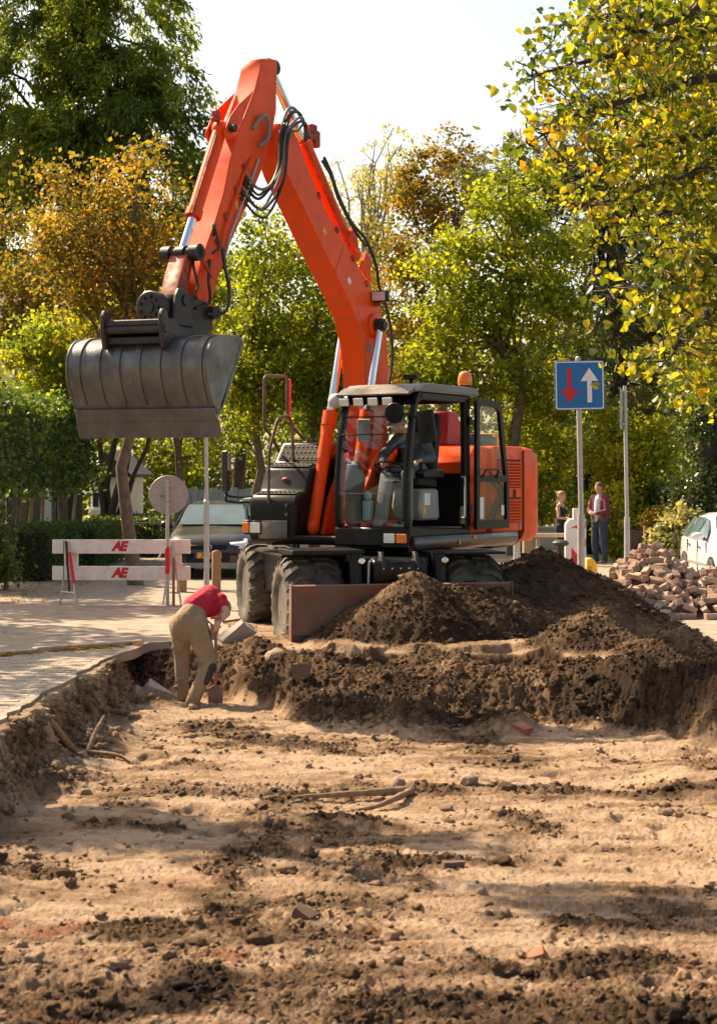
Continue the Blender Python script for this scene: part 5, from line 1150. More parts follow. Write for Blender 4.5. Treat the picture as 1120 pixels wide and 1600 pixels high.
shrub('variegated_shrub', 'pale yellow and cream leaved bush left of the white car', 1042, 36.2, [(1042, 850, .38, .33), (1060, 815, .35, .3), (1030, 870, .3, .25)], LM_IVY, 60, 50, (0.10, .07), .11, (.85, .25), 24, group=SG)
shrub('bronze_shrub', 'rounded bronze brown bush in the garden on the right', 1040, 39, [(1040, 808, .38, .22), (1025, 815, .3, .2), (1060, 812, .3, .22)], LM_OR, 50, 60, (0.08, .03), .09, (.35, .2), 25, group=SG)
shrub('climbing_plant', 'light green climber covering the sign pole beside the man', 965, 41, [(963, 810, .28, .5), (958, 850, .3, .35), (972, 775, .25, .4)], LM_YG, 40, 50, (0.10, .08), .10, (.75, .2), 26, group=SG)
# ivy-clad tree at the right edge
bs = base_at(1110, 37)
tree('ivy_tree', 'dark ivy covered tree trunk behind the white car at the right edge', bs,
     [lob(1100, 780, 37, 0.65, 0.71, 0.71, bs), lob(1105, 700, 37, 0.71, 0.71, 0.71, bs), lob(1100, 620, 37, 0.71, 0.83, 0.71, bs), lob(1085, 560, 37, 0.71, 0.71, 0.71, bs), lob(1130, 500, 37, 1.07, 1.07, 0.95, bs), lob(1068, 800, 37, 0.26, 0.59, 0.36, bs), lob(1140, 640, 37, 0.83, 1.43, 0.83, bs), lob(1135, 780, 37, 0.83, 0.95, 0.83, bs)],
     LM_IVY, 260, 60, (0.085, 0.075), 0.15, (.30, .30), (.22, 5.5), 27, None, barkm=DBARK)

# ---- hedges: leaf-covered blocks
def hedge(name, label, x0, x1, y0, y1, z0, z1, n, leaf, tint, seed, mat=LM_HEDGE, group=None, cat='hedge', rough=0.07):
    r = np.random.default_rng(seed); o = empty(name, ((x0+x1)/2, (y0+y1)/2, 0), 0, label, cat, group)
    hx, hy = (x1-x0)/2, (y1-y0)/2
    A = np.array([hy*(z1-z0), hy*(z1-z0), hx*(z1-z0), hx*(z1-z0), 2*hx*hy]); k = r.choice(5, n, p=A/A.sum())
    u, v = r.random(n)*2-1, r.random(n)
    X = np.where(k == 0, -hx, np.where(k == 1, hx, u*hx)); Y = np.where(k == 2, -hy, np.where(k == 3, hy, np.where(k < 2, u*hy, (v*2-1)*hy)))
    Z = np.where(k == 4, z1, z0 + v*(z1-z0)); Y = np.where((k == 2) | (k == 3), Y, Y); X = np.where(k == 4, u*hx, X)
    C = np.stack([X, Y, Z], 1); w_ = fbm(X*1.7+Z*1.3+seed, Y*1.7+Z*0.9, 3, seed)
    C += r.standard_normal((n, 3))*rough + (w_*rough*1.6)[:, None]*np.sign(C*np.array([1, 1, 0]) + 1e-6)*np.array([(1, 1, .3)])
    V, Fc, T = leaves(C, leaf, leaf*.7, r, 0.2, 0.35, None, tint[0] + tint[1]*r.standard_normal(n) + 0.10*w_)
    link('foliage', mesh_np('foliage', V, Fc, mat, False, {'tint': T}), o)
    c = B().box(-hx+.1, hx-.1, -hy+.1, hy-.1, z0+.06 if z0 > .3 else 0.0, z1-.1).obj('light_block_core', pm('hedge_inside', (0.018, 0.022, 0.010), 1.0, vary=.5, scale=6, bump=.8, bump_scale=14), o, 0.05)  # dark box added inside the leaves to block light
    return o
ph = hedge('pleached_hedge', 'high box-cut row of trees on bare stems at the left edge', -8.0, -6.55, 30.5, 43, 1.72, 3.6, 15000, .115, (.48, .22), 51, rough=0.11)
for k in range(9):
    yy = 31 + k*1.4; B().tube([(-6.95+.08*math.sin(k*3), yy, 0), (-6.95, yy, 1.0), (-6.9+.05*math.sin(k*5), yy, 1.95)], [.055, .045, .04], 7).obj('stem', WOODP if k % 3 else BARK, ph).location = (-ph.location.x, -ph.location.y, 0)
HG = 'low clipped hedges on the left'
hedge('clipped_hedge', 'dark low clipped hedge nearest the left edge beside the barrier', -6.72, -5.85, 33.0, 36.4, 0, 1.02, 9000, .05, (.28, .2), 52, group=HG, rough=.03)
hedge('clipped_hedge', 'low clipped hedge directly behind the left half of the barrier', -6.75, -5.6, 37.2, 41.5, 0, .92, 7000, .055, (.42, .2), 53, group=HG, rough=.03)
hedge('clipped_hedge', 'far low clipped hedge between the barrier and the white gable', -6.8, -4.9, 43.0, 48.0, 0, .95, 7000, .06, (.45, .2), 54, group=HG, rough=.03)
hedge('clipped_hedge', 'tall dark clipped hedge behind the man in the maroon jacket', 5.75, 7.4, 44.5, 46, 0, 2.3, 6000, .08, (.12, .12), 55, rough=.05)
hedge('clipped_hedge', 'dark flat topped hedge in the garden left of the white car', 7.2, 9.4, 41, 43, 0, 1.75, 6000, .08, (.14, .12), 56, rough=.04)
shrub('laurel_bush', 'loose green bush at the foot of the left edge', 8, 30.5, [(2, 860, .22, .45), (-20, 820, .35, .6), (8, 895, .15, .15), (-30, 880, .4, .4)], LM_HEDGE, 60, 60, (0.09, .06), .13, (.5, .22), 57, cat='bush')

# far wood closing the view
r = np.random.default_rng(77)
lobw = [(x + r.uniform(-1, 1), 80 + r.uniform(-3, 3), z, 3.4, 2.5, 2.2) for x in range(-34, 36, 4) for z in (1.5, 4.5, 7.5)]
cl, _, _ = in_lobes(lobw, 2300, r, .3); rep = np.repeat(np.arange(2300), 30)
C = cl[rep] + r.standard_normal((len(rep), 3))*.55
V, Fc, T = leaves(C, .34, .24, r, .35, .1, None, .52 + .16*r.standard_normal(2300)[rep] + .14*r.standard_normal(len(rep)))
tag(link('distant_wood', mesh_np('distant_wood', V, Fc, LM_G, False, {'tint': T})), 'dark green wood closing the view behind all trees', 'wood', None, 'stuff')

# ---- near linden hanging in from the right
LB = Vector((5.3, 15.5, 0))
LIN = empty('linden_tree', LB, 0, 'near linden with large yellowing leaves hanging in from the right', 'tree')
r = np.random.default_rng(91); rp = random.Random(91)
def LP(px, py, d): return P(px, py, d) - LB
boughs = [  # start height range, path (photo x, y, distance)
    ((4.6, 6.4), [(1150, 40, 15), (1010, 75, 14.2), (900, 100, 13.8), (830, 120, 13.6)]), ((4.2, 6.2), [(1150, 120, 15), (1010, 150, 14), (900, 180, 13.8), (825, 225, 13.7)]),
    ((4.2, 6.0), [(1150, 200, 15.5), (1050, 220, 14.6), (970, 240, 14.2), (925, 270, 14)]), ((4, 6), [(1150, 60, 17), (1010, 20, 16), (920, 30, 15.4), (870, 40, 15)]),
    ((4, 5.6), [(1150, 260, 15), (1070, 275, 14.4), (990, 300, 14), (915, 325, 13.8)]), ((4, 5), [(1150, 400, 14.6), (1090, 430, 13.8), (1020, 445, 13.3), (950, 450, 13.1)]),
    ((3.6, 4.6), [(1150, 470, 14.5), (1100, 500, 13.8), (1060, 535, 13.4), (1040, 570, 13.2)]), ((4, 5), [(1150, 330, 16), (1090, 340, 15.4), (1040, 330, 15), (1010, 360, 14.8)]),
    ((4, 6), [(1150, -20, 14), (1080, 20, 13.8), (990, 50, 13.6), (950, 0, 13.4)]),
]
bb = B(); cents = []; wts = []
for zs, path in boughs:
    pts = [LP(*q) for q in path]
    st = Vector((rp.uniform(-.1, .1), rp.uniform(-.2, .2), min(zs[1], max(zs[0], pts[0].z + rp.uniform(-.4, .1)))))
    sp = spline([st] + pts, 6)
    bb.tube(sp, [0.06*(1-i/len(sp))**1.3 + 0.006 for i in range(len(sp))], 6)
    for i in range(4, len(sp)):
        for _ in range(3):
            e = sp[i] + Vector((rp.gauss(0, .17), rp.gauss(0, .35), rp.gauss(-.02, .12)))
            if (P(785, 745, sp[i].y + LB.y) - LB).x > e.x: continue
            q, qr = limb(sp[i], e, .009, .003, rp, 3, 0.05, .2); bb.tube(q, qr, 4); cents.append(e); wts.append(1)
pts, rs_ = limb((0, 0, -.1), (-.1, .1, 7.5), .26, .12, rp, 7, 0, .06); bb.tube(pts, rs_, 10)
bb.obj('trunk', DBARK, LIN, 0, 70)
cents = np.array([tuple(c) for c in cents]); n_c = len(cents)
dens = r.random(n_c)
rep = np.repeat(np.arange(n_c), np.where(dens < .3, 3, 13)); C = cents[rep] + r.standard_normal((len(rep), 3))*np.array([.10, .13, .085])
# density bulk further right and behind
bulk = np.array([tuple(LP(px, py, d)) for px, py, d in zip(r.uniform(880, 1180, 1500), r.uniform(-40, 360, 1500), r.uniform(15, 20, 1500))])
sx = (bulk[:, 0]+LB.x)/(bulk[:, 1]+LB.y)*F + 560; sy = 745-(bulk[:, 2]+2-4)/(bulk[:, 1]+LB.y)*F
keep = r.random(1500) < np.clip((sx - 900 - 0.25*np.clip(745-(bulk[:, 2]-2)/(bulk[:, 1]+LB.y)*F, 0, 400))/200, 0, .55)
bulk = bulk[keep]; rb = np.repeat(np.arange(len(bulk)), 15); CB = bulk[rb] + r.standard_normal((len(rb), 3))*.14
low_b = np.array([tuple(LP(px, py, d)) for px, py, d in zip(r.uniform(1065, 1180, 260), r.uniform(420, 620, 260), r.uniform(14, 18, 260))])
rl = np.repeat(np.arange(260), 10); CL = low_b[rl] + r.standard_normal((len(rl), 3))*.12
far_b = np.array([tuple(LP(px, py, d)) for px, py, d in zip(r.uniform(1130, 1760, 800), r.uniform(-330, 480, 800), r.uniform(12.8, 18.5, 800))])     # the rest of the crown, to the right of the picture
rf = np.repeat(np.arange(800), 11); CF = far_b[rf] + r.standard_normal((len(rf), 3))*.17
C = np.concatenate([C, CB, CL, CF]); n = len(C)
tn = .31 + .2*r.standard_normal(n) + .18*np.concatenate([r.standard_normal(n_c)[rep], r.standard_normal(len(bulk))[rb], r.standard_normal(260)[rl], r.standard_normal(800)[rf]])
V, Fc, T = leaves(C, .060, .053, r, .15, .55, None, tn, 'heart')
fo = link('foliage', mesh_np('foliage', V, Fc, LM_LIN, False, {'tint': T}), LIN); fo['kind'] = 'stuff'
# the largest leaves, each its own part, on a handful of shared blades
lm = []
for k in range(8):
    V, Fc, T = leaves(np.zeros((1, 3)), .072, .063, np.random.default_rng(200+k), .15, .55, np.array([[0, 0, -1.0]]), np.array([.24+.065*k]), 'heart'); lm.append(mesh_np('leaf', V, Fc, LM_LIN, False, {'tint': T}))
sel = r.choice(n_c, 280)
for i in sel:
    c = cents[i] + r.standard_normal(3)*np.array([.13, .13, .12]); c[1] -= .12
    o = link('leaf', lm[r.integers(8)], LIN); o.location = c; o.rotation_euler = (r.uniform(-.6, .6), r.uniform(-.6, .6), r.uniform(0, 6.28)); s = r.uniform(.75, 1.15); o.scale = (s, s, s)

# trees standing left of the picture: their shade falls across the road and the pit
RT_ = ((-10.2, 21.0, [(.5, .6, 6.6, 1.5, 1.4, 1.1), (-.8, -.4, 6.4, 1.4, 1.3, 1.0), (.4, 1.8, 6.2, 1.2, 1.0, .8)], 61, 'roadside tree beyond the left edge nearest the kerb', 100),
       (-10.0, 25.8, [(.5, -.2, 6.8, 1.4, 1.6, 1.2), (-.6, .8, 6.2, 1.4, 1.4, 1.0)], 62, 'roadside tree beyond the left edge level with the machine', 90),
       (-9.9, 30.6, [(.3, 0, 6.8, 1.3, 1.5, 1.2), (-.7, -.9, 6.4, 1.3, 1.4, 1.0)], 63, 'roadside tree beyond the left edge near the barrier', 80),
       (-9.0, 17.0, [(3.7, -1.1, 8.0, 1.1, .20, .22), (1.5, 0.9, 8.0, 1.5, .22, .25), (-.3, 1.6, 8.6, 1.0, .5, .5)], 64, 'tall roadside tree beyond the left edge with boughs over the pit', 60))
for x, d, lb_, sd, lbl, nc_ in RT_:
    tree('roadside_tree', lbl, (x, d, 0), lb_, LM_G, nc_, 40, (.20, .15), .26 if sd < 64 else .17, (.5, .2), (.2, lb_[0][2]-.6), sd, 'trees along the left of the road', n_limb=14)
# fallen leaves along the left verge
r = np.random.default_rng(17); n = 900
Xf = np.concatenate([r.uniform(-6.4, -5.0, 500), r.uniform(-4.6, -2.6, 400)]); Yf = np.concatenate([r.uniform(27, 35, 500), np.interp(Xf[500:], [-5.9, -2.38], [17.7, 20.98]) - np.abs(r.normal(0, .12, 400)) - .08])
V, Fc, T = leaves(np.stack([Xf, Yf, np.full(n, .012)], 1), .06, .05, r, 3.0, 0, None, r.random(n)); 
tag(link('fallen_leaves', mesh_np('fallen_leaves', V, Fc, LM_OR, False, {'tint': T})), 'dry brown leaves fallen along the kerb and verge', 'leaves', None, 'stuff')
# ================================================================ street objects
def text_mesh(name, s, size, mat, parent, M, shear=0.0, bold=0.0, depth=0.003, spacing=1.0):
    cu = bpy.data.curves.new(name, 'FONT'); cu.body = s; cu.size = size; cu.shear = shear; cu.offset = bold; cu.extrude = depth; cu.align_x = 'CENTER'; cu.align_y = 'CENTER'; cu.space_character = spacing
    t = bpy.data.objects.new(name, cu); COL.objects.link(t)
    dg = bpy.context.evaluated_depsgraph_get(); me = bpy.data.meshes.new_from_object(t.evaluated_get(dg))
    bpy.data.objects.remove(t); me.materials.clear(); me.materials.append(mat); me.transform(M)
    return link(name, me, parent)
FACE = Matrix.Rotation(RAD(90), 4, 'X')      # text facing -Y (the camera side)

# ---- white plank barrier on trestles
BARW = pm('barrier_white_paint', (0.78, 0.745, 0.69), 0.6, vary=0.06, scale=10, dirt=(0.42, 0.33, 0.26), dirt_amt=0.4, dirt_scale=6)
SIGNRED = pm('sign_red', (0.55, 0.012, 0.02), 0.45, vary=0.06)
d = 27.0; cx = XA(190, d)
BAR = empty('road_barrier', (cx, d, 0), RAD(-1.5), 'white plank road barrier with red letters on steel trestles', 'barrier')
hw_ = 1.08
for z0, z1 in ((0.80, 1.02), (0.385, 0.605)):
    pl = B().box(-hw_, hw_, -0.02, 0.02, z0, z1).obj('plank', BARW, BAR, 0.006)
    text_mesh('letters', 'AE', 0.20, SIGNRED, pl, Matrix.Translation((-0.03, -0.024, (z0+z1)/2)) @ FACE, 0.25, 0.012, 0.002, 0.82)
for x in (-0.88, 0.74): B().box(x-0.02, x+0.20, 0.021, 0.05, 0.39, 1.015).obj('upright', BARW, BAR, 0.005)
for x in (-0.90, 0.72): B().box(x-0.005, x+0.005, -0.024, -0.019, 0.39, 1.01).obj('edge_strip', DARK, BAR)
for x in (-0.84, 0.78):
    for k, (sx, yb) in enumerate(((-0.14, 0.1), (0.20, -0.32))):
        B().tube([(x+sx, yb, 0.0), (x+0.02, 0.0 - 0.035, 0.98)], 0.016, 6).obj('trestle_leg', GALV, BAR)
    B().tube([(x-0.10, 0.05, 0.2), (x+0.15, -0.24, 0.2)], 0.013, 6).obj('trestle_bar', GALV, BAR)
B().tube([(-0.80, -0.08, 0.82), (-0.70, -0.24, 0.36)], 0.028, 8).obj('red_sleeve', SIGNRED, BAR)
B().tube([(-0.86, -0.05, 1.0), (-0.80, -0.07, 0.2)], 0.018, 6).obj('trestle_leg', DARK, BAR)
# ---- round sign seen from behind
d = 26.75; x = XA(262, d)
RS = empty('round_sign', (x, d, 0), 0, 'grey back of a round traffic sign in front of the barrier', 'sign')
B().cyl((0, 0, 0), (0, 0, 1.95), 0.028, n=10).obj('pole', GALV, RS)
disc = B().lathe([(0.30, 0.0), (0.305, 0.008), (0.30, 0.03), (0.285, 0.03), (0.28, 0.012), (0.02, 0.012)], (0.01, 0.035, 1.72), (0, 1, 0), 36).lathe([(0.298, -0.004), (0.298, 0.0), (0.02, 0.0)], (0.01, 0.032, 1.72), (0, 1, 0), 36).obj('disc', pm('sign_back_grey', (0.33, 0.325, 0.31), 0.5, metal=.2, vary=.15, scale=12, dirt=(0.5, 0.46, 0.42), dirt_amt=.5, dirt_scale=9), RS)
B().obox((-0.09, 0.024, 1.70), (0.05, 0.006, 0.025)).obj('sticker', SIGNRED, RS)
B().cyl((0, 0, 0.50), (0, 0, 0.92), 0.038, n=10).obj('red_sleeve', SIGNRED, RS)
B().box(-0.05, 0.05, -0.035, 0.04, 1.85, 1.88).obj('clamp', GALV, RS); B().box(-0.05, 0.05, -0.035, 0.04, 1.56, 1.59).obj('clamp', GALV, RS)
B().box(0.07, 0.11, 0.02, 0.06, 0, 0.75).obj('stake', WOODP, RS)
B().tube([(-0.02, -0.03, 0.92), (-0.09, -0.05, 0.83), (-0.14, -0.05, 0.74)], 0.014, 6).obj('ribbon', WHITEP, RS)
# ---- poles and posts
d = 30.8; x = XA(323, d)
TP = empty('tall_pole', (x, d, 0), 0, 'tall pale metal pole rising behind the bucket beside the dark car', 'pole')
B().cyl((0, 0, 0), (0, 0, 1.55), 0.05, n=12).obj('base_tube', GALV, TP); B().cyl((0, 0, 1.55), (-0.01, 0, 3.7), 0.036, n=12).obj('upper_tube', GALV, TP); B().lathe([(0.058, 0), (0.058, 0.04), (0.04, 0.06)], (0, 0, 1.53), (0, 0, 1), 12).obj('collar', GALV, TP)
def post(px, d, top, w, label, mat=WOODP, cat='post', cap=0.03):
    o = B().prism([(-w/2, -0.05), (w/2, -0.05), (w/2, top-cap), (0, top), (-w/2, top-cap)], -w/2, w/2).obj('wooden_post', mat, None, 0.008)
    o.location = (XA(px, d), d, 0); o.rotation_euler = (0, RAD(.6), .15); return tag(o, label, cat)
post(338, 30.2, 0.72, 0.15, 'weathered wooden post just right of the tall pale pole')
post(284, 30.0, 0.50, 0.17, 'short wooden post behind the right end of the barrier')
post(823, 33.0, 0.80, 0.17, 'thick grey brown wooden post below the counterweight', cap=0.0)
post(840, 34.2, 0.62, 0.13, 'short dark wooden post right of the counterweight', mat=pm('dark_post', (0.13, .08, .05), .8, vary=.25))
o = B().box(-.06, .06, -.06, .06, 0, .92).obj('metal_post', GALV, None, .01); o.location = (XA(807, 32.5), 32.5, 0); tag(o, 'square pale metal post below the excavator tail', 'post')
# ---- blue priority sign
SBLUE = pm('sign_blue', (0.005, 0.145, 0.40), 0.4, vary=0.05, coat=.2); SWHITE = pm('sign_white', (0.78, 0.78, 0.78), 0.45, vary=0.03)
d = 26.5; s_ = 0.757
BS = empty('priority_sign', (XA(905, d), d, 0), 0, 'blue square sign with red down arrow and white up arrow on pole', 'sign')
zc = ZA(602, d)
def rsq(h, r, n=5):
    o_ = []
    for cx_, cz_, a0 in ((h-r, h-r, 0), (-h+r, h-r, 90), (-h+r, -h+r, 180), (h-r, -h+r, 270)):
        for k in range(n+1):
            a = RAD(a0 + 90*k/n); o_.append((cx_ + r*math.cos(a), cz_ + r*math.sin(a)))
    return o_
RT = Matrix.Translation((0, 0, zc)) @ Matrix.Rotation(RAD(-1.0), 4, 'Y')
pan = B().prism(rsq(s_/2, .04), 0.0, 0.025, M=RT).obj('panel', SBLUE, BS, .003)
B().prism(rsq(s_/2-.012, .035), -0.003, 0.0005, M=RT).obj('border', SWHITE, pan); B().prism(rsq(s_/2-.030, .025), -0.006, -0.0028, M=RT).obj('field', SBLUE, pan)
def arrow(cx_, up, wd, hd, hh, L_, mat, nm):
    sg = 1 if up else -1
    pts = [(cx_-wd/2, -sg*L_/2), (cx_+wd/2, -sg*L_/2), (cx_+wd/2, sg*(L_/2-hh)), (cx_+hd/2, sg*(L_/2-hh)), (cx_, sg*L_/2), (cx_-hd/2, sg*(L_/2-hh)), (cx_-wd/2, sg*(L_/2-hh))]
    B().prism(pts, -0.010, -0.0055, M=RT).obj(nm, mat, pan)
arrow(-0.155, False, .065, .27, .20, .53, SIGNRED, 'red_arrow'); arrow(0.15, True, .070, .27, .20, .53, SWHITE, 'white_arrow')
B().cyl((0.03, 0.045, 0), (0.03, 0.045, 1.42), .058, n=12).obj('base_tube', GALV, BS); B().cyl((0.03, 0.045, 1.4), (-.02, 0.045, zc+s_/2+.03), .040, n=12).obj('upper_tube', GALV, BS); B().ball((-.02, .045, zc+s_/2+.03), .042).obj('pole_cap', GALV, BS)
for zz in (zc-.2, zc+.2): B().box(-.12, .09, .026, .09, zz-.015, zz+.015).obj('clamp', GALV, BS)
# ---- second sign seen edge-on
d = 30.0
ES = empty('edge_on_sign', (XA(979, d), d, 0), 0, 'grey sign seen almost edge-on on its pole right of the blue sign', 'sign')
B().cyl((0, 0, 0), (0, 0, 1.3), .05, n=12).obj('base_tube', GALV, ES); B().cyl((0, 0, 1.28), (-.04, 0, 3.58), .034, n=12).obj('upper_tube', GALV, ES)
for k, off in enumerate((-0.05, -0.10, -.15)):
    B().prism(rsq(.34, .03), -.008, .008, M=Matrix.Translation((off+.0, 0.02 + .0*k, 3.18)) @ Matrix.Rotation(RAD(79), 4, 'Z')).obj('panel', pm('sign_edge_grey', (.42, .40, .34), .5, metal=.2), ES) if k == 1 else B().prism([(-.34, -.008), (.34, -.008), (.34, .008), (-.34, .008)], 2.9+.24*k, 2.93+.24*k, 'z', M=Matrix.Translation((off*.4-.03, .02, 0)) @ Matrix.Rotation(RAD(79), 4, 'Z')).obj('rail', GALV, ES)

# ---- barricade board, yellow foot, bollard, plank behind the heap
d = 34.0
RB = empty('barricade', (XA(899, d), d, 0), RAD(8), 'white plastic barricade with red stripes behind the blue sign pole', 'barricade')
BWP = pm('barricade_white', (.72, .66, .64), .5, vary=.08, dirt=DUST, dirt_amt=.3)
B().prism([(-.22, 0.1), (.20, 0.1), (.20, 1.18), (-.14, 1.18), (-.22, 1.08)], -.05, .05).obj('panel', BWP, RB, .02)
for pts in ([(-.16, .98), (.19, 1.12), (.19, 1.0), (.10, .92), (-.02, 1.0)], [(-.10, .2), (.10, .36), (-.10, .62)], [(.0, .8), (.19, .62), (.19, .78), (.08, .86)]):
    B().prism(pts, -.054, -.0495).obj('stripe', SIGNRED, RB)
B().box(-.06, .06, -.04, .04, 1.18, 1.38).obj('lamp_stub', BWP, RB, .01); B().box(-.3, .3, -.25, .25, 0, .1).obj('foot', pm('black_rubber', (.03, .03, .03), .8), RB, .02)
YB = B().prism([(-.10, 0), (.17, 0), (.13, .36), (.05, .46), (-.08, .46)], -.09, .09).obj('yellow_barrier_foot', YELLOWP, None, .03); YB.location = (XA(920, 32.5), 32.5, .02); tag(YB, 'bright yellow plastic block between the sign pole and the bricks', 'block')
B().box(-.04, .04, -.095, -.09, .12, .3).obj('recess_shade', pm('shaded_yellow', (.45, .22, .01), .6), YB)  # darker yellow plate laid on the face stands in for a shaded hollow
BO = empty('bollard', (XA(875, 33.6), 33.6, 0), 0, 'dark bollard with a wide mushroom cap in front of the woman', 'bollard')
B().lathe([(.09, 0), (.08, .1), (.06, .3), (.06, .62), (.07, .66)], (0, 0, 0), (0, 0, 1), 14).obj('shaft', DARK, BO); B().lathe([(.07, .64), (.16, .68), (.165, .72), (.12, .76), (.02, .78)], (0, 0, 0), (0, 0, 1), 16).obj('cap', DARK, BO)
PLK = B().box(-.5, .42, -.06, .06, .79, .87).obj('cross_plank', pm('bare_plank', (.48, .36, .24), .8, vary=.2, scale=10, bump=.2), None, .008); PLK.location = (XA(873, 34.6), 34.6, 0); tag(PLK, 'pale timber rail across behind the dark bollard', 'rail')
for x in (-.42, .34): B().box(x-.04, x+.04, -.04, .04, 0, .79).obj('leg', WOODP, PLK)
# low white wall in the distance on the right, and white garden panels on the left
o = B().box(-1.3, 1.3, -.1, .1, 0, .55).box(-1.36, 1.36, -.14, .14, .55, .62).obj('low_wall', pm('cream_render', (.58, .52, .42), .85, vary=.12, dirt=(.4, .33, .24), dirt_amt=.4), None, .01); o.location = (XA(868, 48), 48, 0); tag(o, 'low cream garden wall far behind the bollard', 'wall')
WF = empty('white_fence', (XA(362, 52), 52, 0), 0, 'pale board fence behind the parked cars', 'fence')
FENM = pm('grey_white_boards', (.42, .44, .44), .7, vary=.15)
for k in range(16): B().box(-1.6+k*.2, -1.6+k*.2+.185, -.02, .02, 0, 1.62+.03*(k % 3)).obj('board', FENM, WF, .004)
for z in (.4, 1.3): B().box(-1.62, 1.6, .021, .06, z, z+.08).obj('rail', FENM, WF)
GF = empty('stake_fence', (XA(1008, 37), 37, 0), 0, 'two reddish stakes and dark boards beside the brick heap', 'fence')
STK = pm('red_stake', (.42, .22, .14), .8, vary=.2)
for x, h in ((-.02, .95), (.12, .9)): B().prism([(x-.03, 0), (x+.03, 0), (x+.025, h), (x-.02, h)], -.03, .03).obj('stake', STK, GF)
for k in range(5): B().box(-.42+k*.13, -.42+k*.13+.12, .05, .09, 0, .82+.03*(k % 2)).obj('board', pm('dark_board', (.07, .045, .035), .85, vary=.3), GF)

# ---- heap of loose paving bricks
BRK = [pm('loose_brick_a', (.37, .235, .16), .9, vary=.22, scale=16, dirt=(.46, .35, .26), dirt_amt=.55, dirt_scale=9, bump=.5, bump_scale=60),
       pm('loose_brick_b', (.31, .18, .12), .9, vary=.25, scale=16, dirt=(.44, .33, .25), dirt_amt=.5, dirt_scale=9, bump=.5, bump_scale=60),
       pm('loose_brick_c', (.42, .29, .20), .9, vary=.2, scale=16, dirt=(.48, .38, .29), dirt_amt=.5, dirt_scale=9, bump=.5, bump_scale=60),
       pm('loose_brick_d', (.25, .16, .115), .9, vary=.25, scale=16, dirt=(.42, .32, .25), dirt_amt=.5, dirt_scale=9, bump=.5, bump_scale=60)]
bmz = []
for k in range(8):
    rb = random.Random(k); b = B().box(-.105, .105, -.05, .05, -.042, .042)
    for v in b.bm.verts: v.co += Vector((rb.uniform(-.006, .006), rb.uniform(-.004, .004), rb.uniform(-.004, .004)))
    t = b.obj('paving_brick', BRK[k % 4], None, .007); bmz.append(t.data); bpy.data.objects.remove(t)
HC = Vector((4.75, 25.5)); HR = (1.75, 1.55); HH = 0.88
def heap_z(x, y):
    r1 = math.hypot((x-4.35)/1.25, (y-25.6)/1.45); r2 = math.hypot((x-5.35)/1.5, (y-25.5)/1.4)
    return max(0, 1.0*(1-r1), 0.66*(1-r2))
rb = random.Random(12); placed = []; tries = 0
b = B(); n = 22
grid = [[(3.1+i*4.0/n, 24.1+j*3.2/n, max(-.02, heap_z(3.1+i*4.0/n, 24.1+j*3.2/n)-.10)) for i in range(n+1)] for j in range(n+1)]
b.loft(grid, False, False); tag(b.obj('brick_rubble', BRK[3], None, 0, 60), 'brick rubble and dirt filling the inside of the brick heap', 'rubble', None, 'stuff')
while len(placed) < 292 and tries < 40000:
    tries += 1
    x = rb.uniform(3.1, 6.3); y = rb.uniform(24.0, 26.4); z = heap_z(x, y)
    if z < .02 and rb.random() > .06: continue
    if abs(x)/y > .225: continue
    if z < .02 and (y > 24.8): continue
    sep = .105 if z > .02 else .2
    if any((x-q[0])**2 + ((y-q[1])*1.0)**2 + ((z-q[2])*.9)**2 < sep**2 for q in placed): continue
    placed.append((x, y, z))
    o = link('paving_brick', bmz[rb.randrange(8)]); low_ = z < .06
    o.location = (x, y, (z + rb.uniform(-.02, .05)) if not low_ else .044)
    o.rotation_euler = (rb.gauss(0, .45), rb.gauss(0, .45), rb.uniform(0, 3.14)) if not low_ else (0, 0, rb.uniform(-.5, .5))
    if low_: tag(o, 'brown paving brick lying flat on the road at the foot of the brick heap', 'brick', 'bricks at the foot of the heap')
    else: tag(o, 'loose reddish brown paving brick tumbled in the heap beside the white car', 'brick', 'loose bricks in the heap')

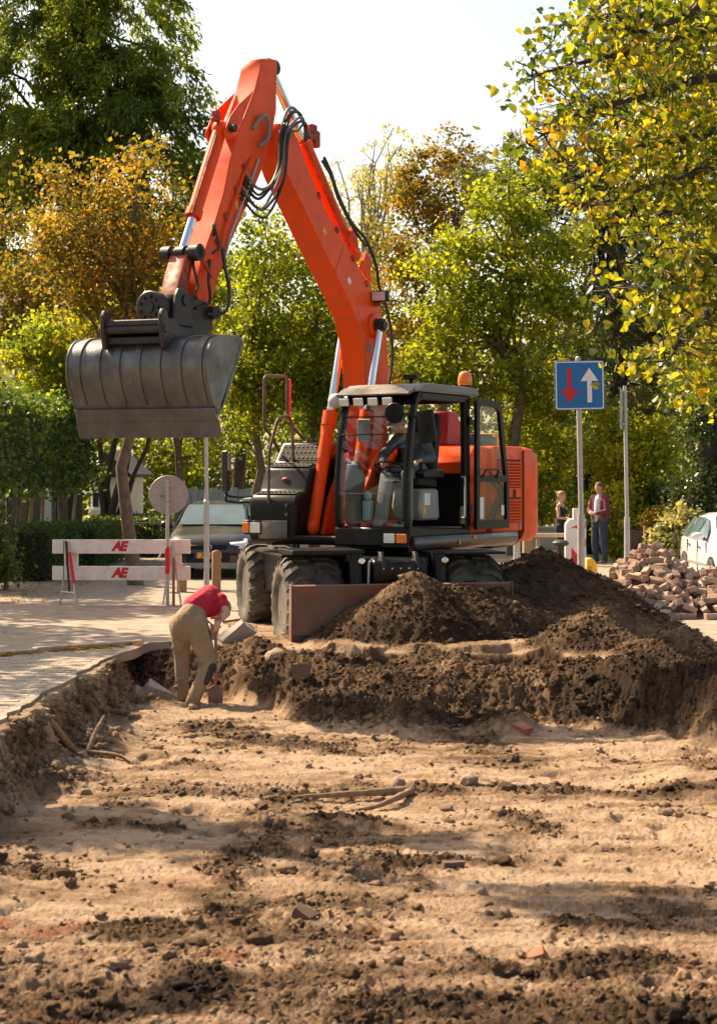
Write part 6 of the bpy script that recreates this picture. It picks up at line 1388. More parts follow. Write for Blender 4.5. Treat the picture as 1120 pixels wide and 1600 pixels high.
# ---- parked cars
def car(name, label, loc, rz, paint, plate=None, group=None, seed=1):
    o = empty(name, loc, rz, label, 'car', group)
    st = [  # x, half width, bottom, shoulder z, top z, roof half width
        (1.98, .60, .34, .50, .56, .52), (1.95, .70, .26, .56, .66, .60), (1.80, .79, .22, .66, .79, .66), (1.45, .84, .20, .74, .88, .70), (1.05, .85, .20, .82, .965, .72), (.88, .85, .20, .86, 1.0, .72),
        (.55, .85, .20, .90, 1.20, .66), (.15, .85, .20, .91, 1.42, .60), (-.4, .85, .20, .92, 1.485, .58), (-1.0, .85, .20, .93, 1.47, .57), (-1.45, .85, .20, .93, 1.40, .56), (-1.75, .83, .22, .93, 1.14, .60), (-1.92, .80, .24, .88, .97, .64), (-1.98, .74, .30, .70, .76, .62)]
    rings = []
    for x, w_, zb, zs, zt_, wr in st:
        rings.append([(x, -w_*.93, zb), (x, -w_, zb+.15), (x, -w_*1.01, (zb+zs)/2+.05), (x, -w_*.985, zs), (x, -wr-.02*(zt_-zs > .2), zt_-.05*(zt_-zs > .2)-.02), (x, -wr*.75, zt_), (x, 0, zt_+.015), (x, wr*.75, zt_), (x, wr+.02*(zt_-zs > .2), zt_-.05*(zt_-zs > .2)-.02), (x, w_*.985, zs), (x, w_*1.01, (zb+zs)/2+.05), (x, w_, zb+.15), (x, w_*.93, zb)])
    b = B().loft(rings)
    body = b.obj('body', paint, o, 0, 38)
    # glass slightly proud of the body
    def quad(pts, nm, m=GLASS_D, par=o, t=.006):
        p = [Vector(q) for q in pts]; nn = (p[1]-p[0]).cross(p[-1]-p[0]).normalized(); c = sum(p, Vector())/len(p)
        if nn.dot(c - Vector((c.x*.9, 0, .7))) < 0: nn = -nn
        b = B(); A = [b.bm.verts.new(q + nn*.004) for q in p]; C_ = [b.bm.verts.new(q + nn*(.004+t)) for q in p]
        b.bm.faces.new(A[::-1]); b.bm.faces.new(C_)
        for i in range(len(p)): b.bm.faces.new((A[i], A[(i+1) % len(p)], C_[(i+1) % len(p)], C_[i]))
        return b.obj(nm, m, par)
    GCAR = pm('windscreen_reflecting', (.10, .15, .16), .06, metal=0.0, vary=.3, scale=1.5, coat=.3, spec=.6)
    quad([(.86, -.66, 1.03), (.86, .66, 1.03), (.50, .62, 1.245), (.18, .55, 1.415), (.18, -.55, 1.415), (.50, -.62, 1.245)], 'windscreen', GCAR, t=.012)
    for s in (-1, 1):
        quad([(.74, s*.83, .95), (-.05, s*.85, .97), (-.05, s*.645, 1.375), (.14, s*.655, 1.345), (.46, s*.715, 1.16)], 'front_window', GCAR)
        quad([(-.13, s*.85, .97), (-.95, s*.85, .98), (-.92, s*.64, 1.38), (-.13, s*.645, 1.385)], 'rear_window', GCAR)
        quad([(-1.03, s*.85, .99), (-1.50, s*.845, 1.0), (-1.36, s*.66, 1.33), (-1.0, s*.64, 1.37)], 'quarter_window', GCAR)
        B().box(-.02, .01, s*.848 if s > 0 else s*.862, s*.862 if s > 0 else s*.848, .3, .92).obj('door_gap', BLACK, o); B().box(-.98, -.955, min(s*.848, s*.862), max(s*.848, s*.862), .4, .92).obj('door_gap', BLACK, o)
        B().box(-1.55, 1.3, min(s*.85, s*.868), max(s*.85, s*.868), .44, .50).obj('side_strip', pm('grey_trim', (.22, .21, .2), .6), o, .004)
        B().obox((.18, s*.87, .80), (.16, .03, .03)).obj('door_handle', BLACK, o, .008); B().obox((-.78, s*.87, .82), (.16, .03, .03)).obj('door_handle', BLACK, o, .008)
        mr = B().ball((.62, s*.97, 1.03), (.09, .13, .085), 12, 8).obj('mirror', paint, o); B().cyl((.62, s*.84, .98), (.62, s*.92, 1.0), .03, n=8).obj('mirror_foot', BLACK, mr)
        hl = B().prism([(1.76, .60), (1.965, .58), (1.93, .70), (1.70, .79), (1.62, .76)], min(s*.42, s*.76), max(s*.42, s*.76)).obj('headlight', LAMPM, o, .02)
        for ax_ in (1.22, -1.22):
            arch = B().cyl((ax_, s*.60, .30), (ax_, s*.868, .30), .355, n=24).obj('wheel_arch', pm('arch_black', (.012, .012, .012), .9), o)
            wh = B().lathe([(.20, -.09), (.28, -.10), (.305, -.07), (.31, 0), (.305, .07), (.28, .10), (.20, .09)], (ax_, s*.785, .31), (0, s, 0), 24).obj('tyre', pm('car_rubber', (.03, .03, .03), .8, dirt=(.15, .13, .1), dirt_amt=.4), o)
            rimb = B().lathe([(.205, .06), (.19, .085), (.17, .07), (.05, .085), (.02, .09)], (ax_, s*.785, .31), (0, s, 0), 24)
            for q in range(7):
                a = 2*math.pi*q/7; rimb.obox((ax_+.12*math.cos(a), s*(.785+.086), .31+.12*math.sin(a)), (.13, .012, .03), rot=Matrix.Rotation(-a, 4, 'Y'))
            rimb.obj('rim', pm('hub_cap_silver', (.55, .55, .56), .35, metal=.6), wh, 0, 30)
    B().prism([(1.90, .30), (2.0, .32), (2.0, .50), (1.93, .54)], -.42, .42).obj('grille', BLACK, o, .01)
    B().prism([(1.95, .58), (1.985, .57), (1.96, .66), (1.92, .68)], -.36, .36).obj('upper_grille', BLACK, o, .008)
    ringp = [Vector((1.985 - .01*math.sin(t), .065*math.cos(t), .625+.04*math.sin(t))) for t in [2*math.pi*k/18 for k in range(18)]]
    B().tube(ringp, .008, 5, closed=True).obj('badge', CHROME, o)
    B().prism([(1.60, .20), (2.02, .22), (2.02, .32), (1.9, .34)], -.66, .66).obj('bumper_strip', GREYP if plate else paint, o, .01)
    if plate:
        pl = B().box(2.005, 2.018, -.26, .26, .41, .52).obj('number_plate', pm('plate_orange', (.82, .33, .015), .5, vary=.05), o)
        B().box(2.019, 2.021, -.26, -.215, .41, .52).obj('plate_band', pm('plate_blue', (.01, .05, .35), .5), pl)
        text_mesh('plate_letters', plate, .115, BLACK, pl, Matrix.Translation((2.021, .02, .465)) @ Matrix.Rotation(RAD(90), 4, 'Z') @ FACE, 0, .003, .001)
    return o
car('parked_car', 'dark grey parked car with orange number plate behind the barrier', (-2.93, 35.75, 0), RAD(-90), pm('dark_car_paint', (.020, .018, .016), .3, vary=.1, coat=.35, dirt=(.12, .095, .07), dirt_amt=.3), 'XB-FT', 'parked cars')
car('parked_car', 'silver parked car mostly hidden behind the dark car', (-2.45, 45.0, 0), RAD(-90), pm('silver_car_paint', (.50, .51, .52), .3, metal=.5, vary=.05, coat=.6), None, 'parked cars')
wc = car('parked_car', 'white parked car at the right edge beside the brick heap', (7.08, 31.8, 0), RAD(-90), pm('white_car_paint', (.74, .75, .77), .25, vary=.03, coat=.8), None, 'parked cars')
wc.scale = (1, 1, .90)

# ---- houses
def house(name, label, x0, x1, y0, y1, h, roof_h, wallm, roofm, wins, ridge='x'):
    o = empty(name, ((x0+x1)/2, (y0+y1)/2, 0), 0, label, 'house'); hx, hy = (x1-x0)/2, (y1-y0)/2
    B().box(-hx, hx, -hy, hy, 0, h).obj('wall', wallm, o)
    if ridge == 'x': B().prism([(-hy-.35, h-.05), (hy+.35, h-.05), (hy+.35, h+.08), (0, h+roof_h), (-hy-.35, h+.08)], -hx-.3, hx+.3, 'x').obj('roof', roofm, o)
    else: B().prism([(-hx-.35, h-.02), (hx+.35, h-.02), (hx+.35, h+.1), (0, h+roof_h), (-hx-.35, h+.1)], -hy-.3, hy+.3, 'y').obj('roof', roofm, o)
    for (side, a, z0, w_, hh) in wins:
        if side == 'f':
            fr = B().box(a, a+w_, -hy-.05, -hy+.02, z0, z0+hh).obj('window', WHITEP, o, .01); B().box(a+.05, a+w_-.05, -hy-.058, -hy-.045, z0+.05, z0+hh-.05).obj('pane', GLASS_W, fr); B().box(a-.05, a+w_+.05, -hy-.12, -hy+.02, z0-.07, z0-.003).obj('sill', WHITEP, fr)
        else:
            fr = B().box(hx-.02, hx+.05, a, a+w_, z0, z0+hh).obj('window', WHITEP, o, .01); B().box(hx+.045, hx+.058, a+.05, a+w_-.05, z0+.05, z0+hh-.05).obj('pane', GLASS_W, fr)
    return o
GLASS_W = pm('window_glass', (.03, .035, .04), .08, vary=.2, coat=.5)
WALLW = pm('white_render', (.62, .60, .56), .85, vary=.06, scale=2, dirt=(.4, .38, .34), dirt_amt=.3); ROOFD = pm('dark_roof_tiles', (.045, .04, .042), .7, vary=.3, scale=8, bump=.4)
house('white_house', 'white house with dark roof cut off by the left edge', -18, XA(14, 50), 50, 58, 6.15, 1.8, WALLW, ROOFD, [('f', 3.30, 4.55, .16, 1.5), ('f', .8, 4.5, 1.0, 1.5), ('s', -3, 4.4, 1.1, 1.5), ('f', 1.5, 1.0, 1.2, 1.6)])
house('white_gable_house', 'small white boarded gable house seen past the leaning stems', XA(142, 60), XA(186, 60)+.1, 60, 66, 2.0, .9, WALLW, ROOFD, [('f', -.5, .9, .3, .6)], 'y')
house('brick_house', 'dark brick house front in the shade behind the high stemmed hedge', -16, -8.9, 46, 49.0, 4.2, 1.5, pm('dark_brickwork', (.10, .075, .06), .9, vary=.3, scale=5, bump=.3), ROOFD, [('f', -1.5, .8, 1.2, 1.3), ('f', .6, .8, 1.2, 1.3), ('f', 2.2, .8, .9, 1.3)])
# ================================================================ people
def capsule(bm, p, r1, q, r2, n=12):
    p, q = Vector(p), Vector(q); ax = (q-p); L = ax.length
    if L < 1e-5: ax = Vector((0, 0, 1)); L = 1e-5
    ax.normalize(); u = ax.orthogonal().normalized(); v = ax.cross(u); rings = []
    for k in range(1, 5):
        a = math.pi/2*k/4; rings.append((p - ax*r1*math.cos(a), r1*math.sin(a)))
    for k in range(0, 4):
        a = math.pi/2*k/4; rings.append((q + ax*r2*math.sin(a), r2*math.cos(a)))
    R = [[bm.verts.new(c + (u*math.cos(2*math.pi*i/n) + v*math.sin(2*math.pi*i/n))*max(r, 1e-3)) for i in range(n)] for c, r in rings]
    for a, b_ in zip(R[:-1], R[1:]):
        for i in range(n): bm.faces.new((a[i], a[(i+1) % n], b_[(i+1) % n], b_[i]))
    s = bm.verts.new(p - ax*r1); e = bm.verts.new(q + ax*r2)
    for i in range(n): bm.faces.new((s, R[0][(i+1) % n], R[0][i])); bm.faces.new((e, R[-1][i], R[-1][(i+1) % n]))
def blob(name, shapes, voxel, mat, parent=None, M=None, smooth=3, cut=None):
    """closed shapes merged into one continuous skin"""
    bm = bmesh.new()
    for s in shapes:
        if s[0] == 'c': capsule(bm, s[1], s[2], s[3], s[4])
        elif s[0] == 'ch':
            for (p, r1), (q, r2) in zip(s[1][:-1], s[1][1:]): capsule(bm, p, r1, q, r2)
        elif s[0] == 'e':
            T = Matrix.Translation(Vector(s[1])) @ (s[3] if len(s) > 3 else Matrix.Identity(4)) @ Matrix.Diagonal((*s[2], 1))
            bmesh.ops.create_uvsphere(bm, u_segments=16, v_segments=10, radius=1.0, matrix=T)
        elif s[0] == 'b':
            T = Matrix.Translation(Vector(s[1])) @ (s[3] if len(s) > 3 else Matrix.Identity(4)) @ Matrix.Diagonal((*s[2], 1)); bmesh.ops.create_cube(bm, size=2.0, matrix=T)
    bmesh.ops.recalc_face_normals(bm, faces=bm.faces)
    me = bpy.data.meshes.new(name); bm.to_mesh(me); bm.free()
    o = bpy.data.objects.new(name, me); COL.objects.link(o)
    m = o.modifiers.new('r', 'REMESH'); m.mode = 'VOXEL'; m.voxel_size = voxel; m.use_smooth_shade = True
    if smooth:
        s_ = o.modifiers.new('s', 'SMOOTH'); s_.iterations = smooth; s_.factor = 0.5
    dg = bpy.context.evaluated_depsgraph_get(); me2 = bpy.data.meshes.new_from_object(o.evaluated_get(dg))
    bpy.data.objects.remove(o); bpy.data.meshes.remove(me)
    if M is not None: me2.transform(M)
    me2.materials.clear(); me2.materials.append(mat)
    me2.polygons.foreach_set('use_smooth', [True]*len(me2.polygons)); me2.name = name
    return link(name, me2, parent)
V3 = Vector
def ch(*a): return ('ch', [(V3(p), r) for p, r in a])
SKIN = pm('skin', (.56, .30, .20), .55, vary=.08, scale=10)
def fingers(palm, dirf, side, curl, L=.075, r=.0085, thumb_side=1):
    """palm centre, pointing direction, side vector, curl direction -> palm, four unequal bent fingers and a thumb leaving the palm's side"""
    palm, dirf, side, curl = V3(palm), V3(dirf).normalized(), V3(side).normalized(), V3(curl).normalized()
    S = [('e', palm, (.043, .043, .043)), ('c', palm-dirf*.03-side*.018, .021, palm+dirf*.035-side*.024, .017), ('c', palm-dirf*.03+side*.018, .021, palm+dirf*.035+side*.024, .017)]
    S[0] = ('c', palm-dirf*.035, .026, palm+dirf*.03, .026)
    for k, (o_, l_) in enumerate(((-1.5, .82), (-.5, 1.0), (.5, .96), (1.5, .74))):
        b0 = palm + dirf*.04 + side*o_*.0215; b1 = b0 + (dirf*.75 + curl*.65).normalized()*L*.48*l_; b2 = b1 + (dirf*.05 + curl).normalized()*L*.34*l_; b3 = b2 + (curl*.8 - dirf*.6).normalized()*L*.28*l_
        S.append(ch((b0, r*1.12), (b1, r), (b2, r*.92), (b3, r*.8)))
    t0 = palm - dirf*.012 + side*thumb_side*.034; t1 = t0 + (side*thumb_side*.7 + dirf*.4 + curl*.5).normalized()*.038; t2 = t1 + (dirf*.6 + curl*.9 - side*thumb_side*.3).normalized()*.03
    S.append(ch((t0, r*1.35), (t1, r*1.15), (t2, r*.9))); return S
def head_shapes(c, fwd, up, s=1.0):
    """skull, jaw, nose, ears, brow, lips, eye bulges around head centre c"""
    c, fwd, up = V3(c), V3(fwd).normalized(), V3(up).normalized(); rt = fwd.cross(up).normalized(); up = rt.cross(fwd)
    R = Matrix((rt, fwd, up)).transposed().to_4x4()
    q = lambda x, y, z: c + (rt*x + fwd*y + up*z)*s
    S = [('e', q(0, -.005, .03), (.076*s, .097*s, .092*s), R), ('e', q(0, .02, -.045), (.060*s, .072*s, .072*s), R), ('c', q(0, .075, -.088), .022*s, q(0, .06, -.06), .03*s),
         ('c', q(0, .092, .018), .010*s, q(0, .116, -.022), .0125*s), ('c', q(-.032, .086, .024), .012*s, q(.032, .086, .024), .012*s), ('c', q(-.018, .092, -.052), .0085*s, q(.018, .092, -.052), .0085*s)]
    for k in (-1, 1):
        S += [('e', q(k*.076, -.008, -.005), (.012*s, .022*s, .032*s), R), ('e', q(k*.04, .068, -.022), (.024*s, .022*s, .022*s), R), ('e', q(k*.030, .084, .004), (.011*s, .008*s, .007*s), R)]
    return S, q, R
def eyes(q, R, s, parent, M=None):
    for k in (-1, 1):
        b = B(); b.ball(q(k*.030, .089, .004), (.0085*s, .0065*s, .0045*s), 8, 6, R); b.obj('eye', pm('eye_dark', (.03, .02, .015), .3), parent, M=M)

# ---- stooping worker in the pit
gz = zt(-1.95, 19.6)
gl, gr = zt(-2.0, 19.75) , zt(-1.83, 19.45)
hipL, hipR = V3((-2.01, 19.66, .30)), V3((-1.83, 19.56, .30))
kneeL, kneeR = V3((-2.02, 19.74, gl+.47)), V3((-1.68, 19.50, gr+.50))
ankL, ankR = V3((-2.01, 19.74, gl+.10)), V3((-1.87, 19.46, gr+.10))
pel = V3((-1.91, 19.62, .37)); spine = V3((-1.81, 19.79, .55)); chest = V3((-1.72, 19.95, .60)); neck = V3((-1.64, 20.10, .55)); hd = V3((-1.585, 20.21, .44))
shL, shR = V3((-1.84, 20.06, .57)), V3((-1.585, 19.86, .585)); elL, elR = V3((-1.78, 20.02, .32)), V3((-1.50, 19.72, .44)); haL, haR = V3((-1.66, 19.80, .27)), V3((-1.60, 19.60, .34))
hs, q, R = head_shapes(hd, (.2, .3, -.93), (.45, .85, .3), 1.0)
sh_ = hs + [ch((neck, .052), (hd - V3((.05, .03, -.04)), .05)), ch((pel, .125), (spine, .12), (chest, .13), (neck, .06)), ch((shL, .055), (elL, .042), (haL, .030)), ch((shR, .056), (elR, .043), (haR, .031)),
            ch((hipL, .088), (kneeL, .058), (ankL, .042)), ch((hipR, .088), (kneeR, .058), (ankR, .042)), ('c', shL, .06, shR, .06), ('c', hipL, .1, hipR, .1)]
sh_ += fingers(haR + V3((-.005, -.03, -.04)), (-.15, .1, -1), (.8, .5, 0), (-.3, .9, -.1)) + fingers(haL + V3((.0, -.05, -.04)), (.05, -.8, -.6), (.9, .1, 0), (.1, -.5, -.8))
WK = blob('person', sh_, .0085, SKIN); tag(WK, 'worker in red T-shirt and khaki trousers stooping over a spade', 'person')
KH = pm('khaki_trousers', (.27, .18, .105), .9, vary=.18, scale=7, dirt=(.36, .27, .17), dirt_amt=.4, bump=.35, bump_scale=18)
fold = random.Random(3)
def folds(a, b_, r0, n, amp):
    """cloth creases: thin slanted ridges round a limb"""
    out = []
    a, b_ = V3(a), V3(b_); ax = (b_-a).normalized(); u = ax.orthogonal().normalized(); v = ax.cross(u)
    for k in range(n):
        t = fold.uniform(.1, .95); an = fold.uniform(0, 6.28); p0 = a.lerp(b_, t) + (u*math.cos(an)+v*math.sin(an))*r0; an += fold.uniform(.7, 1.3); p1 = a.lerp(b_, min(1, t+fold.uniform(-.05, .16))) + (u*math.cos(an)+v*math.sin(an))*r0
        out.append(('c', p0, amp, p1, amp*.6))
    return out
blob('trousers', [ch((pel + V3((.03, .05, .07)), .15), (pel + V3((-.03, -.03, -.02)), .165), ((hipL+hipR)/2 + V3((-.01, 0, -.05)), .15)),
                  ch((hipL + V3((-.01, 0, .02)), .135), (hipL.lerp(kneeL, .5), .110), (kneeL, .085), (kneeL.lerp(ankL, .55), .082), (ankL + V3((0, 0, -.06)), .062)),
                  ch((hipR + V3((0, 0, .02)), .138), (hipR.lerp(kneeR, .5), .118), (kneeR, .094), (kneeR.lerp(ankR, .5), .080), (ankR + V3((0, 0, -.02)), .080)),
                  ('c', hipL, .14, hipR, .14), ('e', pel + V3((-.07, -.03, -.05)), (.15, .16, .16))]
     + folds(hipL, kneeL, .108, 7, .016) + folds(kneeL, ankL, .082, 8, .014) + folds(hipR, kneeR, .118, 7, .016) + folds(kneeR, ankR, .081, 8, .015), .011, KH, WK, None, 2)
SHRT = pm('red_tshirt', (.44, .008, .030), .85, vary=.15, scale=8, bump=.4, bump_scale=14)
blob('t_shirt', [ch((spine + V3((-.045, -.06, -.045)), .158), (spine + V3((.02, 0, 0)), .150), (chest, .158), (chest.lerp(neck, .55), .105)), ('c', shL, .085, shR, .085), ch((shR, .082), (shR.lerp(elR, .40), .070)), ch((shL, .082), (shL.lerp(elL, .4), .07)), ('e', chest + V3((.02, -.08, -.10)), (.13, .14, .12))] + folds(spine, chest, .152, 9, .013), .011, SHRT, WK, None, 2)
blob('hair', [('e', q(0, -.02, .045), (.083, .10, .085), R)], .012, pm('grey_hair', (.25, .2, .16), .8, vary=.2), WK)
for a, s in ((ankL, 0), (ankR, 1)):
    f_ = V3((.75, .5, 0)).normalized() if s == 0 else V3((.55, -.2, 0)).normalized() if False else V3((.82, .25, 0)).normalized()
    blob('boot', [('c', a + V3((0, 0, -.055)), .05, a + f_*.05 + V3((0, 0, -.062)), .046), ('c', a + f_*.06 + V3((0, 0, -.066)), .045, a + f_*.16 + V3((0, 0, -.075)), .036), ('c', a, .05, a + V3((0, 0, .07)), .05)], .011, pm('dusty_boots', (.20, .13, .085), .8, vary=.2, dirt=(.42, .33, .22), dirt_amt=.6), WK)
pd = (ankR-kneeR).normalized()
blob('knee_pad', [('c', kneeR + V3((.035, -.055, -.02)), .055, kneeR + pd*.20 + V3((.045, -.03, 0)), .05)], .011, pm('black_pad', (.02, .02, .022), .6), WK)
blob('holster', [('c', V3((-1.70, 19.52, .26)), .03, V3((-1.67, 19.50, .10)), .025)], .011, pm('dark_pouch', (.05, .045, .045), .7), WK)
tp = V3((-1.615, 19.60, .40)); bt = V3((-1.62, 19.60, gr+.22))
SP = empty('spade', (bt.x, bt.y, gr), 0, 'wooden handled spade held upright by the stooping worker', 'spade')
loc0 = V3((bt.x, bt.y, gr))
B().cyl(tp - loc0, bt - loc0, .017, n=10).obj('handle', pm('spade_wood', (.30, .13, .07), .6, vary=.2), SP); B().cyl(tp - loc0 + V3((-.06, 0, .0)), tp - loc0 + V3((.06, 0, .0)), .016, n=8).obj('grip', MATS['spade_wood'], SP)
B().prism([(-.08, -.10), (.08, -.10), (.085, .22), (.02, .26), (-.02, .26), (-.085, .22)], -.008, .008).obj('blade', pm('spade_steel', (.20, .12, .09), .5, metal=.5, vary=.3), SP, .004)

# ---- operator in the cab (machine axes: x forward, y left, z up)
def L(x, y, z): return V3((x, y, z))
hipA, hipB = L(.42, .66, 2.08), L(.42, .86, 2.08); knA, knB = L(.88, .62, 2.02), L(.86, .92, 2.04); akA, akB = L(1.02, .60, 1.46), L(.88, .96, 1.46)
ch_ = L(.40, .74, 2.46); nk = L(.50, .73, 2.62); hd = L(.66, .70, 2.715)
sA, sB = L(.43, .54, 2.50), L(.43, .95, 2.49); eA, eB = L(.66, .44, 2.28), L(.50, 1.10, 2.25); hA, hB = L(.93, .60, 2.19), L(.74, 1.06, 2.22)
hs, q, R = head_shapes(hd, (.86, -.20, -.45), (.4, 0, .92), 1.0)
shp = hs + [ch((nk - L(0, 0, .05), .056), (hd - L(.03, 0, .06), .052)), ch((L(.38, .76, 2.10), .13), (L(.36, .75, 2.3), .13), (ch_, .14)), ('c', sA, .06, sB, .06), ch((sA, .056), (eA, .044), (hA, .031)), ch((sB, .056), (eB, .044), (hB, .031)), ('c', hipA, .1, hipB, .1),
            ch((hipA, .088), (knA, .06), (akA, .043)), ch((hipB, .088), (knB, .06), (akB, .043))] + fingers(hB + L(.05, 0, -.01), (1, -.1, -.15), (0, 1, 0), (.1, 0, -1), thumb_side=-1) + fingers(hA + L(.04, .03, -.01), (.8, .5, -.1), (-.5, .8, 0), (.2, 0, -1))
OP = blob('person', shp, .0085, SKIN, None, EXM); tag(OP, 'excavator driver in dark blue jacket and cap sitting in the cab', 'person')
JKT = pm('navy_jacket', (.075, .088, .115), .85, vary=.25, scale=8, bump=.4, bump_scale=16)
blob('jacket', [ch((L(.39, .76, 2.12), .155), (L(.37, .75, 2.3), .155), (ch_, .165), (nk - L(.01, 0, .03), .075)), ('c', sA, .085, sB, .085), ch((sA, .082), (eA, .066), (hA.lerp(eA, .12), .05)), ch((sB, .082), (eB, .066), (hB.lerp(eB, .12), .05))], .013, JKT, OP, EXM)
blob('trousers', [('c', hipA, .125, hipB, .125), ch((hipA, .118), (knA, .085), (akA, .065)), ch((hipB, .118), (knB, .085), (akB, .065))], .013, pm('grey_blue_trousers', (.16, .175, .19), .9, vary=.2, bump=.3), OP, EXM)
blob('cap', [('e', q(0, -.008, .062), (.086, .105, .072), R), ('b', q(0, .125, .055), (.062, .05, .006), R)], .011, pm('blue_cap', (.10, .17, .24), .8), OP, EXM, 2)
blob('hair', [('e', q(0, -.03, -.002), (.080, .078, .06), R)], .012, pm('brown_grey_hair', (.12, .09, .07), .8), OP, EXM)
eyes(q, R, 1, OP, EXM)
for a in (akA, akB): blob('boot', [('c', a + L(0, 0, -.06), .048, a + L(.14, 0, -.09), .04), ('c', a, .05, a + L(0, 0, .06), .052)], .011, MATS['dusty_boots'], OP, EXM)
B().ball(sB + L(.02, .085, -.06), (.03, .008, .04)).obj('sleeve_badge', REDM, OP, M=EXM)

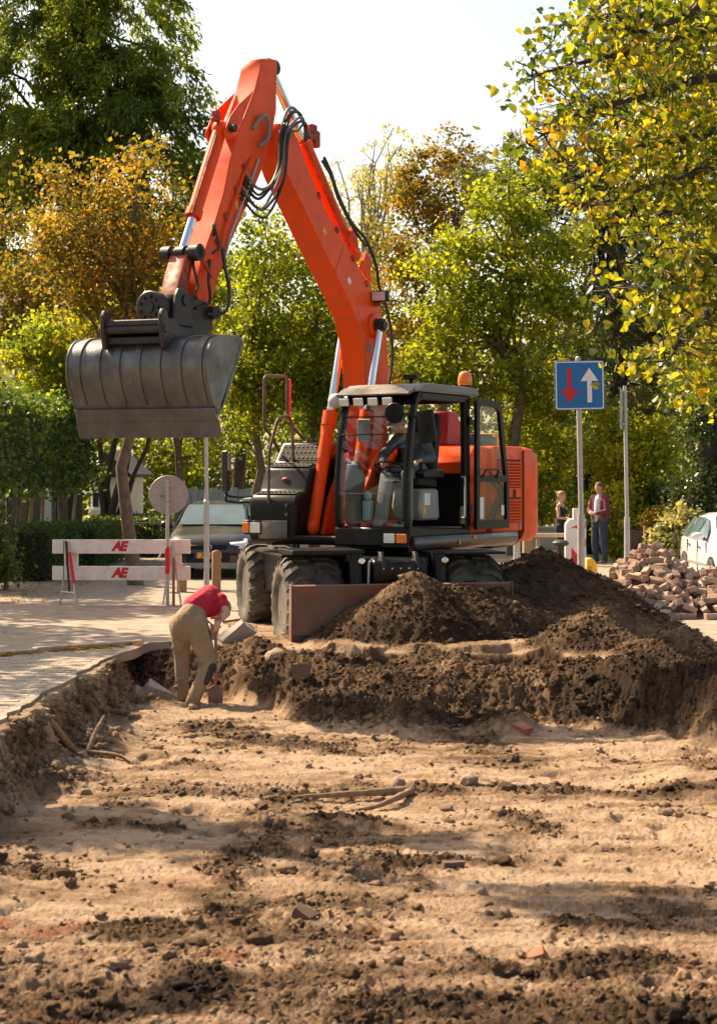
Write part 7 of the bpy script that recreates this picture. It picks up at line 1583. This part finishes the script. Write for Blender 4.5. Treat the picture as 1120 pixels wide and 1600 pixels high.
# ---- man in maroon jacket
def standing(loc, rz, h, kind, label):
    M = Matrix.Translation(loc) @ Matrix.Rotation(rz, 4, 'Z') @ Matrix.Scale(h/1.80, 4)     # local: faces -y, x to the figure's left in view
    fy = -1
    hp = .93; sh = 1.46; w_ = .19 if kind == 'm' else .165
    hA, hB = V3((-.09, 0, hp)), V3((.09, 0, hp)); kA, kB = V3((-.12, -.03, .50)), V3((.12, -.01, .50)); aA, aB = V3((-.13, 0.02, .09)), V3((.14, .02, .09))
    sA, sB = V3((-w_, 0, sh)), V3((w_, 0, sh)); eA, eB = V3((-w_-.07, -.04, 1.17)), V3((w_+.07, -.04, 1.17))
    nA, nB = V3((-.07, -.25, 1.13)), V3((.08, -.25, 1.11))
    hd = V3((0, -.03, 1.685)); hs, q, R = head_shapes(hd, (.0, -1, -.28), (0, -.2, 1), 1.0)
    shp = hs + [ch((V3((0, .01, 1.45)), .058), (V3((0, -.01, 1.62)), .054)), ch((V3((0, 0, hp+.02)), .125 if kind == 'm' else .12), (V3((0, .01, 1.15)), .118 if kind == 'm' else .10), (V3((0, .01, 1.36)), .135 if kind == 'm' else .118), (V3((0, 0, 1.46)), .09)), ('c', sA, .058 if kind == 'm' else .047, sB, .058 if kind == 'm' else .047), ('c', hA, .105, hB, .105),
                ch((sA, .054 if kind == 'm' else .044), (eA, .042 if kind == 'm' else .035), (nA, .029 if kind == 'm' else .025)), ch((sB, .054 if kind == 'm' else .044), (eB, .042 if kind == 'm' else .035), (nB, .029 if kind == 'm' else .025)), ch((hA, .085), (kA, .058), (aA, .042)), ch((hB, .085), (kB, .058), (aB, .042))]
    shp += fingers(nA + V3((.035, -.02, 0)), (1, -.3, 0), (0, 0, 1), (.2, 1, -.2)) + fingers(nB + V3((-.035, -.02, 0)), (-1, -.3, 0), (0, 0, 1), (-.2, 1, -.2))
    if kind == 'w': shp += [('e', V3((s*.065, -.10, 1.31)), (.055, .05, .055)) for s in (-1, 1)]
    o = blob('person', shp, .010, SKIN, None, M); tag(o, label, 'person'); eyes(q, R, 1, o, M)
    def shoe(m):
        for a in (aA, aB): blob('shoe', [('c', a + V3((0, .02, -.05)), .042, a + V3((0, -.14, -.06)), .034), ('c', a, .045, a + V3((0, 0, -.04)), .045)], .012, m, o, M)
    if kind == 'm':
        MJ = pm('maroon_jacket', (.17, .032, .055), .85, vary=.15, scale=8, bump=.3)
        blob('jacket', [ch((V3((-.11, .01, .86)), .10), (V3((-.10, .015, 1.15)), .105), (V3((-.12, .01, 1.40)), .10)), ch((V3((.11, .01, .86)), .10), (V3((.10, .015, 1.15)), .105), (V3((.12, .01, 1.40)), .10)), ('c', V3((-.08, .06, .88)), .085, V3((.08, .06, .88)), .085), ('c', V3((-.06, .06, 1.2)), .09, V3((.06, .06, 1.2)), .09), ('c', V3((-.1, .045, 1.42)), .08, V3((.1, .045, 1.42)), .08),
                        ('c', sA, .078, sA*.6 + V3((0, .02, sh*.4)), .08), ('c', sB, .078, sB*.6 + V3((0, .02, sh*.4)), .08), ch((sA, .078), (eA, .062), (nA.lerp(eA, .15), .045)), ch((sB, .078), (eB, .062), (nB.lerp(eB, .15), .045))], .013, MJ, o, M, 2)
        blob('shirt', [ch((V3((0, -.035, .98)), .105), (V3((0, -.035, 1.2)), .108), (V3((0, -.03, 1.4)), .10), (V3((0, -.015, 1.49)), .065))], .013, pm('pale_blue_shirt', (.55, .60, .70), .8, vary=.06), o, M)
        blob('jeans', [('c', hA, .13, hB, .13), ch((hA, .118), (kA, .085), (aA, .068)), ch((hB, .118), (kB, .085), (aB, .068))], .013, pm('blue_jeans', (.035, .05, .085), .9, vary=.25, bump=.3), o, M)
        blob('belt', [('c', V3((-.1, 0, 1.0)), .13, V3((.1, 0, 1.0)), .13)], .014, pm('brown_belt', (.10, .06, .035), .6), o, M)
        blob('hair', [('e', q(0, -.022, .058), (.086, .098, .082), R), ('e', q(0, -.055, .0), (.080, .062, .08), R)], .012, pm('brown_hair', (.15, .08, .04), .7, vary=.25), o, M)
        shoe(pm('brown_shoes', (.20, .12, .07), .6))
    else:
        DR = pm('black_dress', (.016, .017, .022), .85, vary=.2, bump=.3)
        blob('dress', [ch((V3((0, 0, .86)), .15), (V3((0, .005, 1.02)), .145), (V3((0, .01, 1.16)), .115), (V3((0, 0, 1.33)), .128)), ('c', V3((-.1, 0, .9)), .11, V3((.1, 0, .9)), .11), ch((V3((-.08, -.05, 1.36)), .05), (V3((-.1, 0, 1.47)), .035)), ch((V3((.08, -.05, 1.36)), .05), (V3((.1, 0, 1.47)), .035))] + [('e', V3((s*.065, -.10, 1.31)), (.064, .058, .06)) for s in (-1, 1)], .013, DR, o, M)
        blob('leggings', [('c', hA, .115, hB, .115), ch((hA, .105), (kA, .072), (aA, .052)), ch((hB, .105), (kB, .072), (aB, .052))], .013, pm('black_leggings', (.02, .02, .026), .9), o, M)
        blob('hair', [('e', q(0, -.02, .055), (.088, .105, .088), R), ('e', q(0, -.06, -.01), (.08, .06, .085), R), ('e', q(0, -.13, .05), (.05, .05, .05), R)], .012, pm('blonde_hair', (.36, .20, .085), .6, vary=.25), o, M)
        shoe(pm('black_shoes', (.02, .02, .02), .6))
    return o
standing(V3((5.52, 39.6, .02)), RAD(-50), 1.84, 'm', 'man in maroon jacket and jeans standing by the sign poles')
standing(V3((4.58, 39.2, .0)), RAD(62), 1.66, 'w', 'woman in black sleeveless top with tied up blonde hair')
